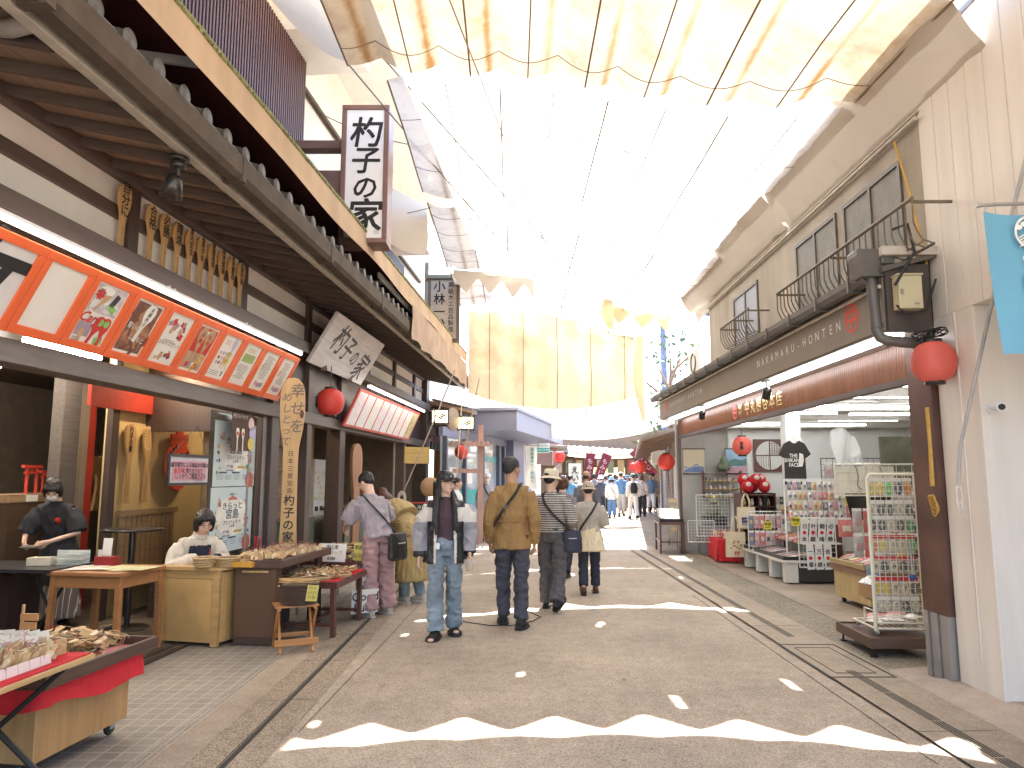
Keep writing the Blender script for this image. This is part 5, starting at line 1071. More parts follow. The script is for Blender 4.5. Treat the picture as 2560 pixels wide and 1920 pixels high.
T = thing('brush_pot', 'small pot of dark brushes at the corner between desk and cabinet', 'brush pot', FW, (-2.60, 7.45, .712)); MB().lathe([(0, 0), (.04, 0), (.045, .09), (.04, .09), (.036, .01), (0, .01)], 0, 16).build('pot', mat('glass pot', (.35, .33, .3), .1), T); g = MB(); [g.tube([(.01 * q - .03, 0, .01), (.016 * q - .04, .02 * (q % 3 - 1), .2 + .03 * (q % 2))], .005, q % 2, n=5) for q in range(6)]; g.build('brushes', [ink, redink], T)
# --- red topped table, stool, basket
T = thing('red_top_table', 'low brown table with red cloth carrying trays of charms', 'table', FW, (-1.97, 7.62, 0), (0, 0, radians(-5))); mar = wood('dark maroon timber', (.10, .035, .025), axis='Y', rough=.4)
MB().box(-.33, .33, -.5, .5, .47, .53).build('table_top', mar, T, bevel=.004); MB().box(-.32, .32, -.485, .48, .531, .537).build('red_cover', redcloth, T)
for x, y in ((-.27, -.44), (.27, -.44), (-.27, .44), (.27, .44)): MB().bar((x, y, .47), (x * 1.02, y * .95, 0), .055, .04).build('leg', mar, T)
MB().box(-.27, .27, -.43, -.39, .10, .13).box(-.27, .27, .39, .43, .10, .13).box(-.02, .02, -.39, .39, .10, .125).build('stretcher', mar, T)
basket(FW, (-2.12, 7.32, .538), .12, .02, 'flat wicker tray of charms on the red cloth, front left', lip=1.05); basket(FW, (-1.88, 7.24, .538), .10, .02, 'flat wicker tray of charms on the red cloth, front middle', lip=1.05); basket(FW, (-1.75, 7.45, .538), .11, .02, 'flat wicker tray of charms on the red cloth, front right', lip=1.05)
heap('charm_pile', 'loose charms and cords in wicker trays on the red cloth', FW, (-1.97, 7.55, .545), (.56, .72), 420, .045, hgt=.055, rot=radians(-5), seed=15)
T = thing('long_stall_table', 'long stall table of wooden charms reaching past the bending shoppers', 'table', FW, (-2.02, 8.95, 0), (0, 0, radians(-5))); MB().box(-.42, .40, -.75, .85, .56, .60).build('table_top', mar, T); [MB().tube([(x, y, .56), (x, y, 0)], .016).build('leg', alu, T) for x in (-.35, .34) for y in (-.65, .75)]
heap('charm_pile', 'wide bed of mixed wooden charms covering the long stall table', FW, (-2.02, 8.98, .605), (.78, 1.5), 620, .055, hgt=.07, rot=radians(-5), seed=16)
for q in range(10): solo(MB().lathe([(0, 0), (.06, 0), (.07, .02), (.06, .02), (0, .006)], 0, 16), 'dark_dish', [ink, dwick][q % 2], 'dark shallow dish of charms on the long stall table', 'dish', FW, (-2.25 + .17 * (q % 4), 8.4 + .3 * (q // 3) + .05 * (q % 2), .66), (0, 0, 0), 'dark dishes on the long stall table')
def card(loc, w_, h_, lines_, label, tilt=(-.25, 0, 0), bgc=None, sz=.06, inks=None):
 T = thing('hand_lettered_card', label, 'price card', FW, loc, tilt); f = MB().box(-w_ / 2, w_ / 2, -.004, .0, 0, h_).build('card', bgc or paperM, T); g = MB(); n = len(lines_)
 for q, l in enumerate(lines_): g.text(l, sz, basis((0, -.0055, h_ * (1 - (q + .6) / (n + .2))), *FUP), q % 2 if inks is None else inks, .012)
 g.build('lettering', [ink, mat('olive ink', (.35, .28, .05), .5)], f)
card((-2.02, 8.18, .60), .34, .20, ['御土産', 'ストラップ', '¥380'], 'white hand lettered price card standing behind the charm trays', (-.2, 0, -.25), sz=.05); card((-1.75, 8.30, .60), .12, .20, ['限定', '人気'], 'yellow price card right of the white one', (-.2, 0, -.25), mat('yellow price paper', (.62, .52, .14), .5), .05)
card((-1.60, 8.15, .35), .2, .14, ['We can', 'write'], 'small white card hung on the front of the long stall', (.0, 0, .5), sz=.05, inks=0); card((-1.62, 8.10, .06), .3, .26, ['Good', 'Luck'], 'large white card on the stall front with italic English words', (.12, 0, .5), sz=.13, inks=0)
T = thing('folding_stool', 'small slatted folding stool of orange timber with crossed legs', 'stool', FW, (-1.97, 6.72, 0), (0, 0, radians(24))); ow = wood('orange stool timber', (.46, .20, .06), axis='X', rough=.4)
g = MB(); [g.box(-.19, .19, -.14 + .057 * q, -.09 + .057 * q, .385, .40) for q in range(5)]; g.box(-.17, -.14, -.14, .14, .365, .385).box(.14, .17, -.14, .14, .365, .385); g.build('seat', ow, T, bevel=.003)
for x in (-.165, .165): MB().bar((x, -.13, .375), (x, .17, 0), .02, .04).build('leg', ow, T); MB().bar((x * .84, .13, .375), (x * .84, -.17, 0), .02, .04).build('leg', ow, T)
MB().box(-.19, .19, -.16, -.145, .06, .12).box(-.16, .16, .14, .155, .08, .12).build('stretcher', ow, T, bevel=.005)
BT = basket(FW, (-1.94, 6.72, .402), .155, .17, 'dark round wicker basket with paddles inside on the folding stool', dwick, lip=1.06); 
for q in range(9): solo(MB().prism([(x * .85, y * .5) for x, y in PADP], -.004, .004), 'small_paddle', pale, 'small bare paddle lying in the dark wicker basket', 'wooden paddle', FW, (-1.98 + .02 * (q % 4), 6.68 + .02 * (q % 5), .565 + .006 * q), (.05 * (q % 3 - 1), .08 * (q % 2), 1.2 + .12 * q), 'bare paddles in the dark basket')
T = thing('basket_price_tag', 'yellow handwritten price tag tied on the dark wicker basket', 'price tag', FW, (-1.80, 6.60, .44), (.08, .12, .5)); MB().box(-.05, .05, -.003, 0, 0, .14).build('card', MATS['yellow price paper'], T); g = MB(); [g.text(t, .035, basis((0, -.004, .115 - .04 * q), *FUP), 0, .02) for q, t in enumerate(('杓子', '600円', '木製'))]; g.build('lettering', mat('olive ink', (.35, .28, .05)), T)
# ================================================================== NEXT SHOP ON THE LEFT AND THE BANK
T = thing('woodcraft_shop_building', 'small timber and plaster shop with bracketed eaves next to the big paddle shop', 'shop building', FL, (0, 14, 0))
def kb(mb, name, m, **k):
 for i, v in enumerate(mb.v): mb.v[i] = v - Vector((0, 14, 0))
 return mb.build(name, m, T, **k)
kb(MB().box(-.2, -.05, 11.6, 17.0, 2.55, 3.6), 'upper_plaster', plaster); g = MB(); [g.box(-.06, .0, 11.6, 17.0, z, z + .10) for z in (2.5, 2.85, 3.15)]; kb(g, 'rail', wood('mid brown beam', (.17, .10, .065), axis='Y'))
for u in (12.0, 13.8, 15.6, 16.9): kb(MB().box(-.12, .06, u - .08, u + .08, 0, 3.4), 'post', wood('red brown post', (.26, .12, .05), axis='Z'))
for u in (12.3, 13.4, 14.5, 15.6, 16.7): kb(MB().bar((-.1, u, 3.06), (.95, u, 2.98), .09, .12), 'eave_bracket', wood('red brown bracket', (.17, .06, .04), axis='X'))
kb(MB().add([(-.2, 11.6, 3.42), (1.25, 11.6, 3.08), (1.25, 17.2, 3.08), (-.2, 17.2, 3.42), (-.2, 11.6, 3.5), (1.25, 11.6, 3.15), (1.25, 17.2, 3.15), (-.2, 17.2, 3.5)], [(0, 3, 2, 1), (4, 5, 6, 7), (0, 1, 5, 4), (1, 2, 6, 5), (2, 3, 7, 6), (3, 0, 4, 7)]), 'eave', wood('pinkish eave board', (.36, .25, .19), axis='Y'))
s = 11.7
while s < 17.1: kb(MB().bar((.1, s, 3.33), (1.22, s, 3.06), .035, .05), 'rafter', wood('brown rafter', (.20, .12, .085), axis='X')); s += .2
kb(MB().box(1.22, 1.34, 11.6, 17.2, 3.06, 3.15), 'gutter', mat('bluish gutter', (.36, .37, .42), .4)); g = MB(); [g.tube([(1.28, 11.7 + .16 * q, 3.19), (.2, 11.7 + .16 * q, 3.46)], .04, n=7) for q in range(34)]; kb(g, 'roof_tiles', tileM)
kb(MB().box(-.4, -.1, 11.6, 17.0, 3.6, 8.0), 'upper_wall', stucco); kb(MB().box(-2.5, -2.4, 11.6, 17, 0, 2.6), 'inner_wall', yel); kb(MB().box(-.3, -.02, 12.2, 16.8, 0, .72).box(-.4, .1, 12.2, 16.8, .72, .76), 'shop_counter', wood('light counter board', (.42, .26, .12), axis='Y')); kb(MB().box(-2.4, -.2, 11.6, 17, 2.5, 2.54), 'shop_ceiling', plaster); kb(MB().tube([(-.0, 11.75, 4.2), (.0, 11.75, 7)], .05), 'downpipe', gutM)
noren = mat('faded pink curtain', (.50, .27, .28), .85, .12, 6)
solo(MB().grid(lambda u, v: (.08 + .02 * sin(v * 40) * u, 12.2 + 3.3 * v, 2.62 - .20 * u - .02 * abs(sin(v * 22)) * u), 4, 90), 'shop_curtain', noren, 'short faded pink curtain over the next shop opening', 'curtain', FL)
solo(MB().grid(lambda u, v: (.03 + .03 * sin(v * 60), 12.2 + 3.2 * v, 2.45 - .22 * u), 3, 120), 'striped_curtain', stripes('striped curtain', (.5, .5, .45), (.10, .12, .10), .09, .5, 1), 'striped short curtain just under the pink one', 'curtain', FL)
for q, (x, y, z, l) in enumerate(((-1.44, 14.3, 2.72, 'lit square paper lantern with black painting, nearer of two'), (-.98, 15.2, 2.66, 'lit square paper lantern with black painting, farther of two'))):
 L_ = thing('square_lantern', l, 'lantern', FW, (x, y, z), (0, 0, .3)); MB().box(-.13, .13, -.13, .13, -.12, .12).build('paper_shade', emit('glowing shade', (1, .82, .45), 1.0), L_); g = MB()
 for a in (-.135, .135):
  for b in (-.135, .135): g.box(a - .012, a + .012, b - .012, b + .012, -.16, .14)
 for z_ in (-.14, .125): g.box(-.15, .15, -.15, -.12, z_, z_ + .02).box(-.15, .15, .12, .15, z_, z_ + .02).box(-.15, -.12, -.12, .12, z_, z_ + .02).box(.12, .15, -.12, .12, z_, z_ + .02)
 g.build('frame', ink, L_); g = MB(); [g.cbox((-.02 + .03 * q2, -.134, .03 * (q2 % 3 - 1)), (.09, .003, .035), (0, .5, 0)) for q2 in range(3)]; g.build('painting', ink, L_); MB().tube([(0, 0, .14), (0, 0, .4)], .006).build('cord', wireM, L_)
lantern(FW, (-1.12, 15.9, 2.08), .155, 'red paper lantern hanging at the end of the next shop', text='宮島', face=(-.5, -.86, 0), cable=.5)
solo(MB().lathe([(0, 0), (.24, 0), (.25, .02), (.24, .04), (0, .04)], 0, 30, Matrix.Rotation(pi / 2, 4, 'X')), 'round_sign', wood('aged round board', (.30, .22, .16), axis='X'), 'round wooden plaque tilted above the pink curtain', 'sign', FW, (-1.25, 14.9, 2.72), (0, .0, 1.1)); solo(MB().lathe([(0, 0), (.17, 0), (.19, .02), (.17, .05), (0, .045)], 0, 26, Matrix.Rotation(pi / 2, 4, 'X')), 'round_tray', wood('speckled round tray', (.42, .25, .12), axis='X', scale=5), 'speckled round wooden tray displayed behind the cap girl', 'tray', FW, (-1.55, 13.6, 1.35), (.2, 0, .4))
solo(MB().box(-.26, .26, -.015, .015, -.16, .16), 'hanging_board', wood('golden hanging board', (.50, .33, .10), axis='X'), 'golden wooden board hung inside the next shop', 'sign', FW, (-1.85, 14.0, 1.95), (0, 0, .5)); T = thing('snack_sign', 'small red framed black sign beside the end post', 'sign', FW, (-1.62, 12.6, .98), (0, 0, .35)); MB().box(-.17, .17, -.01, .01, -.12, .12).build('frame', redp, T); MB().box(-.15, .15, -.014, -.01, -.10, .10).build('face', ink, T); g = MB(); g.text('月見', .07, basis((.04, -.016, .03), *FUP), 0, .01); g.text('団子', .07, basis((.04, -.016, -.05), *FUP), 0, .01); g.build('lettering', paperM, T)
solo(MB().box(-.2, .2, -.012, .012, -.28, .28), 'pink_poster', mat('coral poster', (.66, .24, .22), .5, .35, 6), 'coral pink picture poster under the small black sign', 'poster', FW, (-1.58, 12.7, .55), (0, 0, .35)); solo(MB().box(-.04, .04, -.02, .02, -.06, .06), 'switch_box', tubeBody, 'white switch box on the end post of the paddle shop', 'switch box', FL, (.18, 11.3, 1.35), (0, 0, pi / 2))
for q, (p1, p2) in enumerate((((955, 1180), (1003, 1100)), ((905, 1062), (958, 1000)), ((1040, 870), (1020, 1000)))): pass
rp = mat('white rope', (.62, .55, .46), .8); 
for q, (a, b) in enumerate((((-1.98, 13.0, 1.2), (-.95, 11.8, 3.3)), ((-1.20, 15.6, 1.3), (-.62, 13.5, 3.4)), ((-1.22, 15.65, 1.3), (-1.05, 15.0, 3.2)))): solo(MB().tube(catenary(a, b, .02), .012, n=6), 'rope', rp, ['pale rope slanting up from the end post cleat', 'pale rope slanting to the eave beside the second lantern', 'pale rope hanging nearly straight beside the lit lantern'][q], 'rope')
g = MB(); [g.tube([(-1.97 + .05 * cos(t) * (1 + .2 * q), 12.95, 1.12 + .12 * sin(t) + .02 * q) for t in [2 * pi * k_ / 14 for k_ in range(15)]], .010, n=6) for q in range(3)]; solo(g, 'rope_coil', rp, 'white rope coil hung on the end post of the paddle shop', 'rope')
# bank
bd_ = Vector((sin(radians(12)), cos(radians(12)), 0)); FB = frame((-1.15, 17.6, 0), radians(12)); bl_ = mat('slate blue cladding', (.20, .22, .32), .45, .08, 2); teal = mat('teal window film', (.03, .33, .31), .4, .06, 2)
T = thing('bank_building', 'slate blue bank front with glass doors and teal film bands under a wide canopy', 'bank', FB, (0, 5, 0))
def bk(mb, name, m, **k):
 for i, v in enumerate(mb.v): mb.v[i] = v - Vector((0, 5, 0))
 return mb.build(name, m, T, **k)
bk(MB().box(-.2, 1.25, .2, 8.3, 2.66, 3.15), 'canopy', stripes('ribbed blue canopy', (.21, .23, .33), (.17, .19, .28), .35, .93, 1, .4)); bk(MB().box(-.3, 1.3, .1, 8.4, 3.15, 3.22), 'canopy_cap', bl_); bk(MB().box(-3, -.15, -1.5, 8.3, 0, .1).box(-.2, -.1, -1.5, 8.3, 2.45, 2.66), 'base', bl_)
bk(MB().box(-.16, -.12, -1.5, 8.2, .1, 2.45), 'glass_front', mat('bluish shop glass', (.36, .42, .44), .08, .3, 1.2, spec=.8))
for u in (-1.4, .2, 2.0, 3.9, 4.6): bk(MB().box(-.12, -.02, u - .06, u + .06, 0, 2.45), 'mullion', mat('dark mullion', (.08, .09, .13), .4))
bk(MB().box(-.12, .12, 5.2, 8.3, 0, 2.66), 'blue_pier', stripes('ribbed blue pier', (.23, .26, .40), (.16, .18, .28), .3, .9, 1, .4)); bk(MB().box(-.118, -.105, -1.4, 4.6, .85, 1.2).box(-.118, -.105, 2.1, 3.8, 1.95, 2.1), 'film_band', teal)
[bk(MB().box(-.118, -.108, u, u + .5, 1.35, 1.75), 'window_poster', paperM) for u in (-.9, .6, 2.4)]; g = MB(); g.text('広島信用組合', .10, basis((-.10, 3.0, 2.03), *LUP), 0); g.text('キャッシュコーナー', .07, basis((-.10, 2.9, 1.03), *LUP), 0); bk(g, 'lettering', paperM)
T = thing('cash_corner_sign', 'white and teal Cash Corner sign sticking out from the bank', 'sign', FW, (.94, 22, 2.40)); MB().box(-.21, .21, -.06, .06, -.15, .15).build('panel', paperM, T, bevel=.03); MB().box(-.20, .20, -.064, -.06, -.13, .0).build('band', teal, T); g = MB(); g.text('Cash Corner', .075, basis((.0, -.067, -.05), *FUP), 0, .01); g.box(-.16, -.11, -.063, -.060, .04, .10, 1); g.text('広島信用組合', .045, basis((.05, -.064, .07), *FUP), 1); g.build('lettering', [paperM, teal], T); MB().tube([(.2, 0, -.1), (.32, .1, -.1), (.32, .3, -.5)], .012).build('bracket', tubeBody, T)
T = thing('banner_flag', 'tall white banner with teal characters on a pole by the bank', 'banner', FW, (.56, 21, 1.8)); MB().grid(lambda u, v: (-.17 + .33 * u + .015 * sin(v * 7), .02 * sin(u * 5 + v * 6), .62 - 1.25 * v), 8, 20).build('cloth', paperM, T); MB().tube([(-.2, 0, -1.8), (-.2, 0, .68), (.18, 0, .66)], .012).build('pole', tubeBody, T); g = MB(); g.text('資産運用のご相談も', .105, basis((.03, -.03, .06), *FUP), 0, .015, True); g.text('ひろしん', .10, basis((.03, -.03, -.56), *FUP), 0, .02, True, pitch=.5) if False else None; g.build('lettering', mat('teal ink', (.03, .30, .28), .5), T)
T = thing('wooden_lattice_frame', 'pinkish timber frame with a slatted top beside the bank', 'frame', FW, (-.92, 17.0, 0)); pk = wood('pinkish timber', (.42, .25, .20), axis='Z'); MB().box(.12, .24, -.06, .06, 0, 2.75).build('post', pk, T); MB().box(-.5, .12, -.05, .05, 1.62, 1.72).build('rail', pk, T); g = MB(); [g.box(-.5 + .09 * q, -.45 + .09 * q, -.3, .3, 2.25, 2.36) for q in range(10)]; g.box(-.55, .42, -.32, -.26, 2.24, 2.30); g.build('slatted_top', pk, T)
# ================================================================== RIGHT SHOP: LIGHTS, SIGNS, GOODS
lantern(FW, (3.17, 5.32, 2.40), .162, 'large plain red paper lantern on the rusty post beside the cream wall', lanT, cable=.12)
g = MB(); R_ = random.Random(4)
for q in range(6):
 c = Vector((3.17, 5.34, 2.60)); g.tube([c + Vector((.10 * cos(t + q) * (1 + .2 * R_.random()), .05 * sin(t), .02 + .05 * sin(t + q * 1.3) * (.6 + .1 * q))) for t in [2 * pi * k_ / 12 for k_ in range(13)]], .005, n=5)
solo(g, 'cable_tangle', MATS['black cable'], 'tangled black cable above the large red lantern', 'cable')
lantern(FW, (3.62, 11.3, 2.02), .155, 'red paper lantern with black crest hanging inside the open shop', lanT, '宮島', face=(-.35, -.95, 0), cable=.25)
lantern(FW, (3.62, 16.9, 1.88), .20, 'red paper lantern just past the far post of the open shop', lanR, cable=.6); lantern(FW, (1.72, 26.2, 2.24), .22, 'red paper lantern over the brown shop beyond the bank', lanR, cable=.3); lantern(FW, (4.66, 26.2, 1.88), .24, 'small looking red lantern before the far shuttered shop', lanR, cable=.8); lantern(FW, (3.0, 35, 1.75), .2, 'red lantern low among the market crowd', lanR, cable=.6); lantern(FW, (5.9, 35, 2.0), .2, 'red lantern at the right end of the market entrance', lanR, cable=.4)
cool = emit('cool tube', (.93, .97, 1), 3.6)
tube_light(FR, (-.26, -.42, 2.655), (-.26, 2.9, 2.655), 'lit tube under the taupe sign, nearer length', cool, .02); tube_light(FR, (-.26, 2.95, 2.655), (-.26, 8.4, 2.655), 'lit tube under the taupe sign, farther length', cool, .02)
cool2 = emit('shop tube', (.95, .98, 1), 5.0)
for q, s in enumerate((.9, 2.1, 3.3, 4.5, 5.7, 6.9, 8.1)):
 for k_, (a, b) in enumerate(((.55, 1.9), (2.1, 3.5))): tube_light(FR, (a, s, 2.565 - .02 * k_), (b, s, 2.565 - .02 * k_), 'lit ceiling tube in the bright open shop, row %s from the street side' % ('near' if k_ == 0 else 'far'), cool2, .016, 'ceiling tubes of the open shop')
for q in [o for o in bpy.data.objects if (o.get('label') or '').startswith('lit ceiling tube in the bright open shop')]: q['label'] = 'lit ceiling tube across the ceiling of the bright open shop'
tube_light(FR, (.25, .3, 2.45), (.25, 3.0, 2.45), 'lit tube along the front beam inside the open shop, nearer', cool2, .015); tube_light(FR, (.25, 3.4, 2.45), (.25, 6.4, 2.45), 'lit tube along the front beam inside the open shop, farther', cool2, .015)
for q, s in enumerate((2.5, 5.55)):
 T = thing('track_spotlight', 'dark round spotlight under the taupe sign, ' + ['near the gold lettering end', 'near the far end'][q], 'spotlight', FR, (-.33, s, 2.66)); MB().box(-.04, .04, -.06, .06, 0, .04).build('mount', blk, T); MB().tube([(0, 0, 0), (0, 0, -.05)], .012).build('stem', blk, T); MB().lathe([(0, .06), (.035, .055), (.05, .03), (.05, -.08), (.042, -.08), (.04, -.02), (0, -.02)], 0, 18, Matrix.Translation((0, -.0, -.12)) @ Matrix.Rotation(radians(35), 4, 'X')).build('lamp_head', MATS['gunmetal'], T)
# blue flag on the cream building
T = thing('blue_flag', 'light blue hanging flag with white print and a beer cup on a steel rod', 'banner', FW, (3.14, 4.2, 2.72)); flM = mat('light blue flag', (.13, .33, .44), .6, .06, 2)
MB().grid(lambda u, v: (-.265 + .52 * u + .05 * v * (1 - u) , .015 * sin(u * 6 + v * 3), .43 - .88 * v - .02 * sin(pi * u) * (1 - v)), 16, 20).build('cloth', flM, T); MB().tube([(-.31, 0, .47), (.40, 0, .50)], .012, n=8).tube([(-.31, 0, .47), (-.29, 0, .47)], .018, n=8).tube([(-.25, 0, .47), (-.255, 0, .43)], .006).build('rod', mat('brushed steel', (.5, .48, .45), .3, metal=.8), T)
g = MB(); B = basis((-.01, -.03, 0), *FUP)
g.tube([(.0 + .10 * cos(t), -.03, .29 + .10 * sin(t)) for t in [2 * pi * k_ / 28 for k_ in range(29)]], .008, n=4)
for q in range(4): g.tube([(-.08 + .02 * k_, -.03, .20 + .018 * q + .03 * sin(k_ * .45)) for k_ in range(9)], .0055, n=4)
for q in range(5): g.prism(ellipse(.022, .016, 10, .035 * (q - 2), .32 + .02 * (q % 2)), 0, .002, 0, B)
g.text('GENBA', .058, B @ Matrix.Translation((.03, .13, 0)), 0, .01); g.prism([(-.06, -.02), (.11, -.02), (.08, -.26), (-.03, -.26)], 0, .002, 1, B); g.prism(ellipse(.09, .035, 18, .025, .0), 0, .004, 0, B); g.text('レモン', .055, B @ Matrix.Translation((.0, -.36, 0)), 0, .01); g.build('printing', [wht, mat('beer amber', (.55, .26, .03), .4)], T)
solo(MB().tube([(3.34, 4.15, 4.1), (3.25, 4.5, 3.2), (3.12, 5.0, 1.75), (3.1, 5.02, 1.5)], .012, n=6), 'rope', mat('grey cord', (.40, .38, .36), .6), 'grey cord running diagonally down the cream wall to a cleat', 'rope'); g = MB(); [g.tube([(3.10 + .02 * cos(t), 5.02, 1.42 + (.06 + .01 * q) * sin(t) - .01 * q) for t in [2 * pi * k_ / 12 for k_ in range(13)]], .008, n=5) for q in range(4)]; solo(g, 'rope_coil', MATS['white rope'], 'white cord coil tied low on the cream wall', 'rope')
# wire panels
wireW = mat('cream coated wire', (.66, .60, .46), .4, .05)
def grid_panel(g, w_, h, step, r, T=None, mi=0, frame=.009):
 n, m_ = max(1, round(w_ / step)), max(1, round(h / step))
 for i in range(n + 1): g.tube([(w_ * i / n - w_ / 2, 0, 0), (w_ * i / n - w_ / 2, 0, h)], frame if i in (0, n) else r, mi, n=5)
 for j in range(m_ + 1): g.tube([(-w_ / 2, -.004, h * j / m_), (w_ / 2, -.004, h * j / m_)], frame if j in (0, m_) else r, mi, n=5)
 if T:
  for i in range(len(g.v)): pass
PK = [mat('packet %d' % q, c, .3, .25, 18, spec=.6) for q, c in enumerate(((.60, .20, .18), (.66, .60, .52), (.50, .10, .10), (.55, .42, .20), (.18, .20, .28), (.60, .45, .42), (.08, .07, .07), (.25, .32, .20), (.50, .28, .30), (.42, .38, .34)))]
def packet(loc, w_, h, mi, label, group, rot=(0, 0, 0), hdr=None, cat='packet', F=FR, blob=True):
 g = MB(); g.grid(lambda u, v: ((u - .5) * w_, -.004 - (.02 * sin(pi * u) * sin(pi * v) if blob else .004), -h * v), 4, 5, 0); g.box(-w_ / 2, w_ / 2, -.003, .001, -h * .0, h * .0 + .03, 1)
 g.box(-w_ / 2, w_ / 2, -.002, .0, -h, 0, 0)
 g.cbox((0, -.022 if blob else -.009, -h * .5), (w_ * .55, .004, h * .34), mi=2)
 return solo(g, 'goods_packet', [PK[mi % 10], hdr or paperM, PK[(mi * 3 + 1) % 10]], label, cat, F, loc, rot, group)
# wire display rack on the low platform
T = thing('low_platform', 'low dark timber platform on screw feet under the wire rack', 'platform', FW, (3.40, 6.75, 0), (0, 0, radians(-2))); plw = wood('dark platform timber', (.11, .06, .04), axis='X', rough=.5); MB().box(-.28, .30, -.34, .34, .13, .15).build('deck', plw, T); MB().box(-.30, -.28, -.36, .36, .075, .165).box(-.28, .30, -.36, -.34, .075, .165).box(-.28, .30, .34, .36, .075, .165).build('rim_board', plw, T, bevel=.003); [MB().tube([(x, y, 0), (x, y, .13)], .01).tube([(x, y, 0), (x, y, .012)], .03, n=10).build('screw_foot', blk, T) for x in (-.26, .26) for y in (-.32, .3)]
T = thing('wire_rack', 'cream wire grid rack on castors full of colourful packets on the dark platform', 'display rack', FW, (3.42, 6.52, .165), (0, 0, radians(-4))); g = MB(); grid_panel(g, .40, 1.30, .05, .0028)
P0 = [(-.215, -.006, .03), (-.215, -.006, 1.36), (-.19, -.006, 1.40), (.19, -.006, 1.40), (.215, -.006, 1.36), (.215, -.006, .03)]
for i, v in enumerate(g.v): g.v[i] = v + Vector((0, 0, .10)); 
g.build('wire_grid', wireW, T); MB().tube(P0, .0135, n=8).build('tube_frame', wireW, T); g = MB(); g.tube([(-.215, 0, .05), (-.23, .45, .05)], .011).tube([(.215, 0, .05), (.2, .45, .05)], .011).tube([(-.215, 0, .05), (.215, 0, .05)], .011).tube([(-.23, .45, .05), (.2, .45, .05)], .011).tube([(-.215, .02, .05), (-.215, .02, .2), (-.22, .2, .2), (-.225, .2, .05)], .008).tube([(.21, .02, .05), (.21, .02, .2), (.205, .2, .2), (.205, .2, .05)], .008)
for q in range(8): g.tube([(-.2 + .055 * q, 0, .05), (-.21 + .055 * q, .45, .05)], .0028, n=4)
g.build('bottom_shelf', wireW, T); [MB().lathe([(0, -.01), (.022, -.01), (.022, .01), (0, .01)], 0, 14, Matrix.Translation((x, y, .02)) @ Matrix.Rotation(pi / 2, 4, 'Y')).build('castor', MATS['zinc'], T) for x in (-.2, .2) for y in (0, .42)]
RZ = Matrix.Rotation(radians(-4), 4, 'Z')
brt = [mat('bright %d' % q, c, .35, .12, 14, spec=.5) for q, c in enumerate(((.68, .47, .03), (.68, .50, .05), (.10, .48, .08), (.09, .07, .14), (.70, .22, .04), (.62, .04, .05), (.60, .52, .38), (.12, .11, .11), (.68, .55, .10), (.05, .30, .10)))]
redhdr = mat('red header', (.55, .03, .05), .4)
rows = [(1.34, .14, (0, 1, 2, 3, 4), None), (1.14, .12, (6, 7, 7, 6, 7), None), (1.0, .12, (7, 7, 6, 7, 9), None), (.83, .13, (4, 8, 6, 6, 2), redhdr), (.64, .12, (6, 7, 6, 7, 7), redhdr), (.46, .14, (0, 0, 6, 6, 7), redhdr), (.29, .10, (6, 6, 6, 7, 6), None)]
for ri, (z, h, cs, hd) in enumerate(rows):
 for q, ci in enumerate(cs):
  p = Vector((3.42, 6.52, .165)) + RZ @ Vector((-.165 + .082 * q, .06, z)); g = MB(); w_ = .074; g.box(-w_ / 2, w_ / 2, 0, .003, -h, .0, 0)
  g.tube([(.022 * cos(t), -.012, -h * .5 + h * .33 * sin(t)) for t in [2 * pi * k_ / 14 for k_ in range(15)]], .011, 1, n=6, caps=False); g.box(-w_ / 2, w_ / 2, -.004, .0, -.005, .028, 2)
  if ri in (4, 5) and ci in (6, 7): g.ell((-.012, -.014, -h * .45), (.010, .006, .014), 3, 8); g.ell((.014, -.014, -h * .45), (.010, .006, .014), 3, 8)
  solo(g, 'goods_packet', [glass('packet film', (.66, .62, .55), .15, .6), brt[ci], hd or paperM, ink], ['packet with a ring shaped toy in the top row of the wire rack', 'grey packet in the second row of the wire rack', 'dark packet in the third row of the wire rack', 'red topped packet in the fourth row of the wire rack', 'red topped pale packet in the fifth row of the wire rack', 'red topped packet in the sixth row of the wire rack', 'brown packet in the lowest row of the wire rack'][ri], 'packet', FW, p, (0, 0, radians(-4)), 'packets hung on the wire rack, row %s' % ['one', 'two', 'three', 'four', 'five', 'six', 'seven'][ri])
for q in range(7): solo(MB().grid(lambda u, v: ((u - .5) * .12, (v - .5) * .2, .012 + .03 * sin(pi * u) * sin(pi * v) + .012 * mnoise.noise((u * 4, v * 4, q))), 7, 7), 'wrapped_packet', [PK[1], PK[5], PK[0]][q % 3], 'clear wrapped packet lying on the bottom shelf of the wire rack', 'packet', FW, Vector((3.42, 6.52, .235)) + RZ @ Vector((-.14 + .05 * q, .14 + .1 * (q % 3), .008 * q)), (0, 0, .4 * q), 'packets on the rack bottom shelf')
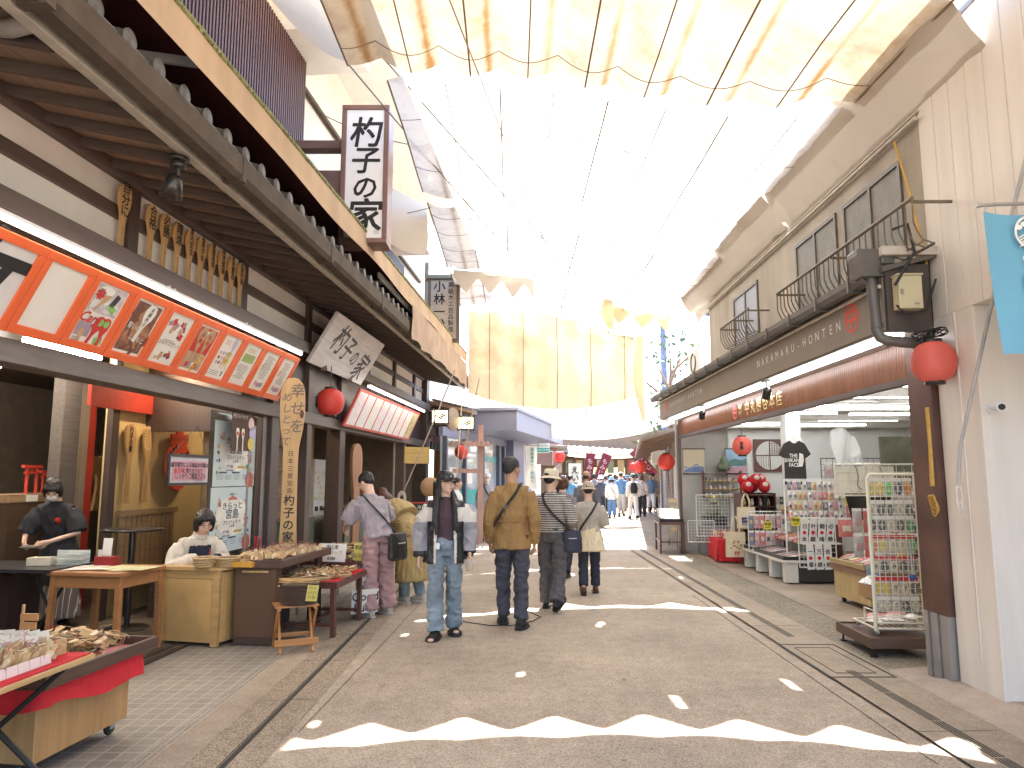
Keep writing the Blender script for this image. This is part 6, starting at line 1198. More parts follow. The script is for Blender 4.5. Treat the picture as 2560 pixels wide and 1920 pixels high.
# grid screen behind with hooks and a white board
T = thing('grid_screen', 'white wire grid board with hooks behind the top of the wire rack', 'wire grid', FR, (.55, 1.6, 1.35)); g = MB(); grid_panel(g, 1.05, .32, .08, .003); g.build('wire_grid', wireW, T); MB().box(-.52, .1, .012, .016, .02, .3).build('board', mat('cream board', (.64, .58, .46), .5), T); g = MB(); [g.tube([(-.3 + .25 * q, -.0, .3), (-.3 + .25 * q, -.05, .2), (-.32 + .25 * q, -.06, .1), (-.28 + .25 * q, -.06, .06)], .004, n=5) for q in range(4)]; g.build('hook', wireM, T)
for q in range(12): packet((.30 + .115 * (q % 6), 1.75, 1.18 - .26 * (q // 6)), .10, .22, (9, 2, 1, 9, 3, 6)[q % 6], 'clear packet of keyrings on the grid behind the wire rack', 'keyring packets behind the wire rack')
solo(MB().grid(lambda u, v: ((u - .5) * .55 * (1 - .25 * v), .05 * sin(u * 7), -.34 * v + .03 * sin(u * 5)), 14, 10), 'black_apron', ink, 'black cloth hanging behind the wire rack', 'cloth', FR, (.75, 2.4, 1.36)); 
T = thing('cap_display', 'black cap on a dark head form behind the packet racks', 'cap', FR, (1.15, 3.6, 1.34)); MB().ell((0, 0, .12), (.12, .14, .16), 0, 18).build('head_form', ink, T); g = MB(); g.lathe([(.125, .0), (.13, .06), (.10, .12), (.04, .145), (0, .15)], 0, 20, Matrix.Translation((0, 0, .14))); g.prism([(-.10, 0), (-.09, -.10), (0, -.14), (.09, -.10), (.10, 0)], .145, .155, 0, Matrix.Translation((0, -.10, 0))); g.build('cap', mat('black twill', (.02, .02, .022), .7), T); MB().box(-.05, .05, -.145, -.13, .2, .25).build('patch', paperM, T)
for q, (x, s, z, l) in enumerate(((.98, 3.4, 1.24, 'yellow price card under the black cap'), (.42, 4.9, .82, 'yellow price card on the white shelf edge'), (.52, 4.05, .93, 'yellow price card above the lettered headbands'), (1.32, 1.7, 1.15, 'yellow price card hung beside the keyring packets'))):
 T = thing('price_card', l, 'price card', FR, (x, s, z), (.1, 0, 0)); MB().box(-.06, .06, -.003, 0, -.06, .06).build('card', mat('bright yellow card', (.66, .58, .06), .5), T); g = MB(); g.text('特価', .05, basis((0, -.005, .02), *FUP), 0, .02); g.text('390円', .035, basis((0, -.005, -.03), *FUP), 0, .01); g.build('lettering', ink, T)
# T-shirt
def tee(loc, sc, m, label, lines_):
 T = thing('t_shirt', label, 't-shirt', FR, loc, (0, 0, .08)); out = [(-.10, .0), (-.22, -.05), (-.34, -.22), (-.24, -.28), (-.215, -.22), (-.225, -.72), (.225, -.72), (.215, -.22), (.24, -.28), (.34, -.22), (.22, -.05), (.10, .0), (.05, -.035), (0, -.045), (-.05, -.035)]
 g = MB(); g.prism([(x * sc * .78, y * sc) for x, y in out], -.02, .02, 0, basis((0, 0, 0), *FUP)); o = g.build('shirt', m, T, bevel=.01); g = MB()
 for q, l in enumerate(lines_): g.text(l, .085 * sc, basis((-.03, -.024, -.24 * sc - .075 * sc * q), *FUP), 0, .03, wide=.85)
 g.prism([(.07 * sc, -.20 * sc), (.13 * sc, -.22 * sc), (.14 * sc, -.32 * sc), (.11 * sc, -.42 * sc), (.05 * sc, -.42 * sc), (.06 * sc, -.30 * sc)], .022, .026, 0, basis((0, 0, 0), *FUP)); g.build('lettering', wht, o); MB().tube([(-.12 * sc, 0, -.03), (0, 0, .03), (.12 * sc, 0, -.03)], .006, n=5).tube([(0, 0, .03), (.0, 0, .09), (.02, 0, .12)], .004, n=5).build('hanger', tubeBody, T)
tee((1.12, 5.55, 2.11), .98, mat('faded black cotton', (.045, .038, .034), .85, .25, 3, .2, 30), 'black T-shirt with white block lettering hung from the shop ceiling', ['THE', 'SHIKANO', 'FACE'])
# pictures on the end wall (plain stand-ins), round lattice ornament, figurine shelf
T = thing('wall_scroll', 'cream and blue picture scroll at the left of the end wall', 'picture', FR, (.42, 9.33, 1.86)); MB().box(-.22, .22, -.012, 0, -.26, .26).build('sheet', mat('cream scroll', (.58, .50, .34), .6, .06), T); g = MB(); [g.prism([(-.2, -.24), (.2, -.24), (.2, -.16 + .02 * q), (.05, -.05 - .03 * q), (-.1, -.14), (-.2, -.10 - .04 * q)], .013 + .001 * q, .014 + .001 * q, q % 2, basis((0, 0, 0), *FUP)) for q in range(3)]; g.build('printing', [mat('slate blue print', (.14, .19, .33), .5), mat('pale blue print', (.45, .50, .55), .5)], T); MB().tube([(-.24, -.01, .26), (.24, -.01, .26)], .01).tube([(-.24, -.01, -.26), (.24, -.01, -.26)], .01).build('scroll_rod', ink, T)
T = thing('wall_scroll', 'blue sky and pink blossom picture scroll right of the cream one', 'picture', FR, (1.30, 9.255, 1.86)); MB().box(-.22, .22, -.012, 0, -.26, .26).build('sheet', mat('sky print', (.30, .45, .60), .6, .1), T); B = basis((0, 0, 0), *FUP); g = MB(); g.prism([(-.21, -.02), (-.05, .05), (.1, .02), (.21, .06), (.21, -.1), (-.21, -.1)], .013, .014, 0, B); g.prism([(-.21, -.25), (.21, -.25), (.21, -.08), (.0, -.12), (-.21, -.09)], .0145, .0155, 1, B); g.build('printing', [mat('hill green print', (.10, .22, .20), .5), mat('blossom print', (.58, .35, .40), .5, .4, 30)], T); MB().tube([(-.24, -.01, .26), (.24, -.01, .26)], .01).tube([(-.24, -.01, -.26), (.24, -.01, -.26)], .01).build('scroll_rod', ink, T)
T = thing('round_lattice', 'square brown frame with a white round opening and wire lattice on the end wall', 'wall ornament', FR, (2.0, 9.25, 1.98)); g = MB(); n = 40; R0 = .30; sq = []
for i in range(n):
 a = 2 * pi * i / n + pi / 4; m_ = max(abs(cos(a)), abs(sin(a))); sq.append((.34 * cos(a) / m_, .34 * sin(a) / m_))
V = [(x, y, .03) for x, y in sq] + [(R0 * cos(2 * pi * i / n + pi / 4), R0 * sin(2 * pi * i / n + pi / 4), .03) for i in range(n)]; V2 = [(x, y, 0) for x, y, z in V]
g.add(V, [(i, (i + 1) % n, n + (i + 1) % n, n + i) for i in range(n)], 0, False, B); g.add(V + V2, [(n + i, n + (i + 1) % n, 3 * n + (i + 1) % n, 3 * n + i) for i in range(n)] + [((i + 1) % n, i, 2 * n + i, 2 * n + (i + 1) % n) for i in range(n)], 0, False, B); g.build('frame', wood('lattice frame', (.14, .05, .035), axis='X'), T); MB().box(-.32, .32, -.004, 0, -.32, .32).build('backing', white, T); g = MB(); [g.box(-.3, .3, -.02, -.012, -.01 + .0, .01)]; [g.box(.05 * q - .0, .05 * q + .006, -.022, -.016, .0, .29) for q in range(6)]; [g.box(0, .29, -.022, -.016, .05 * q, .05 * q + .006) for q in range(6)]; g.box(-.01, .01, -.02, -.012, -.3, .3); [g.box(-.29 + .05 * q, -.284 + .05 * q, -.022, -.016, -.25, 0) for q in range(6)]; g.build('lattice', MATS['lattice frame'], T)
T = thing('figurine_shelf', 'small brown shelf of tiny figurines with yellow tags on the end wall', 'shelf', FR, (.95, 9.2, 1.10)); [MB().box(-.38, .38, -.10, .0, .16 * q, .16 * q + .015).build('shelf_board', MATS['lattice frame'], T) for q in range(4)]; MB().box(-.40, -.38, -.1, 0, 0, .55).box(.38, .40, -.1, 0, 0, .55).build('side_board', MATS['lattice frame'], T)
for q in range(24): 
 g = MB(); g.lathe([(0, 0), (.02, 0), (.024, .03), (.014, .05), (.02, .065), (.012, .085), (0, .09)], 0, 9); g.box(-.02, .02, -.035, -.032, .0, .018, 1); solo(g, 'figurine', [PK[q % 10 if q % 3 else 1], MATS['bright yellow card']], 'tiny figurine with a yellow tag on the end wall shelf', 'figurine', FR, (.62 + .095 * (q % 8), 9.15, 1.117 + .16 * (q // 8)), (0, 0, 0), 'tagged figurines on the end wall shelf')
solo(MB().lathe([(0, 0), (.10, 0), (.14, .05), (.15, .1), (.1, .16), (.06, .18), (.09, .22), (.0, .3)], 0, 20), 'stone_lantern', mat('mossy green stone', (.16, .20, .13), .6, .3, 14), 'mossy green round stone ornament above the figurine shelf', 'ornament', FR, (1.0, 9.12, 1.66))
# frog statue, dark table with magazines, boxes
T = thing('frog_statue', 'grey green stone frog statue with a crown sitting on a dark box', 'statue', FR, (.60, 8.55, .76)); g = MB(); stone = mat('grey green stone', (.17, .18, .12), .5, .25, 12, .2); g.ell((0, .03, .14), (.10, .12, .15), 0, 16, (-.35, 0, 0)).ell((0, -.04, .29), (.085, .085, .06), 0, 16).ell((-.045, -.05, .345), (.025, .025, .028), 0, 10).ell((.045, -.05, .345), (.025, .025, .028), 0, 10)
for s_ in (-1, 1): g.ell((s_ * .10, .04, .07), (.05, .10, .07), 0, 12).ell((s_ * .12, -.08, .02), (.045, .07, .02), 0, 10); g.tube([(s_ * .08, -.05, .2), (s_ * .09, -.11, .1), (s_ * .06, -.12, .01)], [.03, .024, .02], n=8)
g.build('body', stone, T); MB().lathe([(.03, 0), (.04, .06), (.035, .06), (.028, .0)], 0, 8, Matrix.Translation((0, -.03, .345))).build('crown', gold, T); solo(MB().box(-.2, .2, -.2, .2, 0, .19), 'dark_box', ink, 'black box under the frog statue', 'box', FR, (.60, 8.55, .57), bevel=.005); solo(MB().box(-.28, .28, -.28, .28, 0, .57), 'grey_box', mat('blue grey box', (.16, .17, .18), .6), 'blue grey storage box below the frog statue', 'box', FR, (.60, 8.55, .003), bevel=.01)
T = thing('side_table', 'dark red brown high table with thin legs by the far post', 'table', FW, (3.26, 15.1, 0), (0, 0, -.1)); MB().box(-.26, .26, -.5, .5, .58, .62).build('table_top', mar, T); [MB().bar((x, y, .58), (x, y, 0), .04, .04).build('leg', mar, T) for x in (-.23, .23) for y in (-.46, .46)]; MB().box(-.22, .22, -.47, -.44, .22, .25).box(-.24, -.21, -.44, .44, .22, .25).build('stretcher', mar, T)
solo(MB().box(-.24, .24, -.45, .45, 0, .07), 'book_tray', ink, 'black tray of magazines on the high table', 'tray', FW, (3.26, 15.1, .622), (0, 0, -.1))
for q in range(14): solo(MB().box(-.18, .18, -.012, .012, 0, .25), 'magazine', [PK[9], mat('grey cover', (.30, .29, .28), .3, .4, 9), PK[1]][q % 3], 'leaning magazine in the black tray by the far post', 'magazine', FW, (3.28, 14.78 + .055 * q, .694), (-.9, 0, -.1), 'magazines in the black tray')
# red cloth table with lucky figures, totes
T = thing('red_cloth_table', 'low display table draped with crimson cloth inside the open shop', 'table', FW, (4.12, 13.7, 0), (0, 0, -.12)); MB().box(-.34, .4, -.6, .6, .36, .40).build('table_top', mar, T); MB().grid(lambda u, v: (-.35 - .012 * sin(u * 26) * v - .02 * v, -.62 + 1.24 * u, .405 - .37 * v), 60, 5).grid(lambda u, v: (-.35 + .5 * u, -.62 - .012 * sin(u * 16) * v - .015 * v, .405 - .37 * v), 30, 5).build('cloth_skirt', redcloth, T); MB().box(-.35, .41, -.615, .61, .401, .408).build('cover', redcloth, T)
for q in range(30):
 g = MB(); g.ell((0, 0, .035), (.035, .03, .037), 0, 9).ell((0, -.005, .085), (.026, .024, .024), 0, 9).ell((-.016, -.0, .108), (.008, .006, .012), 0, 6).ell((.016, -.0, .108), (.008, .006, .012), 0, 6).box(-.02, .02, -.034, -.030, .02, .04, 1)
 solo(g, 'cat_figure', [[PK[1], PK[0], PK[2], PK[3]][q % 4], redink], 'small round lucky cat figure on the crimson table', 'figurine', FW, (3.86 + .12 * (q % 5), 13.2 + .17 * (q // 5), .41 + .0 * q), (0, 0, .1 * (q % 5)), 'lucky cat figures on the crimson table')
for q in range(6): g = MB(); g.ell((0, 0, .1), (.11, .10, .11), 0, 14).ell((0, -.03, .13), (.07, .075, .06), 1, 12); solo(g, 'round_doll', [redcloth, PK[1]], 'red round doll with pale face on top of the dark cubby', 'doll', FR, (.80 + .15 * (q % 3), 7.0 + .2 * (q // 3), 1.26 + .12 * (q % 2)), (0, 0, 0), 'red round dolls on the cubby')
T = thing('cubby_shelf', 'dark red cubby shelf of small figures with red dolls on top', 'shelf', FR, (.95, 7.1, 0)); MB().box(-.30, -.28, -.25, .25, 0, 1.25).box(.28, .30, -.25, .25, 0, 1.25).box(-.01, .01, -.25, .25, .4, 1.22).box(-.28, .28, .23, .25, 0, 1.25).build('case', mar, T); [MB().box(-.28, .28, -.25, .23, .4 + .2 * q, .42 + .2 * q).build('shelf_board', mar, T) for q in range(5)]
for q in range(16): g = MB(); g.ell((0, 0, .05), (.035, .035, .05), 0, 9).ell((0, 0, .11), (.026, .026, .026), 0, 8); solo(g, 'figurine', [PK[(3, 1, 5)[q % 3]]], 'little pale figure in the dark red cubby', 'figurine', FR, (.72 + .14 * (q % 4), 6.95, .421 + .2 * (q // 4)), (0, 0, 0), 'figures in the cubby')
def tote(F, loc, w_, h, label, pic, rot=(0, 0, 0), m=None):
 T = thing('tote_bag', label, 'tote bag', F, loc, rot); m = m or mat('natural canvas', (.60, .50, .34), .85, .08, 6, .2, 60); MB().grid(lambda u, v: ((u - .5) * w_ * (1 + .08 * v), -.02 - .03 * sin(pi * u) * v + .006 * mnoise.noise((u * 6, v * 6, 1)), -h * v), 10, 12).grid(lambda u, v: ((.5 - u) * w_ * (1 + .08 * v), .02 + .03 * sin(pi * u) * v, -h * v), 10, 12).build('bag', m, T); g = MB()
 for y in (-.022, .022): g.tube([(-w_ * .22, y, -.02), (-w_ * .2, y, h * .3), (-w_ * .05, y * .3, h * .62), (w_ * .05, y * .3, h * .62), (w_ * .2, y, h * .3), (w_ * .22, y, -.02)], .012, n=6, flat=.3)
 g.build('handle', m, T); pic(T, w_, h)
def pic1(T, w_, h): MB().box(-w_ * .32, w_ * .32, -.058, -.054, -h * .82, -h * .48).build('picture', mat('dark sea print', (.05, .06, .13), .5, .4, 12), T); g = MB(); g.text('miyajima', .05, basis((0, -.060, -h * .74), *FUP), 0, .01); g.prism([(-.09, -h * .62), (-.02, -h * .56), (.03, -h * .58), (.09, -h * .62)], .058, .060, 1, basis((0, 0, 0), *FUP)); g.build('lettering', [paperM, PK[8]], T)
def pic2(T, w_, h):
 g = MB(); R2 = random.Random(3); B2 = basis((0, -.058, 0), *FUP)
 for q in range(16): g.prism(ellipse(.014, .012, 9, R2.uniform(-.1, .1), -h * R2.uniform(.35, .7)), 0, .002, q % 3, B2)
 for x0, x1, y0, y1 in ((-.05, .05, -.80, -.775), (-.045, .045, -.845, -.83), (-.035, -.022, -.93, -.8), (.022, .035, -.93, -.8)): g.box(x0, x1, y0 * h, y1 * h, 0, .002, 1, B2)
 g.build('printing', [MATS['lattice frame'], redink, PK[3]], T)
tote(FR, (.62, 6.55, 1.02), .30, .36, 'canvas tote bag with dark sea picture hanging in the open shop', pic1); tote(FR, (.42, 6.55, .60), .32, .42, 'canvas tote bag with small brown leaf prints hung low at the crimson table', pic2); tote(FR, (.98, 6.6, .98), .2, .36, 'black tote bag hanging right of the sea picture bag', lambda T, w_, h: None, (0, 0, .4), ink)
for q, (x, s, z, w_, h, l) in enumerate(((.35, 7.5, .45, .7, .75, 'white wire grid left of the tote bags'), (.75, 6.0, .35, .55, .62, 'white wire grid in front of the cubby with pink cards'), (.2, 8.0, .30, .5, .40, 'low white wire grid before the frog statue'))):
 T = thing('wire_grid', l, 'wire grid', FR, (x, s, z)); g = MB(); grid_panel(g, w_, h, .06, .003); g.build('wires', mat('white wire', (.66, .66, .62), .4), T)
for q in range(12): packet((.52 + .09 * (q % 6), 5.99, .90 - .27 * (q // 6)), .075, .2, (4, 8, 0, 5, 9, 8)[q % 6], 'thin coloured card packet on the grid before the cubby', 'card packets before the cubby', blob=False)
# white tables with trays
whT = mat('white laminate', (.64, .61, .55), .4, .06, 4)
T = thing('white_display_table', 'row of low white display tables with dark recesses along the shop front', 'display table', FR, (.95, 5.75, 0)); MB().box(-.42, .45, -1.13, 1.10, .30, .335).build('table_top', whT, T, bevel=.004)
for y in (-1.10, -.52, .10, .70): MB().box(-.38, -.20, y, y + .14, .02, .30).build('panel', whT, T, bevel=.004)
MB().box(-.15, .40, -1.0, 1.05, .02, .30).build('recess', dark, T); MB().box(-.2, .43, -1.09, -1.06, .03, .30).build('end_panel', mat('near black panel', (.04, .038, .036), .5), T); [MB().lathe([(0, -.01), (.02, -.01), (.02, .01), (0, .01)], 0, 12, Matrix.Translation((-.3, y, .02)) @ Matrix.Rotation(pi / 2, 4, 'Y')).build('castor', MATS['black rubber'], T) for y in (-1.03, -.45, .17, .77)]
solo(MB().box(-.40, .0, -1.08, 1.05, 0, .012).box(-.40, -.38, -1.08, 1.05, .012, .05).box(-.38, .0, -1.08, -1.06, .012, .05), 'long_black_tray', mat('black tray', (.02, .02, .02), .4), 'long black tray tilted on the white tables', 'tray', FR, (.95, 5.75, .338), (0, -.0, 0))
R_ = random.Random(21)
for q in range(11):
 g = MB(); h = .34; w_ = .15; g.grid(lambda u, v: ((u - .5) * h, (v - .5) * w_, .014 + .012 * sin(pi * u) * sin(pi * v)), 6, 5); g.cbox((.02, 0, .030), (.2, .03, .002), mi=1); [g.cbox((-.10 + .06 * k_, R_.uniform(-.03, .03), .030), (.03, .05, .002), (0, 0, R_.uniform(-.5, .5)), 2) for k_ in range(4)]
 solo(g, 'folded_towel_packet', [[PK[1], PK[5], PK[9], PK[6]][q % 4], [ink, MATS['slate blue print'], redink][q % 3], [ink, redink, MATS['slate blue print']][(q + 1) % 3]], 'wrapped folded hand towel lying in the long black tray', 'towel packet', FR, (.76, 4.80 + .185 * q, .375), (0, -.18, R_.uniform(-.35, -.1)), 'towel packets in the black tray')
T = thing('step_shelf', 'two step white shelf behind the towel trays', 'shelf', FR, (1.15, 5.7, .335)); MB().box(-.22, .30, -.95, 1.0, .22, .24).box(.0, .30, -.85, 1.0, .50, .52).build('shelf_board', whT, T); MB().box(.28, .30, -.95, 1.0, 0, .50).build('back_board', mar, T); MB().box(-.2, .28, .98, 1.0, 0, .22).build('upright', whT, T)
for q in range(16): solo(MB().box(-.14, .14, -.05, .05, 0, .02 + .012 * (q % 3)), 'fan_packet', [PK[5], PK[0], PK[3], PK[8], PK[2], PK[1]][q % 6], 'flat pink and brown packet fanned on the middle shelf', 'packet', FR, (1.04, 4.80 + .115 * q, .578), (0, -.25, R_.uniform(-.3, .3)), 'flat packets on the middle shelf')
for q in range(26): g = MB(); g.ell((0, 0, .04), (.045, .04, .04), 0, 8).ell((0, -.03, .08), (.03, .03, .028), 0, 8); solo(g, 'plush_toy', [PK[3], mat('plush tan', (.50, .30, .14), .9, .2, 20), PK[1], mat('plush orange', (.55, .27, .12), .9)][q % 4], 'small tan plush toy heaped on the upper shelf', 'plush toy', FR, (1.22 + R_.uniform(-.08, .12), 4.95 + .065 * q, .858 + .05 * (q % 3)), (R_.uniform(-.6, .6), 0, R_.uniform(0, 6)), 'plush toys on the upper shelf')
T = thing('packet_rack', 'white wire counter rack hung thick with pink and gold packets', 'display rack', FR, (1.16, 5.0, .86)); g = MB(); grid_panel(g, .86, .62, .06, .003); g.build('wire_grid', MATS['white wire'], T); MB().tube([(-.43, .0, -.52), (-.43, 0, .64), (.43, 0, .64), (.43, 0, -.52)], .012).build('tube_frame', MATS['white wire'], T)
for q in range(44): packet((.79 + .075 * (q % 11), 4.96 - .012 * (q % 2), 1.46 - .15 * (q // 11)), .058, .12, R_.choice((0, 1, 5, 8, 5, 4, 3, 1)), 'small pink or gold packet on the white counter rack', 'packets on the counter rack')
for q in range(4): solo(MB().ell((0, 0, 0), (.045, .045, .045), 0, 12), 'white_ball_charm', PK[1], 'white fluffy ball charm at the right end of the counter rack', 'charm', FR, (1.46 + .05 * (q % 3), 4.9, 1.30 - .07 * (q // 2)), group='fluffy ball charms')
for q in range(40): packet((1.5 + .10 * (q % 13), 9.24, 1.12 - .20 * (q // 13)), .08, .16, R_.choice((6, 9, 6, 1, 4)), 'dark packet hung low on the white end wall', 'packets on the end wall', blob=False)
for q in range(36): packet((4.88, 1.0 + .42 * (q % 9) , 1.75 - .33 * (q // 9)), .3, .28, R_.choice((9, 6, 1, 0, 3)), 'wrapped goods hung on the back wall of the open shop', 'goods on the back wall', (0, 0, -pi / 2))
for q in range(33): packet((1.02 + .115 * (q % 11), 3.05 + .02 * (q % 2), 1.32 - .23 * (q // 11)), .10, .20, R_.choice((6, 9, 9, 2, 1, 7, 3)), 'silver or dark packet on the crowded grid between cart and counter rack', 'packets on the middle grid')
T = thing('middle_grid', 'white wire grid crowded with silver packets between cart and counter rack', 'wire grid', FR, (1.6, 3.09, .55)); g = MB(); grid_panel(g, 1.35, .85, .075, .003); g.build('wires', MATS['white wire'], T)
for q in range(30): packet((2.0 + .17 * (q % 10), 6.4, 1.75 - .32 * (q // 10)), .14, .28, R_.choice((1, 5, 0, 3, 8, 4, 9)), 'bright hanging goods on the tall grid behind the shop pillar', 'goods on the tall grid')
T = thing('tall_grid', 'tall wire grid of hanging goods behind the shop pillar', 'wire grid', FR, (2.8, 6.44, .7)); g = MB(); grid_panel(g, 1.8, 1.15, .1, .004); g.build('wires', wireM, T)
solo(MB().box(-.5, .5, -.03, 0, -.35, .35), 'framed_cloth', mat('dark olive cloth', (.10, .095, .06), .8, .5, 5), 'dark olive printed cloth in a black rod hung high at the back', 'hanging cloth', FR, (2.3, 4.2, 1.75)); solo(MB().box(-.3, .3, -.02, 0, -.12, .1), 'gold_cloth', mat('gold brocade', (.50, .40, .18), .5, .5, 25), 'small gold cloth on a dark rod hung high at the back', 'hanging cloth', FR, (3.3, 4.6, 2.0))
# lettered headbands
hb = [('日本', 'sun'), ('叶願', 'rays'), ('闘魂', 'sun'), ('必勝', 'sun'), ('一番', 'sun'), ('万歳', 'sun'), ('合格', 'sun')]
T = thing('headband_stand', 'small white wire stand holding the lettered headbands', 'display stand', FR, (.92, 4.35, .28)); g = MB(); grid_panel(g, .52, .68, .065, .003); g.build('wire_grid', MATS['white wire'], T)
for q, (t, kind) in enumerate(hb):
 x = .74 + .122 * (q % 4) + (.05 if q > 3 else 0); z = .92 - .35 * (q // 4); T = thing('headband_packet', ['white headband packet reading Japan with red sun', 'white headband packet with red sun rays', 'third white headband packet in the top row', 'fourth white headband packet at the end of the top row', 'first white headband packet in the lower row', 'second white headband packet in the lower row', 'third white headband packet in the lower row'][q], 'headband', FR, (x, 4.30, z), (.08, -.06 * (1 if q > 3 else -1) , 0)); MB().box(-.052, .052, -.008, 0, -.32, 0).build('packet', mat('white cotton packet', (.66, .65, .62), .3, .05, 5), T); MB().box(-.05, .05, -.01, .0, .001, .04).build('header', paperM, T); g = MB(); B = basis((0, -.0095, 0), *FUP)
 g.prism(ellipse(.026, .026, 18, 0, -.16), 0, .0012, 1, B)
 if kind == 'rays': [g.prism([(.028 * cos(a), -.16 + .028 * sin(a)), (.046 * cos(a - .12), -.16 + .046 * sin(a - .12)), (.046 * cos(a + .12), -.16 + .046 * sin(a + .12))], 0, .0012, 1, B) for a in [2 * pi * k_ / 10 for k_ in range(10)]]
 g.text(t[0], .075, B @ Matrix.Translation((0, -.07, .001)), 0, .02); g.text(t[1], .075, B @ Matrix.Translation((0, -.25, .001)), 0, .02); g.build('lettering', [ink, redink], T)
# wooden cart with goods
T = thing('goods_cart', 'pale veneer cart with brown rim and tilted trays between tables and wire rack', 'display cart', FR, (1.08, 2.85, 0), (0, 0, .03)); pv = wood('pale cart veneer', (.50, .36, .16), axis='Z', rough=.4); MB().box(-.38, .36, -.42, .46, .075, .40).build('body', pv, T); MB().box(-.41, .39, -.45, .49, .40, .47).build('rim', wood('brown cart rim', (.28, .15, .08), axis='Y'), T, bevel=.004); [MB().lathe([(0, -.015), (.035, -.015), (.035, .015), (0, .015)], 0, 14, Matrix.Translation((x, y, .035)) @ Matrix.Rotation(pi / 2, 4, 'Y')).build('castor', MATS['black rubber'], T) for x in (-.3, .3) for y in (-.36, .4)]
T2 = thing('tilted_tray', 'pale tilted wooden tray of red and white packets on the cart', 'tray', FR, (1.02, 2.85, .56), (0, -.22, .03)); MB().box(-.36, .32, -.40, .44, 0, .012).box(-.38, -.36, -.40, .44, 0, .06).box(-.36, .32, -.42, -.40, 0, .06).build('tray', pv, T2); MB().box(.1, .14, -.36, -.32, -.13, 0).box(.1, .14, .34, .38, -.13, 0).build('support', pv, T2)
for q in range(24): solo(MB().grid(lambda u, v: ((u - .5) * .17, (v - .5) * .10, .006 + .014 * sin(pi * u) * sin(pi * v)), 4, 4), 'snack_packet', [PK[0], PK[1], PK[3], PK[2], PK[5]][q % 5], 'red or white packet lying in the tilted cart tray', 'packet', FR, (.80 + .15 * (q % 4), 2.52 + .13 * (q // 4), .55 + .034 * (q % 4) + .01), (R_.uniform(-.2, .2), -.3, R_.uniform(-.4, .4)), 'packets in the tilted cart tray')
solo(MB().box(-.0, .006, -.07, .07, 0, .2), 'picture_card', mat('blue picture card', (.30, .42, .55), .4, .5, 14), 'blue picture card hung on the cart tray corner', 'card', FR, (.70, 2.30, .36), (0, 0, .9)); packet((1.0, 3.6, .98), .2, .22, 0, 'large red packet with pale faces beside the headbands', None)
for q, (x, s, z, w_) in enumerate(((.55, 1.75, .26, .5), (.78, 1.75, .26, .42))): pass
T = thing('cardboard_boxes', 'brown card box of wrapped wooden sandals in front of the cart', 'box', FR, (.68, 1.72, .30), (0, 0, .05)); MB().box(-.36, .32, -.14, .14, 0, .13).build('box', wood('brown card', (.38, .22, .10), axis='X', rough=.6), T, bevel=.004); MB().grid(lambda u, v: (-.36 + .26 * u, -.13 + .26 * v, .14 + .06 * sin(pi * u) * (1 + .5 * mnoise.noise((u * 8, v * 8, 1))) + .012 * mnoise.noise((u * 25, v * 25, 2))), 16, 16).build('wrapping', mat('crinkled clear wrap', (.55, .52, .48), .12, .4, 30, spec=.9), T)
T = thing('small_stool', 'dark stand under the brown card box', 'stand', FR, (.68, 1.72, 0)); MB().box(-.30, .30, -.12, .12, .27, .30).build('top', mar, T); [MB().box(x - .02, x + .02, -.02, .02, 0, .27).build('leg', mar, T) for x in (-.25, .25)]
for q in range(5): solo(MB().tube([(0, -.1, .02), (0, 0, .035), (0, .1, .02)], [.03, .042, .03], n=10, flat=.5), 'wooden_sandal', mat('sandal brown', (.32, .18, .09), .5), 'wrapped wooden sandal in the brown card box', 'sandal', FR, (.70 + .075 * q, 1.72, .44), (0, 0, .1), 'wooden sandals in the card box')
solo(MB().ell((0, 0, 0), (.03, .02, .025), 0, 12).tube([(0, 0, .02), (.01, .03, .3)], .010, 1, n=6), 'broom', [mat('blue rubber tip', (.03, .07, .22), .4), alu], 'grey handled broom with a blue tip hanging by the white door jamb', 'broom', FR, (-.02, .12, .72)); g = MB(); [g.tube([(-.06 + .015 * q + .012 * cos(t), -.0, .62 - .03 * abs(q - 3) * 0 - .012 * q + .01 * sin(t)) for t in [2 * pi * k_ / 8 for k_ in range(9)]], .003, n=4) for q in range(7)]; solo(g, 'chain', mat('rusty chain', (.12, .07, .05), .5), 'short rusty chain on the post near the wire rack', 'chain', FR, (.0, -.02, .03))
T = thing('plastic_covers', 'clear plastic garment covers hanging near the pillar', 'garment cover', FR, (1.65, 5.0, 2.2)); MB().grid(lambda u, v: ((u - .5) * .4 + .1 * v, .05 * sin(u * 9 + v * 4), -.5 * v + .08 * sin(u * 4)), 14, 12).build('film', glass('clear film', (.8, .8, .78), .1, .4), T)
# ================================================================== FAR END OF THE STREET
ad = Vector((2.6, 16, 0)).normalized(); FQ = frame((3.95, 15.9, 0), atan2(2.6, 16)); T = thing('shuttered_shop', 'row of shops with white shutter and brown signboards beyond the souvenir shop', 'shop building', FQ, (0, 8, 0))
def qb(mb, name, m, **k):
 for i, v in enumerate(mb.v): mb.v[i] = v - Vector((0, 8, 0))
 return mb.build(name, m, T, **k)
qb(MB().box(.1, .4, 0, 17, 0, 2.4), 'front_wall', white); qb(MB().box(.02, .1, 11.0, 14.6, 0, 2.05), 'shutter', stripes('shutter slats', (.52, .51, .50), (.34, .33, .33), .12, .75, 2, .4)); qb(MB().box(.0, .1, .4, 3.8, 0, 2.2).box(.0, .1, 14.8, 16.8, 0, 2.3), 'door_panel', mat('grey brown panel', (.30, .26, .23), .6)); [qb(MB().box(-.03, .05, u, u + .25, 0, 2.3), 'post', mat('grey brown panel')) for u in (3.9, 7.2, 10.7, 14.55)]
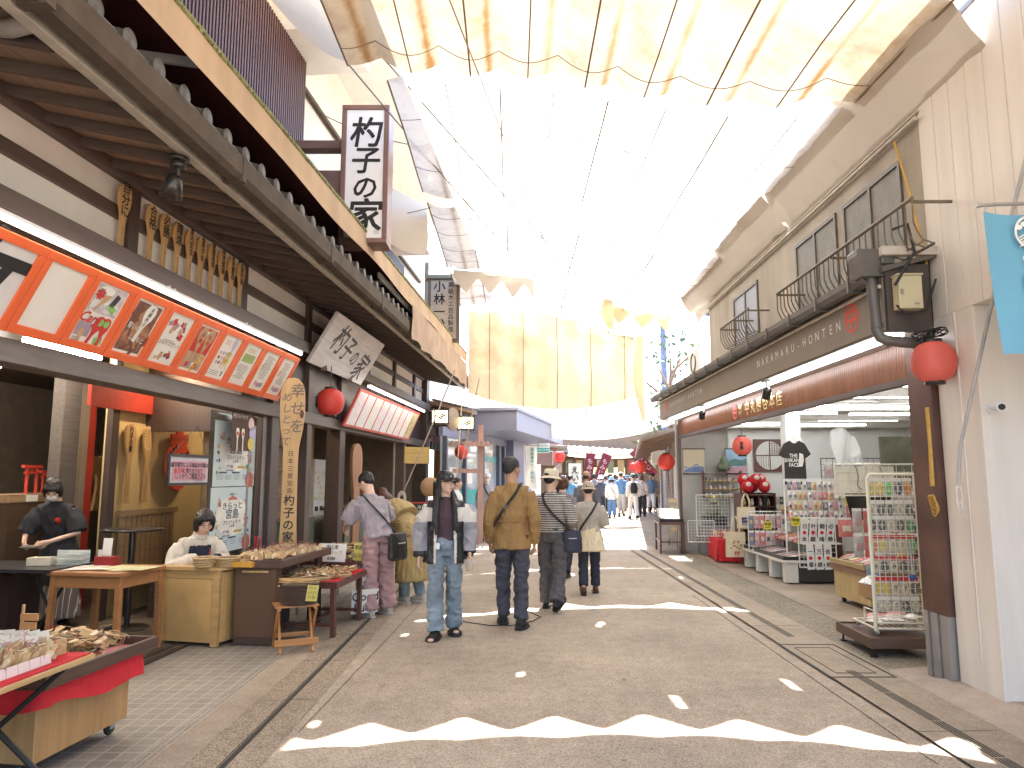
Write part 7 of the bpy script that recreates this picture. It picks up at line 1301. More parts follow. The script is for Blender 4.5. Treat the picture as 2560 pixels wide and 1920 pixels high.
qb(MB().add([(-1.1, 0, 2.35), (.4, 0, 2.75), (.4, 17, 2.75), (-1.1, 17, 2.35), (-1.1, 0, 2.42), (.4, 0, 2.82), (.4, 17, 2.82), (-1.1, 17, 2.42)], [(0, 1, 2, 3), (7, 6, 5, 4), (0, 4, 5, 1), (1, 5, 6, 2), (2, 6, 7, 3), (3, 7, 4, 0)]), 'roof', mat('grey brown awning', (.24, .20, .17), .6)); [qb(MB().bar((-1.05, .5 + 1.6 * q, 2.3), (.1, .5 + 1.6 * q, 2.62), .06, .08), 'rafter', MATS['brown rafter']) for q in range(11)]; qb(MB().box(-.06, .0, 8.2, 10.4, 2.1, 2.4).box(-.06, .0, 4.4, 6.8, 2.1, 2.4), 'signboard', mat('old signboard', (.22, .17, .13), .7, .3, 5)); qb(MB().box(-.5, .0, 11.0, 12.6, 2.0, 2.5), 'white_sign', paperM)
qb(MB().box(.4, .8, 0, 17, 2.8, 3.4), 'upper_wall', rstucco)
T = thing('menu_stand', 'standing board of round food pictures just past the far post', 'menu board', FW, (3.78, 16.6, 0), (radians(-6), 0, -.2)); MB().box(-.22, .22, -.02, .02, .1, 1.05).build('board', mat('grey beige board', (.36, .33, .29), .6), T); g = MB(); [g.prism(ellipse(.05, .04, 12, -.11 + .11 * (q % 3), .35 + .24 * (q // 3)), .021, .024, q % 2, basis((0, 0, 0), *FUP)) for q in range(9)]; g.box(-.18, .18, -.026, -.02, .95, 1.02); g.build('food_pictures', [PK[3], PK[5]], T); MB().bar((-.2, .02, .1), (-.2, .0, 0), .03, .03).bar((.2, .02, .1), (.2, 0, 0), .03, .03).build('foot', ink, T)
T = thing('brown_shop_building', 'brown timber shop between the bank and the market crowd', 'shop building', FW, (1.2, 27.5, 0)); bshop = wood('old brown boards', (.22, .14, .11), axis='X'); MB().box(-1.6, .55, 0, 8, 1.95, 3.0).build('upper_wall', bshop, T); MB().box(-1.6, .45, .6, 8, 0, 1.95).build('shop_interior', mat('dim shop interior', (.16, .12, .09), .8), T); MB().add([(-1.7, -.4, 2.75), (.9, -.4, 2.6), (.9, 8, 2.6), (-1.7, 8, 3.3), (-1.7, -.4, 2.83), (.9, -.4, 2.68), (.9, 8, 2.68), (-1.7, 8, 3.38)], [(0, 1, 2, 3), (7, 6, 5, 4), (0, 4, 5, 1), (1, 5, 6, 2), (2, 6, 7, 3), (3, 7, 4, 0)]).build('roof', mat('grey brown awning'  , (.24, .20, .17)), T); MB().box(-.8, -.1, -.03, 0, .7, 2.0).build('door', paperM, T)
T = thing('shop_flag', 'white vertical flag with black characters before the brown shop', 'banner', FW, (2.18, 25.0, 1.2)); MB().grid(lambda u, v: (-.22 + .44 * u, .02 * sin(v * 6), .78 - 1.25 * v), 6, 12).build('cloth', paperM, T); MB().tube([(-.25, 0, -1.2), (-.25, 0, .82), (.24, 0, .82)], .014).build('pole', ink, T); g = MB(); g.text('えいこの', .28, basis((0, -.03, .16), *FUP), 0, .025, True, pitch=.95); g.build('lettering', ink, T)
T = thing('market_hall', 'covered market shops at the end of the street with dark interior', 'market', FW, (3.5, 37, 0)); MB().box(-6, 6, 4, 4.3, 0, 5).build('back_wall', mat('market back', (.20, .14, .10), .8), T); MB().box(-6, 6, -.6, 4, 2.75, 2.85).build('roof', mat('market roof', (.33, .28, .24), .7), T); [MB().bar((-5.5 + .7 * q, -.6, 2.68), (-5.5 + .7 * q, 4, 2.6), .06, .1).build('roof_beam', paperM, T) for q in range(16)]; [MB().box(-5 + 2.6 * q, -4.8 + 2.6 * q, .0, .2, 0, 2.7).build('post', bshop, T) for q in range(5)]; [MB().box(-4.5 + .55 * q, -4.15 + .55 * q, 1.2, 1.25, 1.7, 2.4).build('hanging_sign', [PK[3], PK[2], PK[1], PK[7]][q % 4], T) for q in range(17)]; [MB().box(a, b, 2.0, 2.1, 1.55, 2.0).build('lit_shop_sign', emit('warm shop glow', (1, .72, .35), .45), T) for a, b in ((.6, 2.6), (-3, -1))]
maroon = mat('maroon banner', (.20, .018, .025), .6, .1)
for q, (x, y, z, rz, L, l) in enumerate(((3.55, 33, 1.95, .12, 1.25, 'maroon banner hanging nearly upright, left of three'), (4.15, 33, 1.95, .42, 1.25, 'maroon banner tilted to the upper right, middle of three'), (6.05, 33, 2.15, -.72, 1.5, 'maroon banner tilted to the upper left, right of three'))):
 T = thing('maroon_banner', l, 'banner', FW, (x, y, z), (0, rz, 0)); MB().box(-.2, .2, -.008, .008, -L / 2, L / 2).build('cloth', maroon, T); g = MB(); g.text('もみじ', .26, basis((0, -.011, .0), *FUP), 0, .02, True); g.build('lettering', PK[5], T); MB().tube([(-.22, 0, -L / 2 - .3), (-.22, 0, L / 2)], .015).build('pole', ink, T)
# trees and far buildings beyond
leafM = [mat('leaf %d' % q, c, .6, .3, 3) for q, c in enumerate(((.10, .17, .06), (.13, .20, .07), (.08, .13, .06)))]
def tree(loc, H, R, label, seed):
 R2 = random.Random(seed); T = thing('street_tree', label, 'tree', FW, loc); g = MB(); g.tube([(0, 0, 0), (.1, 0, H * .3), (0, .1, H * .55), (.1, 0, H * .9)], [.18, .14, .1, .03], n=8)
 for q in range(9): a = 2 * pi * q / 9; h = H * (.4 + .05 * q); g.tube([(.05, 0, h), (cos(a) * R * .5, sin(a) * R * .5, h + .6), (cos(a) * R * .85, sin(a) * R * .85, h + .9)], [.06, .035, .01], n=5)
 g.build('trunk', bshop, T); g = MB()
 for q in range(520):
  a, b_ = R2.uniform(0, 6.28), R2.uniform(-.7, 1); k_ = R2.random() ** .4; cl = mnoise.noise((cos(a) * 1.7, sin(a) * 1.7, b_ * 2 + seed)); 
  if cl < -.12: continue
  p = Vector((cos(a) * R * k_ * sqrt(max(.05, 1 - b_ * b_ * .8)), sin(a) * R * k_ * sqrt(max(.05, 1 - b_ * b_ * .8)), H * .68 + b_ * H * .36)); s_ = R2.uniform(.06, .14)
  E_ = Matrix.Translation(p) @ Euler((R2.uniform(0, 6), R2.uniform(0, 6), 0)).to_matrix().to_4x4(); g.add([(-s_, 0, 0), (0, -s_ * .5, 0), (s_, 0, 0), (0, s_ * .5, 0)], [(0, 1, 2, 3)], R2.randrange(3), False, E_)
 g.build('crown', leafM, T)
tree((5.3, 24, 0), 6.2, 1.7, 'leafy tree showing between the torn cloths and the tan shop', 3)
T = thing('air_conditioner', 'white air conditioner unit on the eave by the far corner of the tan shop', 'air conditioner', FR, (.05, 7.0, 3.35)); MB().box(-.14, .14, -.38, .38, 0, .5).build('casing', tubeBody, T, bevel=.02); MB().tube([(-.145, 0 + .17 * cos(t), .25 + .17 * sin(t)) for t in [2 * pi * k_ / 20 for k_ in range(21)]], .012, n=5).build('fan_guard', ink, T)
solo(MB().tube([(3.5, 13.1, 4.75), (3.55, 13.0, 4.55), (4.3, 12.9, 4.4), (4.35, 12.85, 4.3), (4.35, 12.8, 3.2)], .05, n=8), 'downpipe', mat('dark blue downpipe', (.06, .07, .12), .4), 'dark bent downpipe at the far corner of the tan shop', 'downpipe')
# ================================================================== PEOPLE
TS = bpy.data.scenes.new('tmp')
def blob(mb, voxel, it=3, fold=0.0, ff=(11, 11, 7), seed=0, cut=None, color=None, name='b', fac=.5):
 """joins the rough tubes of mb into one smooth continuous surface, then lets the cloth wrinkle"""
 o = bpy.data.objects.new(name, mb.mesh(name, [])); TS.collection.objects.link(o)
 r = o.modifiers.new('r', 'REMESH'); r.mode = 'VOXEL'; r.voxel_size = voxel
 if it: s_ = o.modifiers.new('s', 'SMOOTH'); s_.factor = fac; s_.iterations = it
 TS.view_layers[0].update(); dg = TS.view_layers[0].depsgraph; dg.update()
 me = bpy.data.meshes.new_from_object(o.evaluated_get(dg)); me0 = o.data; bpy.data.objects.remove(o); bpy.data.meshes.remove(me0)
 if fold:
  me.update(); ns = [v.normal.copy() for v in me.vertices]
  for v, n in zip(me.vertices, ns):
   p = v.co; q = Vector((p.x * ff[0] + seed, p.y * ff[1], p.z * ff[2])); a = mnoise.noise(q); b = mnoise.noise(q * 2.3 + Vector((5, 1, 3)))
   v.co = p + n * (fold * ((1 - 2.4 * abs(a)) + .45 * b))
 if cut:
  bm = bmesh.new(); bm.from_mesh(me); bmesh.ops.delete(bm, geom=[f for f in bm.faces if cut(f.calc_center_median())], context='FACES'); bm.to_mesh(me); bm.free()
 if color:
  me.update()
  for p in me.polygons: p.material_index = color(p.center, p.normal)
 me.polygons.foreach_set('use_smooth', [True] * len(me.polygons)); return me
def part(me, name, mats, parent, label=None):
 me.name = name
 for m in (mats if isinstance(mats, (list, tuple)) else [mats]): me.materials.append(m)
 o = bpy.data.objects.new(name, me); COL.objects.link(o); o.parent = parent
 if label: o['label'] = label
 return o
def skinM(n, c): return mat(n, c, .5, .08, 8, .06, 90)
SK = skinM('light skin', (.64, .41, .30)); SK2 = skinM('tanned skin', (.42, .24, .15)); hairK = mat('black hair', (.018, .014, .013), .42, .3, 30, .25, 80, stretch=(3, 3, .3)); hairB = mat('auburn hair', (.09, .035, .02), .4, .3, 30, .25, 80, stretch=(3, 3, .3)); hairG = mat('greying hair', (.034, .03, .028), .55, .4, 50)
lipM = mat('lips', (.42, .15, .13), .4, .05); eyeM = mat('dark eye', (.015, .012, .012), .15, .05)
def hand(g, wr, d, n, side, H, curl=.6, spread=.12):
 """palm, four unequal bent fingers and a thumb leaving the side of the palm; returns nothing, adds tubes to g"""
 d = Vector(d).normalized(); n = Vector(n); n = (n - d * n.dot(d)).normalized(); s = d.cross(n) * side; k = H / 1.7; wr = Vector(wr)
 kn = wr + d * .085 * k
 g.tube([wr - d * .02 * k, wr + d * .02 * k, wr + d * .055 * k, kn], [(.024 * k, .019 * k), (.033 * k, .016 * k), (.038 * k, .015 * k), (.036 * k, .013 * k)], n=10, up=n)
 for q, (o_, L) in enumerate(((.029, .072), (.010, .082), (-.010, .077), (-.028, .060))):
  p = wr + d * (.080 - .006 * abs(q - 1)) * k + s * o_ * k; dd = (d + s * o_ * spread * 8).normalized(); pts = [p - dd * .01 * k]; a = 0
  for j, f in enumerate((.42, .33, .25)):
   a += curl * (.5, .75, .5)[j]; pts.append(pts[-1] + (dd * cos(a) + n * sin(a)) * L * f * k)
  g.tube(pts, [.0092 * k, .0088 * k, .0082 * k, .0070 * k], n=7)
 p = wr + d * .022 * k + s * .026 * k; t1 = p + (s * .75 + d * .7 + n * .25) * .036 * k; t2 = t1 + (d * .85 + s * .15 + n * .5 * curl) * .030 * k; t3 = t2 + (d * .8 - s * .1 + n * .7 * curl) * .024 * k
 g.tube([p - s * .01 * k, p, t1, t2, t3], [.013 * k, .013 * k, .011 * k, .0095 * k, .0075 * k], n=7)
class Fig:
 def __init__(f, label, loc, head, H, vox=.007, seed=0, group=None, sk=SK):
  f.H = H; f.vox = vox; f.seed = seed; f.sk = sk
  f.M = FW @ Matrix.Translation(Vector(loc)) @ Matrix.Rotation(-radians(head), 4, 'Z')
  f.T = thing('person', label, 'person', f.M, group=group)
  J = dict(pelvis=(0, 0, .53), waist=(0, 0, .61), chest=(0, 0, .72), neck=(0, -.012, .825), head=(0, .012, .928))
  for s, k in ((-1, 'L'), (1, 'R')):
   J.update({'hip' + k: (s * .052, 0, .51), 'knee' + k: (s * .056, .012, .28), 'ank' + k: (s * .058, -.012, .048), 'sh' + k: (s * .104, -.01, .782), 'el' + k: (s * .130, -.025, .62), 'wr' + k: (s * .134, .03, .478)})
  f.J = J; f.hd = 0; f.hp = 0; f.hr = 0; f.foot = {'L': (0, 0), 'R': (0, 0)}   # foot: yaw, heel pitch
 def p(f, k): return Vector(f.J[k]) * f.H
 def headM(f): return Matrix.Translation(f.p('head')) @ Euler((radians(f.hp), radians(f.hr), -radians(f.hd)), 'XYZ').to_matrix().to_4x4()
 def body(f, curl=(.6, .6), dirs=None, ears=True, hands=True, face=True):
  H = f.H; u = .232 * H / 1.72; g = MB(); Hm = f.headM(); f.u = u
  def E(c, r): g2 = MB(); g2.ell([x * u for x in c], [x * u for x in r], 0, 16); g.add(g2.v, g2.f, 0, True, Hm)
  E((0, -.07, .14), (.335, .42, .37)); E((0, .06, -.10), (.285, .325, .38)); E((0, .11, -.30), (.21, .24, .18)); E((0, .25, -.405), (.09, .085, .07))
  if face:
   g.tube([Hm @ Vector((0, .36 * u, .08 * u)), Hm @ Vector((0, .41 * u, -.03 * u)), Hm @ Vector((0, .44 * u, -.10 * u))], [.025 * u, .04 * u, .055 * u], n=8); E((.0, .37, -.23), (.10, .05, .05))
   for s in (-1, 1): E((s * .16, .25, -.10), (.11, .11, .1))
  if ears:
   for s in (-1, 1): E((s * .335, -.04, -.04), (.045, .085, .13))
  g.tube([Hm @ Vector((0, -.08 * u, -.22 * u)), f.p('neck') + Vector((0, 0, .01 * H)), f.p('neck') - Vector((0, 0, .03 * H))], [.034 * H, .036 * H, .036 * H], n=12)
  g.tube([f.p('pelvis'), f.p('waist'), f.p('chest'), f.p('neck') - Vector((0, 0, .03 * H))], [(.06 * H, .035 * H), (.055 * H, .032 * H), (.06 * H, .035 * H), (.04 * H, .025 * H)], n=12)
  for q, k in enumerate('LR'):
   g.tube([f.p('neck').lerp(f.p('sh' + k), .6), f.p('sh' + k), f.p('el' + k), f.p('wr' + k)], [.010 * H, .014 * H, .018 * H, .0145 * H], n=9)
   if hands:
    wd = dirs[q] if dirs else ((f.p('wr' + k) - f.p('el' + k)).normalized(), Vector((-1 if k == 'R' else 1, .25, 0)))
    hand(g, f.p('wr' + k), wd[0], wd[1], wd[2] if len(wd) > 2 else (1 if k == 'R' else -1) * -1, H, curl[q])
   g.tube([f.p('hip' + k), f.p('knee' + k), f.p('ank' + k)], [.045 * H, .03 * H, .02 * H], n=8)
  part(blob(g, f.vox, 2, name='body', fac=.35), 'body', f.sk, f.T)
  if face:
   for s in (-1, 1):
    e = MB(); e.ell([s * .135 * u, .338 * u, .03 * u], [.055 * u, .022 * u, .020 * u], 0, 10); e.v = [Hm @ v for v in e.v]; e.build('eye', eyeM, f.T)
    e = MB(); e.tube([Hm @ (Vector(c) * u) for c in ((s * .07, .365, .115), (s * .14, .36, .14), (s * .21, .315, .115))], [.012 * u, .017 * u, .009 * u], n=6); e.build('eyebrow', hairK, f.T)
   e = MB(); e.ell([0, .395 * u, -.235 * u], [.09 * u, .032 * u, .016 * u], 0, 12).ell([0, .392 * u, -.262 * u], [.075 * u, .032 * u, .018 * u], 0, 12); e.v = [Hm @ v for v in e.v]; part(blob(e, .003, 1), 'lips', lipM, f.T)
 def hair(f, m, style='short', extra=None):
  u = f.u; Hm = f.headM(); g = MB()
  def E(c, r, rot=None): g2 = MB(); g2.ell([x * u for x in c], [x * u for x in r], 0, 16, rot); g.add(g2.v, g2.f, 0, True, Hm)
  if style == 'bald': E((0, -.27, -.02), (.30, .24, .20))
  else: E((0, -.11, .19), (.362, .44, .37)); E((0, -.27, -.02), (.29, .225, .23)); [E((s * .325, -.03, .10), (.04, .10, .13)) for s in (-1, 1)]
  if style == 'bob':
   for s in (-1, 1): E((s * .30, -.05, -.10), (.13, .26, .38)); E((s * .25, .16, .14), (.15, .16, .24))
   E((0, -.28, -.20), (.33, .22, .34)); E((0, .24, .26), (.26, .13, .12))
  if extra: extra(g, Hm, u)
  part(blob(g, f.vox, 2, .0035, (60, 60, 12), f.seed), 'hair', m, f.T)
 def top(f, m, hem=.50, w=1.0, sl='long', vox=None, color=None, cut=None, fold=.007, name='shirt', loose=1.0, hemw=1.0, collar=True, it=3):
  H = f.H; g = MB(); pv = f.p('pelvis'); wa = f.p('waist'); ch = f.p('chest'); nk = f.p('neck'); hemp = wa.lerp(pv, (.61 - hem) / .08) if hem < .61 else wa
  g.tube([hemp, wa, ch, ch.lerp(nk, .55), nk], [(.098 * H * w * hemw, .070 * H * w * hemw), (.090 * H * w, .066 * H * w), (.103 * H * w, .070 * H * w), (.098 * H * w, .058 * H * w), (.042 * H, .042 * H)], n=20)
  if collar: g.tube([nk - Vector((0, 0, .012 * H)), nk + Vector((0, 0, .014 * H))], [.047 * H, .041 * H], n=16)
  for k in 'LR':
   sh, el, wr = f.p('sh' + k), f.p('el' + k), f.p('wr' + k); L = loose
   g.tube([nk.lerp(sh, .25) - Vector((0, 0, .022 * H)), nk.lerp(sh, .7) - Vector((0, 0, .012 * H)), sh], [.036 * H, .037 * H, .035 * H], n=12)
   if sl == 'long': g.tube([sh, sh.lerp(el, .5), el, el.lerp(wr, .55), wr.lerp(el, .06)], [.036 * H, .039 * H * L, .036 * H * L, .033 * H * L, .024 * H * L], n=14)
   elif sl == 'short': g.tube([sh, sh.lerp(el, .5), sh.lerp(el, .95)], [.037 * H, .042 * H * L, .043 * H * L], n=14)
   elif sl == 'mid': g.tube([sh, sh.lerp(el, .5), el, el.lerp(wr, .5)], [.037 * H, .039 * H * L, .035 * H * L, .032 * H * L], n=14)
  return part(blob(g, vox or f.vox * 1.15, it, fold, seed=f.seed, cut=cut, color=color), name, m, f.T)
 def trousers(f, m, w=1.0, ankle=.036, hem=.045, color=None, fold=.007, top_=.60, name='trousers', knee=.045):
  H = f.H; g = MB(); pv = f.p('pelvis'); wa = f.p('waist')
  g.tube([pv.lerp(wa, .75), pv, f.p('hipL').lerp(f.p('hipR'), .5) - Vector((0, 0, .025 * H))], [(.078 * H, .058 * H), (.088 * H * w, .067 * H * w), (.086 * H * w, .064 * H * w)], n=20)
  for k in 'LR':
   hp, kn, an = f.p('hip' + k), f.p('knee' + k), f.p('ank' + k); end = an + (kn - an).normalized() * (hem - .045) * H
   g.tube([hp + Vector((0, 0, .02 * H)), hp.lerp(kn, .35), kn, kn.lerp(an, .55), end + Vector((0, 0, .0))], [.054 * H * w, .055 * H * w, knee * H * w, (knee * .5 + ankle * .5) * H * w, ankle * H * w], n=16)
  return part(blob(g, f.vox * 1.2, 3, fold, (9, 9, 13), f.seed + 4, color=color), name, m, f.T)
 def shoes(f, m, sole, chunky=1.0, sandal=False):
  H = f.H / 1.58
  for k in 'LR':
   yaw, pit = f.foot[k]; M_ = Matrix.Translation(f.p('ank' + k)) @ Matrix.Rotation(-radians(yaw), 4, 'Z') @ Matrix.Rotation(-radians(pit), 4, 'X'); z0_ = -.048 * f.H; g = MB()
   g.tube([(0, -.068 * H, z0_ + .045 * H), (0, -.02 * H, z0_ + .052 * H), (0, .06 * H, z0_ + .045 * H), (0, .13 * H, z0_ + .034 * H), (0, .172 * H, z0_ + .026 * H)], [(.034 * H, .034 * H), (.042 * H, .044 * H), (.045 * H, .034 * H), (.044 * H, .024 * H), (.024 * H, .015 * H)], n=14); g.tube([(0, -.03 * H, z0_ + .05 * H), (0, -.02 * H, z0_ + .10 * H)], [.042 * H, .037 * H], n=12)
   g.v = [M_ @ v for v in g.v]; o = part(blob(g, .006, 2, name='shoe'), 'shoe', m, f.T); s_ = MB(); s_.prism([(.044 * H * chunky, -.03 * H), (.05 * H * chunky, .08 * H), (.045 * H * chunky, .14 * H), (.02 * H, .185 * H), (-.02 * H, .185 * H), (-.045 * H * chunky, .14 * H), (-.05 * H * chunky, .08 * H), (-.044 * H * chunky, -.03 * H), (-.03 * H, -.085 * H), (.03 * H, -.085 * H)], z0_ - .002, z0_ + .022 * H * chunky); s_.v = [M_ @ v for v in s_.v]; s_.build('sole', sole, o, bevel=.004)
   if sandal: q = MB(); q.ell((.0, .165 * H, z0_ + .035 * H), (.030 * H, .026 * H, .016 * H), 0, 10); q.v = [M_ @ v for v in q.v]; q.build('bare_toes', f.sk, f.T)
 def bucket_hat(f, m, brim=.62, band=None, tilt=0):
  u = f.u; Hm = f.headM() @ Matrix.Translation((0, -.07 * u, .14 * u)) @ Matrix.Rotation(radians(tilt), 4, 'X'); g = MB(); g.lathe([(brim * u, -.10 * u), (.50 * u, -.02 * u), (.415 * u, .06 * u), (.40 * u, .22 * u), (.36 * u, .40 * u), (.28 * u, .45 * u), (0, .46 * u)], 0, 36, Hm, squash=1.12); g.lathe([(brim * u, -.11 * u), (.48 * u, -.03 * u), (.40 * u, .05 * u)], 0, 36, Hm, squash=1.12)
  for i, v in enumerate(g.v): g.v[i] = v + Vector((0, 0, .008 * mnoise.noise(v * 14)))
  o = g.build('hat', m, f.T)
  if band: b = MB(); b.lathe([(.418 * u, .05 * u), (.412 * u, .12 * u)], 0, 36, Hm, squash=1.12); b.build('hat_band', band, o)
 def cap(f, m):
  u = f.u; Hm = f.headM() @ Matrix.Translation((0, -.07 * u, .14 * u)); g = MB(); g.lathe([(.385 * u, .0), (.395 * u, .08 * u), (.375 * u, .22 * u), (.29 * u, .36 * u), (.15 * u, .42 * u), (.03 * u, .435 * u), (.03 * u, .45 * u), (0, .455 * u)], 0, 32, Hm, squash=1.16); o = g.build('cap', m, f.T); b = MB(); b.grid(lambda a, c: Hm @ Vector(((a - .5) * .74 * u * (1 - .12 * c), (.40 + .38 * c * (1 - (2 * a - 1) ** 2 * .75)) * u - .30 * u * (2 * a - 1) ** 2 * .55, (.03 - .05 * c - .10 * (2 * a - 1) ** 2) * u)), 14, 8); b.build('cap_brim', m, o); l = MB(); l.text('A', .09 * u * 1.5, Hm @ basis((0.02 * u, .445 * u, .17 * u), (-1, .1, 0), (0, -.35, 1)), 0, .02); l.build('cap_mark', wht, o)
 def strap(f, pts, r=.016, m=None, owner=None): MB().tube([Vector(p) * f.H for p in pts], r, n=6, flat=.35).build('strap', m or mat('black webbing', (.02, .019, .02), .7), owner)
def bagthing(f, label, strap_pts, c, d, m, rz=0, shape='box', sm=None, r=.016):
 T = thing('shoulder_bag', label, 'bag', f.M); cx = Vector(c) * f.H; g = MB(); w_, dp, h = d
 g.tube([cx + Vector((0, 0, -h * .5)), cx + Vector((0, 0, -h * .42)), cx + Vector((0, 0, .1 * h)), cx + Vector((0, 0, h * .45)), cx + Vector((0, 0, h * .5))], [(w_ * .40, dp * .40), (w_ * .5, dp * .5), (w_ * .48, dp * .46), (w_ * .42, dp * .30), (w_ * .40, dp * .22)], n=24)
 Rr = Matrix.Translation(cx) @ Matrix.Rotation(rz, 4, 'Z') @ Matrix.Translation(-cx); g.v = [Rr @ v for v in g.v]
 part(blob(g, .007, 4, .004, (14, 14, 10), 3), 'bag_body', m, T); f.strap(strap_pts, r, sm, T); q = MB(); q.box(cx.x - w_ * .2, cx.x + w_ * .2, cx.y - dp * .52, cx.y - dp * .50, cx.z + h * .12, cx.z + h * .15); q.v = [Rr @ v for v in q.v]; q.build('zip_pull', tubeBody, T); return T
def cloth(n, c, r=.8, v=.14, s=5, b=.25, bs=55): return mat(n, c, r, v, s, b, bs)
def step(J, H, fwd, k, knee=None, lift=0):
 """put foot k forward (+) or back (-) by fwd (fraction of height)"""
 s = -1 if k == 'L' else 1; J['ank' + k] = (s * .056, fwd - .012, .048 + lift); J['knee' + k] = (s * .056, fwd * .5 + (knee if knee is not None else .02), .282)

# ---- 1 woman in the cap walking towards us
f = Fig('woman in black cap with long dark hair, open white and black jacket and pale jeans', (-.66, 7.25, 0), 176, 1.60, .006, 1)
step(f.J, 1, .075, 'R', .03); step(f.J, 1, -.06, 'L', .035, .0); f.foot = {'R': (12, 6), 'L': (-8, -4)}; f.hd = -38; f.hp = -2
f.J.update(elL=(-.152, -.02, .63), wrL=(-.150, .055, .495), elR=(.156, -.03, .63), wrR=(.160, .02, .47))
f.body((.9, .5), [((-.05, .35, -1), (1, .2, 0), 1), ((.02, .1, -1), (-1, .2, 0), -1)])
def hx(g, Hm, u):
 R2 = random.Random(2); H = f.H
 for s in (-1, 1):
  for q in range(7):
   a = .5 + .5 * q / 6; p0 = Hm @ Vector((s * (.20 + .13 * min(1, a * 2)) * u, (.20 - .42 * a) * u, (.24 - .1 * a) * u)); p1 = Hm @ Vector((s * (.31 + .03 * a) * u, (.12 - .34 * a) * u, -.28 * u)); x = s * (.038 + .030 * a + R2.uniform(-.006, .006)) * H
   y = (.082 if q < 5 else -.05) * H; a = a * 1.1 - .2; L = R2.uniform(.60, .665)
   g.tube([p0, p1, Vector((x, y * .78, .785 * H)), Vector((x + s * .006 * H, y + .008 * H, .70 * H)), Vector((x + s * R2.uniform(-.01, .012) * H, y + .008 * H, L * H))], [.015, .017, .016, .012, .005], n=7)
 for q in range(4): g.tube([Hm @ Vector(((q - 1.5) * .13 * u, -.36 * u, 0)), Vector(((q - 1.5) * .04 * H, -.065 * H, .80 * H)), Vector(((q - 1.5) * .04 * H, -.088 * H, .66 * H))], [.05, .04, .02], n=8)
f.hair(hairK, 'short', hx); f.cap(mat('black cap leather', (.022, .020, .02), .35, .1, 9))
f.top(cloth('plum jersey', (.075, .042, .05)), .575, .86, 'none', fold=.005, name='t_shirt')
H_ = f.H
def jc(c, n):
 ax = abs(c.x); z = c.z / H_
 if ax > .118 * H_ or (ax > .10 * H_ and z < .70):
  if ax > .10 * H_ and z < .515: return 0
  if ax > .112 * H_: return 1 if z > .685 else 2
 if z > .775: return 0
 if c.y < -.01: return 1 if z > .68 else 0
 return 1 if ax < .070 * H_ else (1 if z > .69 else 0)
f.top([mat('black shell nylon', (.02, .02, .022), .45, .1, 4, .2, 20), mat('cream shell nylon', (.58, .54, .48), .5, .06, 4, .2, 20), mat('grey shell nylon', (.27, .26, .28), .5, .06, 4, .2, 20)], .445, 1.17, 'long', vox=.0075, color=jc, cut=lambda c: c.y > .012 * H_ and abs(c.x) < (.050 + .028 * max(0, .70 - c.z / H_) ) * H_ and c.z < .845 * H_, fold=.013, name='jacket', loose=1.38, hemw=1.18)
jean = mat('pale denim', (.215, .265, .305), .85, .4, 3.2, .3, 120); jeanS = cloth('white side stripe', (.62, .60, .56))
f.trousers([jean, jeanS], .92, .056, .05, lambda c, n: 1 if abs(n.x) > .90 and n.x * c.x > 0 and c.z < .50 * H_ and (int((c.y + 1) * 90) % 2 == 0 or abs(n.x) > .985) else 0, .012, knee=.050)
f.shoes(mat('black sandal strap', (.018, .017, .017), .6), mat('black platform sole', (.02, .02, .02), .6), 1.35, True)
T = thing('plastic_cup', 'clear plastic cup with amber drink held in her left hand', 'cup', f.M, f.p('wrL') + Vector((.01, .075, -.10)), (.15, .2, 0)); MB().lathe([(0, -.055), (.032, -.055), (.043, .06), (.045, .06)], 0, 20).build('cup_wall', glass('clear cup', (.85, .85, .82), .05, .35), T); MB().lathe([(0, -.05), (.031, -.05), (.034, -.015), (0, -.015)], 0, 18).build('drink', mat('amber drink', (.50, .27, .06), .2), T); MB().tube([(0, 0, -.04), (.025, 0, .10)], .004, n=6).build('straw', ink, T)
solo(MB().tube([(0, 0, 0), (0, .004, -.02), (0, .004, -.06)], [.012, .022, .018], n=10, flat=.5), 'belt_charm', tubeBody, 'small pale charm hanging at the waistband of the cap woman', 'charm', f.M, Vector((.045, .095, .578)) * Vector((f.H, f.H, f.H)).x if False else (.045 * f.H, .078 * f.H, .565 * f.H))
# ---- 2 man in the tan jacket
f = Fig('man seen from behind in tan jacket and dark jeans with a black back strap', (.0, 7.72, 0), 3, 1.755, .0065, 2, sk=SK2)
step(f.J, 1, .07, 'L', .015); step(f.J, 1, -.075, 'R', .03, .0); f.foot = {'L': (-6, -3), 'R': (14, 4)}; f.hd = 42; f.J.update(elL=(-.134, -.02, .625), wrL=(-.136, .035, .48), elR=(.134, -.025, .625), wrR=(.134, .02, .475), shL=(-.098, -.01, .785), shR=(.098, -.01, .785))
f.body((.8, .9)); f.hair(hairG, 'short'); tan = mat('tan cotton', (.31, .18, .065), .75, .12, 3, .25, 40)
jk = f.top([tan, mat('dark lining', (.06, .03, .015), .8)], .452, 1.04, 'long', fold=.011, name='jacket', loose=1.03, hemw=1.17)
g = MB(); H_ = f.H; g.tube([(.11 * H_ * 1.02 * cos(t), .079 * H_ * 1.02 * sin(t), .615 * H_) for t in [pi + pi * k_ / 16 for k_ in range(17)]], .012, n=6, flat=.5); g.tube([(0 + .0, -.081 * H_, .60 * H_), (.0, -.083 * H_, .46 * H_)], .004, n=5); g.tube([(-.062 * H_, -.068 * H_, .60 * H_), (-.064 * H_, -.07 * H_, .46 * H_)], .004, n=5); g.build('back_seam', tan, jk)
MB().ell((.165 * H_, -.026 * H_, .515 * H_), (.008, .006, .008)).build('cuff_button', ink, jk)
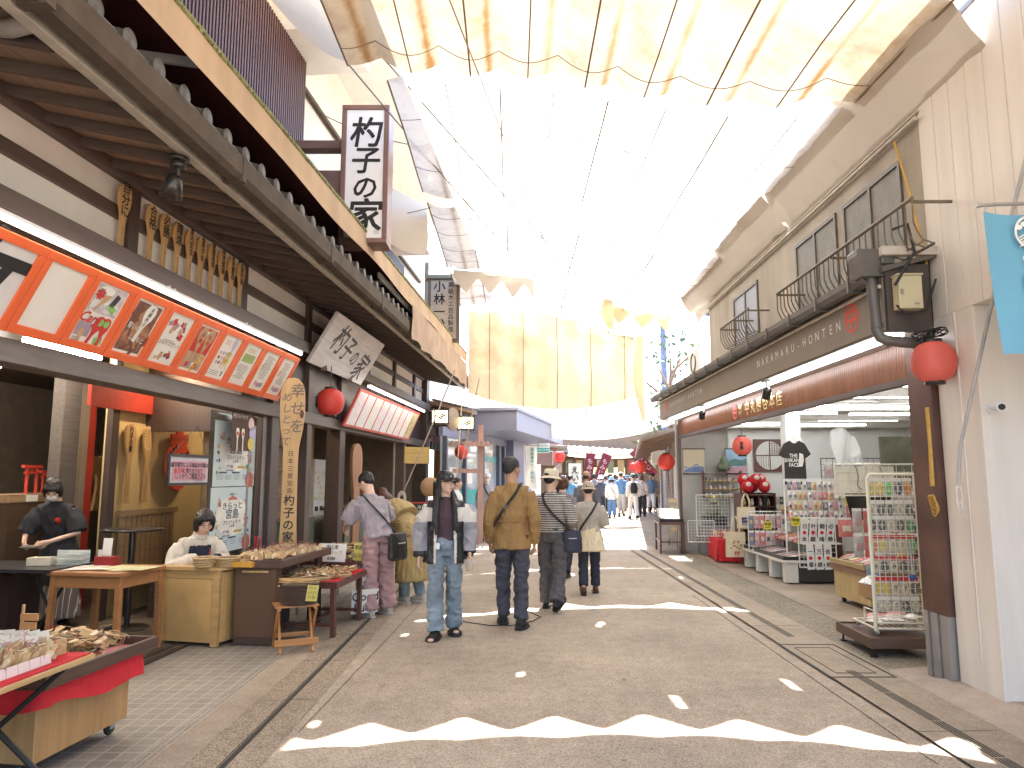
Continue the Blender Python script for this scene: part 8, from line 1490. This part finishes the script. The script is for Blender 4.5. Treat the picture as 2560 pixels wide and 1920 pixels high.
f.trousers(mat('dark indigo denim', (.062, .062, .080), .85, .4, 4, .35, 130), .93, .040, .055, fold=.014, knee=.043); f.shoes(mat('black knit shoe', (.02, .019, .019), .8), mat('black rubber sole', (.016, .016, .016), .7), 1.15)
T = thing('cross_body_strap', 'black cross body strap over the tan jacket', 'bag', f.M); f.strap([(.06, .02, .84), (.052, -.035, .835), (.025, -.078, .78), (-.04, -.092, .695), (-.095, -.062, .61), (-.118, .0, .565), (-.10, .06, .56)], .019, None, T); MB().cbox((-.035 * H_, -.097 * H_, .70 * H_), (.05, .012, .03), (0, -.75, 0)).build('strap_slider', blk, T)
# ---- 3 man in striped shirt with pale bucket hat
f = Fig('man in pale bucket hat, striped shirt and grey trousers with a dark side bag', (.47, 8.62, 0), 14, 1.62, .0065, 3)
step(f.J, 1, .09, 'L', .03); step(f.J, 1, -.12, 'R', .055, .035); f.foot = {'L': (-4, 0), 'R': (16, -28)}; f.hd = 25; f.hp = -6; f.J.update(elR=(.150, -.01, .635), wrR=(.11, .10, .59), elL=(-.145, .0, .63), wrL=(-.06, .11, .61))
f.body((.8, .8)); f.hair(hairK, 'short'); f.top(stripes('grey cream stripe knit', (.50, .46, .40), (.10, .085, .085), .026, .55, 2, wob=.0), .555, 1.04, 'long', fold=.012, loose=1.08); f.trousers(mat('charcoal trouser', (.085, .08, .085), .8, .12, 4, .2, 60), 1.0, .048, .045, fold=.015, knee=.048); f.shoes(mat('black leather', (.02, .02, .02), .3), mat('black rubber sole', (.016, .016, .016)), 1.1); f.bucket_hat(mat('cream cotton hat', (.64, .56, .42), .85, .08, 5, .2, 60), .60, mat('cream hat band', (.52, .45, .33), .8))
MB().tube([(.09 * f.H * cos(t), .07 * f.H * sin(t), .575 * f.H) for t in [2 * pi * k_ / 24 for k_ in range(25)]], .012, n=6, flat=.5).build('belt', ink, f.T)
bagthing(f, 'dark navy side bag on the striped man', [(-.05, .03, .84), (-.062, -.03, .828), (-.035, -.082, .76), (.03, -.095, .68), (.10, -.06, .61), (.135, -.02, .56)], (.150, -.005, .49), (.24, .12, .26), mat('navy nylon', (.03, .032, .05), .6, .1, 5), .3)
# ---- 4 lady with the beige hat and tied cream jacket
f = Fig('lady in beige hat and pale striped blouse with a cream jacket tied round her waist', (1.03, 9.78, 0), 4, 1.46, .0065, 4)
step(f.J, 1, -.10, 'L', .045, .02); step(f.J, 1, .07, 'R', .02); f.foot = {'L': (-4, -24), 'R': (4, 0)}; f.J.update(elR=(.148, .0, .635), wrR=(.08, .10, .61), elL=(-.148, .0, .635), wrL=(-.09, .10, .59)); f.J['head'] = (0, .03, .925); f.hp = -8
f.body((.8, .8)); f.hair(hairK, 'short'); f.top(stripes('fine beige stripe', (.44, .40, .34), (.30, .27, .23), .017, .5, 0), .56, 1.12, 'mid', fold=.007, loose=1.25); f.trousers(mat('navy trouser', (.022, .024, .04), .8, .1), .98, .042, .065, fold=.008, knee=.043); f.shoes(mat('brown leather', (.085, .04, .025), .4), mat('dark brown sole', (.04, .025, .02), .6)); f.bucket_hat(mat('beige hat felt', (.42, .34, .25), .85, .1, 6, .2, 60), .56)
H_ = f.H; part(blob(MB().tube([(0, 0, .60 * H_), (0, 0, .55 * H_), (0, -.005, .46 * H_), (0, -.01, .385 * H_)], [(.094 * H_, .07 * H_), (.112 * H_, .083 * H_), (.135 * H_, .095 * H_), (.158 * H_, .105 * H_)], n=26), .009, 3, .012, (16, 16, 4), 2), 'tied_jacket', mat('cream jacket cloth', (.62, .53, .37), .8, .08, 4), f.T)
u = f.u; Hm = f.headM(); g = MB(); [g.ell(Hm @ Vector((.14 * u + .05 * u * cos(a), -.52 * u, .20 * u + .05 * u * sin(a))), (.012, .006, .012)) for a in (0, 1.3, 2.6, 3.9, 5.2)]; g.build('hat_flower', mat('hat flower', (.36, .29, .21), .8), f.T)
bagthing(f, 'small brown bag on the left hip of the beige hat lady', [(.07, .02, .835), (.075, -.04, .82), (.03, -.088, .74), (-.05, -.092, .63), (-.115, -.05, .53), (-.14, -.02, .48)], (-.150, .0, .44), (.14, .07, .16), mat('taupe bag', (.22, .15, .11), .6))
# ---- 5 shopper in lavender tee and pink trousers
f = Fig('short haired shopper in lavender tee and pink trousers leaning over the charms', (-1.52, 8.30, 0), -42, 1.66, .0065, 5)
f.J.update(waist=(0, .035, .605), chest=(0, .085, .70), neck=(0, .125, .79), head=(0, .185, .885), shL=(-.104, .115, .752), shR=(.104, .115, .752), elR=(.17, .15, .62), wrR=(.11, .26, .60), elL=(-.16, .16, .61), wrL=(-.11, .27, .56)); f.J['ankL'] = (-.075, -.03, .048); f.J['kneeL'] = (-.065, -.0, .285); f.J['ankR'] = (.085, .0, .048); f.J['kneeR'] = (.07, .01, .285); f.hp = -32; f.hd = -20
f.body((1.0, 1.0)); f.hair(hairK, 'short'); f.top(mat('lavender grey jersey', (.34, .30, .32), .85, .08, 4, .35, 90), .50, 1.08, 'short', fold=.014, loose=1.2); f.trousers(mat('dusty pink trouser', (.40, .245, .24), .8, .08, 3, .2, 60), .98, .060, .05, fold=.015, knee=.056); f.shoes(mat('cream loafer', (.5, .42, .34), .5), mat('pale sole', (.5, .45, .4), .6))
bagthing(f, 'black shoulder bag on the back of the lavender tee shopper', [(-.075, .12, .815), (-.085, .07, .80), (-.05, .0, .73), (.02, -.035, .65), (.08, -.05, .58), (.10, -.06, .55)], (.105, -.085, .455), (.30, .12, .30), mat('black leather bag', (.022, .021, .022), .35, .15, 6), .25)
# ---- 6 shopper in the trench coat
f = Fig('auburn haired shopper in long khaki trench coat bending over the stall', (-1.27, 9.12, 0), -58, 1.62, .007, 6)
f.J.update(pelvis=(0, -.02, .52), waist=(0, .05, .60), chest=(0, .145, .66), neck=(0, .225, .725), head=(0, .30, .785), shL=(-.104, .20, .692), shR=(.104, .20, .692), elR=(.15, .22, .57), wrR=(.11, .32, .52), elL=(-.15, .22, .57), wrL=(-.10, .33, .52)); f.J['ankL'] = (-.06, -.0, .048); f.J['ankR'] = (.07, -.06, .048); f.hp = -48
f.body((.9, .9)); f.hair(hairB, 'bob', lambda g, Hm, u: g.tube([Hm @ Vector((.2 * u, -.25 * u, -.1 * u)), Hm @ Vector((.28 * u, -.1 * u, -.6 * u)), Hm @ Vector((.24 * u, .1 * u, -.95 * u))], [.05, .045, .015], n=8)); kh = mat('khaki gabardine', (.36, .265, .115), .75, .1, 3, .2, 40); f.top(kh, .50, 1.10, 'long', fold=.010, name='coat', loose=1.3); H_ = f.H
part(blob(MB().tube([(0, .03 * H_, .60 * H_), (0, -.0, .53 * H_), (0, -.02 * H_, .38 * H_), (0, -.035 * H_, .17 * H_)], [(.098 * H_, .075 * H_), (.12 * H_, .09 * H_), (.135 * H_, .105 * H_), (.155 * H_, .125 * H_)], n=24), .010, 3, .014, (13, 13, 3), 7), 'coat_skirt', kh, f.T); MB().tube([(.102 * H_ * cos(t), .045 * H_ * 1 + .076 * H_ * sin(t), .60 * H_) for t in [2 * pi * k_ / 24 for k_ in range(25)]], .022, n=6, flat=.4).tube([(.09 * H_, -.03 * H_, .60 * H_), (.12 * H_, -.07 * H_, .52 * H_), (.13 * H_, -.09 * H_, .46 * H_)], .016, n=6, flat=.4).build('coat_belt', kh, f.T); part(blob(MB().tube([(0, .19 * H_, .73 * H_), (0, .10 * H_, .695 * H_), (0, .045 * H_, .655 * H_)], [(.09 * H_, .06 * H_), (.118 * H_, .078 * H_), (.128 * H_, .082 * H_)], n=20), .009, 2, .006), 'storm_flap', kh, f.T); f.trousers(jean, .95, .04, .05); f.shoes(mat('pale trainer', (.5, .45, .37), .6), mat('trainer sole', (.55, .5, .42), .6), 1.2)
# ---- 7 masked clerk
f = Fig('masked clerk in black tee and striped skirt sorting small packets at the counter', (-4.72, 7.62, .006), 172, 1.56, .0075, 7)
f.J.update(waist=(0, .02, .61), chest=(0, .055, .715), neck=(0, .09, .81), head=(.0, .15, .90), shL=(-.104, .08, .768), shR=(.104, .08, .768), elL=(-.16, .11, .62), wrL=(-.05, .26, .575), elR=(.165, .10, .62), wrR=(.10, .25, .57)); f.hp = -42; f.hd = -16
f.body((.8, .8)); f.hair(hairK, 'bob'); blkT = mat('black cotton', (.024, .023, .026), .85, .12, 4, .2, 40); f.top(blkT, .47, 1.10, 'short', fold=.008, loose=1.3, name='t_shirt'); H_ = f.H; u = f.u; Hm = f.headM(); g = MB(); g.ell([0, .27 * u, -.22 * u], [.25 * u, .20 * u, .19 * u], 0, 16); g.v = [Hm @ v for v in g.v]; part(blob(g, .006, 2), 'face_mask', mat('white mask', (.66, .64, .62), .8), f.T); MB().lathe([(0, 0), (.04, 0), (0, .004)], 0, 18, Matrix.Translation((-.03 * H_, .128 * H_, .70 * H_)) @ Matrix.Rotation(-pi / 2 - .3, 4, 'X')).build('shirt_print', redp, f.T)
part(blob(MB().tube([(0, .0, .56 * H_), (0, 0, .5 * H_), (0, 0, .28 * H_)], [(.10 * H_, .075 * H_), (.115 * H_, .085 * H_), (.13 * H_, .10 * H_)], n=22), .010, 2, .008, (14, 14, 3)), 'apron', blkT, f.T); part(blob(MB().tube([(0, 0, .30 * H_), (0, 0, .07 * H_)], [(.125 * H_, .095 * H_), (.16 * H_, .125 * H_)], n=24), .010, 2, .012, (18, 18, 2)), 'skirt', stripes('pin stripe skirt', (.50, .44, .38), (.14, .11, .10), .045, .85, 0), f.T); f.shoes(ink, ink)
for q in range(4): solo(MB().box(-.07, .07, -.05, .05, 0, .004), 'flat_packet', [paperM, MATS['print_tan']][q % 2], 'small flat packet held in the hands of the masked clerk', 'packet', f.M, (.03 * f.H - .01 * q, .32 * f.H, .545 * f.H + .006 * q), (.2, 0, .2 * q), 'packets held by the masked clerk')
# ---- 8 woman writing at the desk
f = Fig('woman with glasses in cream cardigan and navy apron writing at the desk', (-3.27, 7.42, .0), 132, 1.70, .0065, 8)
dz = -.262; J = f.J
for k_ in list(J): J[k_] = (J[k_][0], J[k_][1], J[k_][2] + (dz if J[k_][2] > .5 else 0))
J.update(waist=(0, .03, .35), chest=(0, .065, .455), neck=(0, .115, .56), head=(0, .175, .645), shL=(-.104, .10, .518), shR=(.104, .10, .518), elL=(-.15, .13, .405), wrL=(-.03, .27, .445), elR=(.16, .13, .405), wrR=(.06, .25, .45), hipL=(-.055, 0, .29), hipR=(.055, 0, .29), kneeL=(-.06, .23, .29), kneeR=(.06, .23, .29), ankL=(-.06, .22, .05), ankR=(.06, .20, .05)); f.hp = -24; f.hd = 12
f.body((.9, 1.0), [((.35, .9, -.1), (0, .1, -1), 1), ((-.35, .9, -.15), (0, .1, -1), -1)]); f.hair(hairK, 'bob'); crm = mat('cream wool', (.62, .55, .45), .9, .08, 6, .4, 80); f.top(crm, .285, 1.05, 'long', fold=.008, loose=1.15, name='cardigan', color=lambda c, n: 1 if abs(c.x) < .065 * f.H and n.y > .35 and c.z < .51 * f.H else 0); bpy.context.view_layer.update()
[o.data.materials.append(mat('navy apron', (.022, .026, .045), .85, .1, 4, .2, 40)) for o in f.T.children if o.name.startswith('cardigan')]; f.trousers(ink, 1, .04, .05); f.shoes(ink, ink); u = f.u; Hm = f.headM(); g = MB()
for s in (-1, 1): g.tube([Hm @ Vector((s * .14 * u + .085 * u * cos(t), .385 * u, .015 * u + .065 * u * sin(t))) for t in [2 * pi * k_ / 14 for k_ in range(15)]], .0018, n=4); g.tube([Hm @ Vector((s * .22 * u, .385 * u, .02 * u)), Hm @ Vector((s * .34 * u, .0, .03 * u))], .0018, n=4)
g.tube([Hm @ Vector((-.055 * u, .39 * u, .02 * u)), Hm @ Vector((.055 * u, .39 * u, .02 * u))], .0018, n=4); g.build('glasses', blk, f.T); H_ = f.H
for s in (-1, 1): MB().tube([(s * .055 * H_, .140 * H_, .475 * H_), (s * .062 * H_, .125 * H_, .53 * H_), (s * .055 * H_, .085 * H_, .56 * H_)], .010, n=6, flat=.5).build('apron_strap', mat('navy apron'), f.T) if 'navy apron' in MATS else None
g = MB(); [g.tube([(.028 * cos(t) + .012, .150 * H_, .40 * H_ + .028 * sin(t)) for t in [2 * pi * k_ / 16 for k_ in range(17)]], .002, n=4)]; g.tube([(.016 * cos(t) + .012, .152 * H_, .40 * H_ + .016 * sin(t)) for t in [2 * pi * k_ / 12 for k_ in range(13)]], .002, n=4); g.build('apron_print', paperM, f.T)
solo(MB().tube([(0, 0, 0), (-.02, .02, .16)], [.002, .004], n=6), 'brush', redink, 'thin red brush held upright in her writing hand', 'brush', f.M, f.p('wrR') + Vector((-.02, .13, -.06))); T = thing('work_stool', 'plain stool under the writing woman', 'stool', FW, (-3.22, 7.55, 0)); MB().lathe([(0, .36), (.17, .36), (.17, .40), (0, .40)], 0, 24).build('seat', brown, T); [MB().tube([(.13 * cos(a), .13 * sin(a), .36), (.16 * cos(a), .16 * sin(a), 0)], .016).build('leg', brown, T) for a in (0.6, 2.2, 3.8, 5.4)]
# ---- people in the middle distance
def simple(label, loc, head, H, topm, legm, hairm=hairK, style='short', hat=None, sl='long', stride=.1, vox=.013, group=None, sk=SK, shoe=ink, seed=0, shorts=False, hem=.50, arms=0, lw=1.0):
 f = Fig(label, loc, head, H, vox, seed, group, sk); step(f.J, 1, stride, 'L', .02); step(f.J, 1, -stride, 'R', .04, .01)
 if arms: f.J.update(wrR=(.10, .10, .60), wrL=(-.10, .10, .58))
 f.body((.6, .6), hands=vox < .016, face=vox < .014); f.hair(hairm, style); f.top(topm, hem, 1.06, sl, fold=.008, loose=1.15)
 f.trousers(legm, lw, .045, .29 if shorts else .05, knee=.05, name='shorts' if shorts else 'trousers'); f.shoes(shoe, shoe)
 if hat: f.bucket_hat(hat, .55)
 return f
gshirt = mat('slate shirt', (.12, .115, .13), .8, .1); wshirt = mat('white shirt', (.62, .60, .58), .8, .06); olive = mat('olive chino', (.33, .28, .18), .8); navy = mat('navy trouser', (.022, .024, .04)); bluet = mat('blue tee', (.10, .20, .34), .8, .1); greyt = mat('mid grey cloth', (.22, .21, .22), .8, .12); blackc = mat('black cotton'); pinkt = mat('pale pink cloth', (.55, .38, .38), .8)
simple('balding man in slate grey shirt beyond the beige hat lady', (1.50, 14.6, 0), 8, 1.66, gshirt, greyt, hairG, 'bald', sk=SK2, vox=.011, seed=11)
simple('dark bobbed person in grey beyond the striped man', (.80, 11.4, 0), 20, 1.55, greyt, navy, hairB, 'bob', vox=.011, seed=12)
f = simple('walker in white cap and mask with grey shirt and olive trousers facing us', (-.60, 17.4, 0), 172, 1.62, mat('grey blue shirt', (.27, .28, .30), .8, .1), olive, hairK, 'short', vox=.011, seed=13); f.cap(wshirt); g = MB(); g.ell([0, .27 * f.u, -.22 * f.u], [.26 * f.u, .2 * f.u, .2 * f.u], 0, 14); g.v = [f.headM() @ v for v in g.v]; g.build('face_mask', wshirt, f.T); T = thing('cross_body_strap', 'dark strap on the masked walker', 'bag', f.M); f.strap([(.06, .02, .84), (.05, .06, .80), (0, .09, .70), (-.08, .07, .60), (-.13, .02, .52)], .018, None, T); MB().ell(Vector((-.13, .03, .48)) * f.H, (.09, .06, .12)).build('pouch', ink, T)
f = simple('person with black hair bun in white top partly hidden behind the cap woman', (-1.08, 14.2, 0), 100, 1.52, wshirt, pinkt, hairK, 'short', vox=.012, seed=14); g = MB(); g.ell([0, -.55 * f.u, .15 * f.u], [.16 * f.u, .16 * f.u, .18 * f.u], 0, 12); g.v = [f.headM() @ v for v in g.v]; g.build('hair_bun', hairK, f.T)
solo(MB().tube([gnd(x, y, .008) for x, y in ((982, 1336), (1010, 1344), (1060, 1351), (1105, 1351), (1150, 1342), (1168, 1332), (1140, 1320), (1110, 1316))], .005, n=5), 'cable', MATS['black cable'], 'thin dark cable lying in a curve on the road by the walkers', 'cable')
# ---- the crowd at the end of the street
f = simple('visitor in blue bucket hat, white jacket and blue jeans walking away', (3.76, 27.3, 0), 4, 1.52, wshirt, mat('bright jeans', (.10, .20, .36), .8), hairK, 'bob', mat('blue hat', (.18, .36, .58), .8), vox=.016, seed=20, hem=.44, stride=.03); T = thing('cross_body_strap', 'thin strap on the white jacket of the blue hat visitor', 'bag', f.M); f.strap([(-.06, -.03, .83), (0, -.09, .70), (.1, -.07, .55)], .012, None, T)
f = simple('tall man in blue tee and pale shorts beside the white jacket visitor', (4.25, 28.2, 0), 10, 1.70, bluet, mat('pale shorts', (.42, .40, .37), .8), hairK, hat=None, sl='short', vox=.016, sk=SK, seed=21, shorts=True); f.cap(greyt)
f = simple('visitor in white with a black backpack and green cap walking away', (4.45, 26.6, 0), -3, 1.64, wshirt, wshirt, hairG, sl='long', vox=.016, seed=22, stride=.13); f.cap(mat('green cap cloth', (.12, .17, .10), .8)); T = thing('backpack', 'black backpack on the visitor in white', 'backpack', f.M); g = MB(); g.tube([(0, -.13, .56 * 1.64), (0, -.15, .68 * 1.64), (0, -.12, .79 * 1.64)], [(.12, .06), (.14, .075), (.10, .05)], n=16); part(blob(g, .015, 2), 'pack_body', blackc, T); [f.strap([(s * .07, -.04, .80), (s * .075, .06, .76), (s * .085, .06, .66), (s * .09, -.03, .60)], .014, None, T) for s in (-1, 1)]
f = simple('bearded man in blue tee and white shorts walking towards us', (5.72, 29.8, 0), 184, 1.66, mat('steel blue tee', (.13, .19, .28), .8), wshirt, hairK, sl='short', vox=.013, sk=SK2, seed=23, shorts=True, shoe=wshirt); g = MB(); g.ell([0, .2 * f.u, -.34 * f.u], [.23 * f.u, .22 * f.u, .16 * f.u], 0, 14); g.v = [f.headM() @ v for v in g.v]; g.build('beard', hairB, f.T)
simple('person in light blue shirt by the white shop flag', (1.90, 23.8, 0), 5, 1.58, mat('sky shirt', (.12, .32, .52), .8), navy, hairK, vox=.016, seed=24); simple('person in dark coat close left of the white jacket visitor', (3.38, 27.6, 0), 0, 1.55, mat('dark coat', (.05, .05, .065), .8), navy, hairG, vox=.016, seed=25, hat=wshirt); simple('person in patterned white blouse and black trousers right of the backpack visitor', (5.02, 28.0, 0), 12, 1.6, mat('patterned blouse', (.48, .42, .38), .8, .5, 18), blackc, hairB, 'bob', vox=.016, seed=26)
R_ = random.Random(31); tops = [blackc, wshirt, greyt, bluet, gshirt, mat('red jacket', (.32, .04, .04), .8), mat('beige jacket', (.42, .34, .24), .8), mat('dark coat'), mat('sage shirt', (.24, .28, .20), .8)]; legs = [navy, blackc, greyt, olive, mat('bright jeans')]
protos = []
for q in range(9):
 f = simple('visitor in the busy crowd at the market end of the street', (2.2 + .5 * q, 31, 0), R_.choice((0, 0, 10, 180, -15)), R_.uniform(1.5, 1.72), tops[q], legs[q % 5], R_.choice((hairK, hairB, hairG)), R_.choice(('short', 'bob')), R_.choice((None, None, wshirt, bluet, mat('cream cotton hat'))), R_.choice(('short', 'long')), R_.uniform(.03, .12), .022, 'crowd at the market end', seed=40 + q); protos.append(f.T)
spots = [(x + R_.uniform(-.2, .2), y + R_.uniform(-.6, .6)) for y in (30.6, 32.4, 34.2, 36.2) for x in [2.1 + .62 * k_ + .15 * (y - 30) * .2 for k_ in range(7)]]
for q, (x, y) in enumerate(spots):
 if q < len(protos): place(protos[q], FW, (x, y, 0), (0, 0, R_.uniform(-.4, .4) + (pi if q % 4 == 0 else 0)))
 else: dup(protos[q % 9], FW, (x, y, 0), (0, 0, R_.uniform(-.5, .5) + (pi if q % 3 == 0 else 0)))
bpy.data.scenes.remove(TS)
for n_, s_, k_ in (('tan cotton', 10, .7), ('pale denim', 13, .6), ('dark indigo denim', 14, .8), ('charcoal trouser', 9, .8), ('dusty pink trouser', 8, .6), ('lavender grey jersey', 16, .7), ('khaki gabardine', 8, .7), ('cream jacket cloth', 12, .6), ('cream wool', 12, .5), ('black cotton', 11, .7), ('grey shell nylon', 10, .8), ('cream shell nylon', 10, .8), ('black shell nylon', 10, .8), ('plum jersey', 14, .4), ('grey cream stripe knit', 10, .6), ('fine beige stripe', 10, .6), ('crimson felt cloth', 7, .4)): crease(MATS[n_], s_, k_)
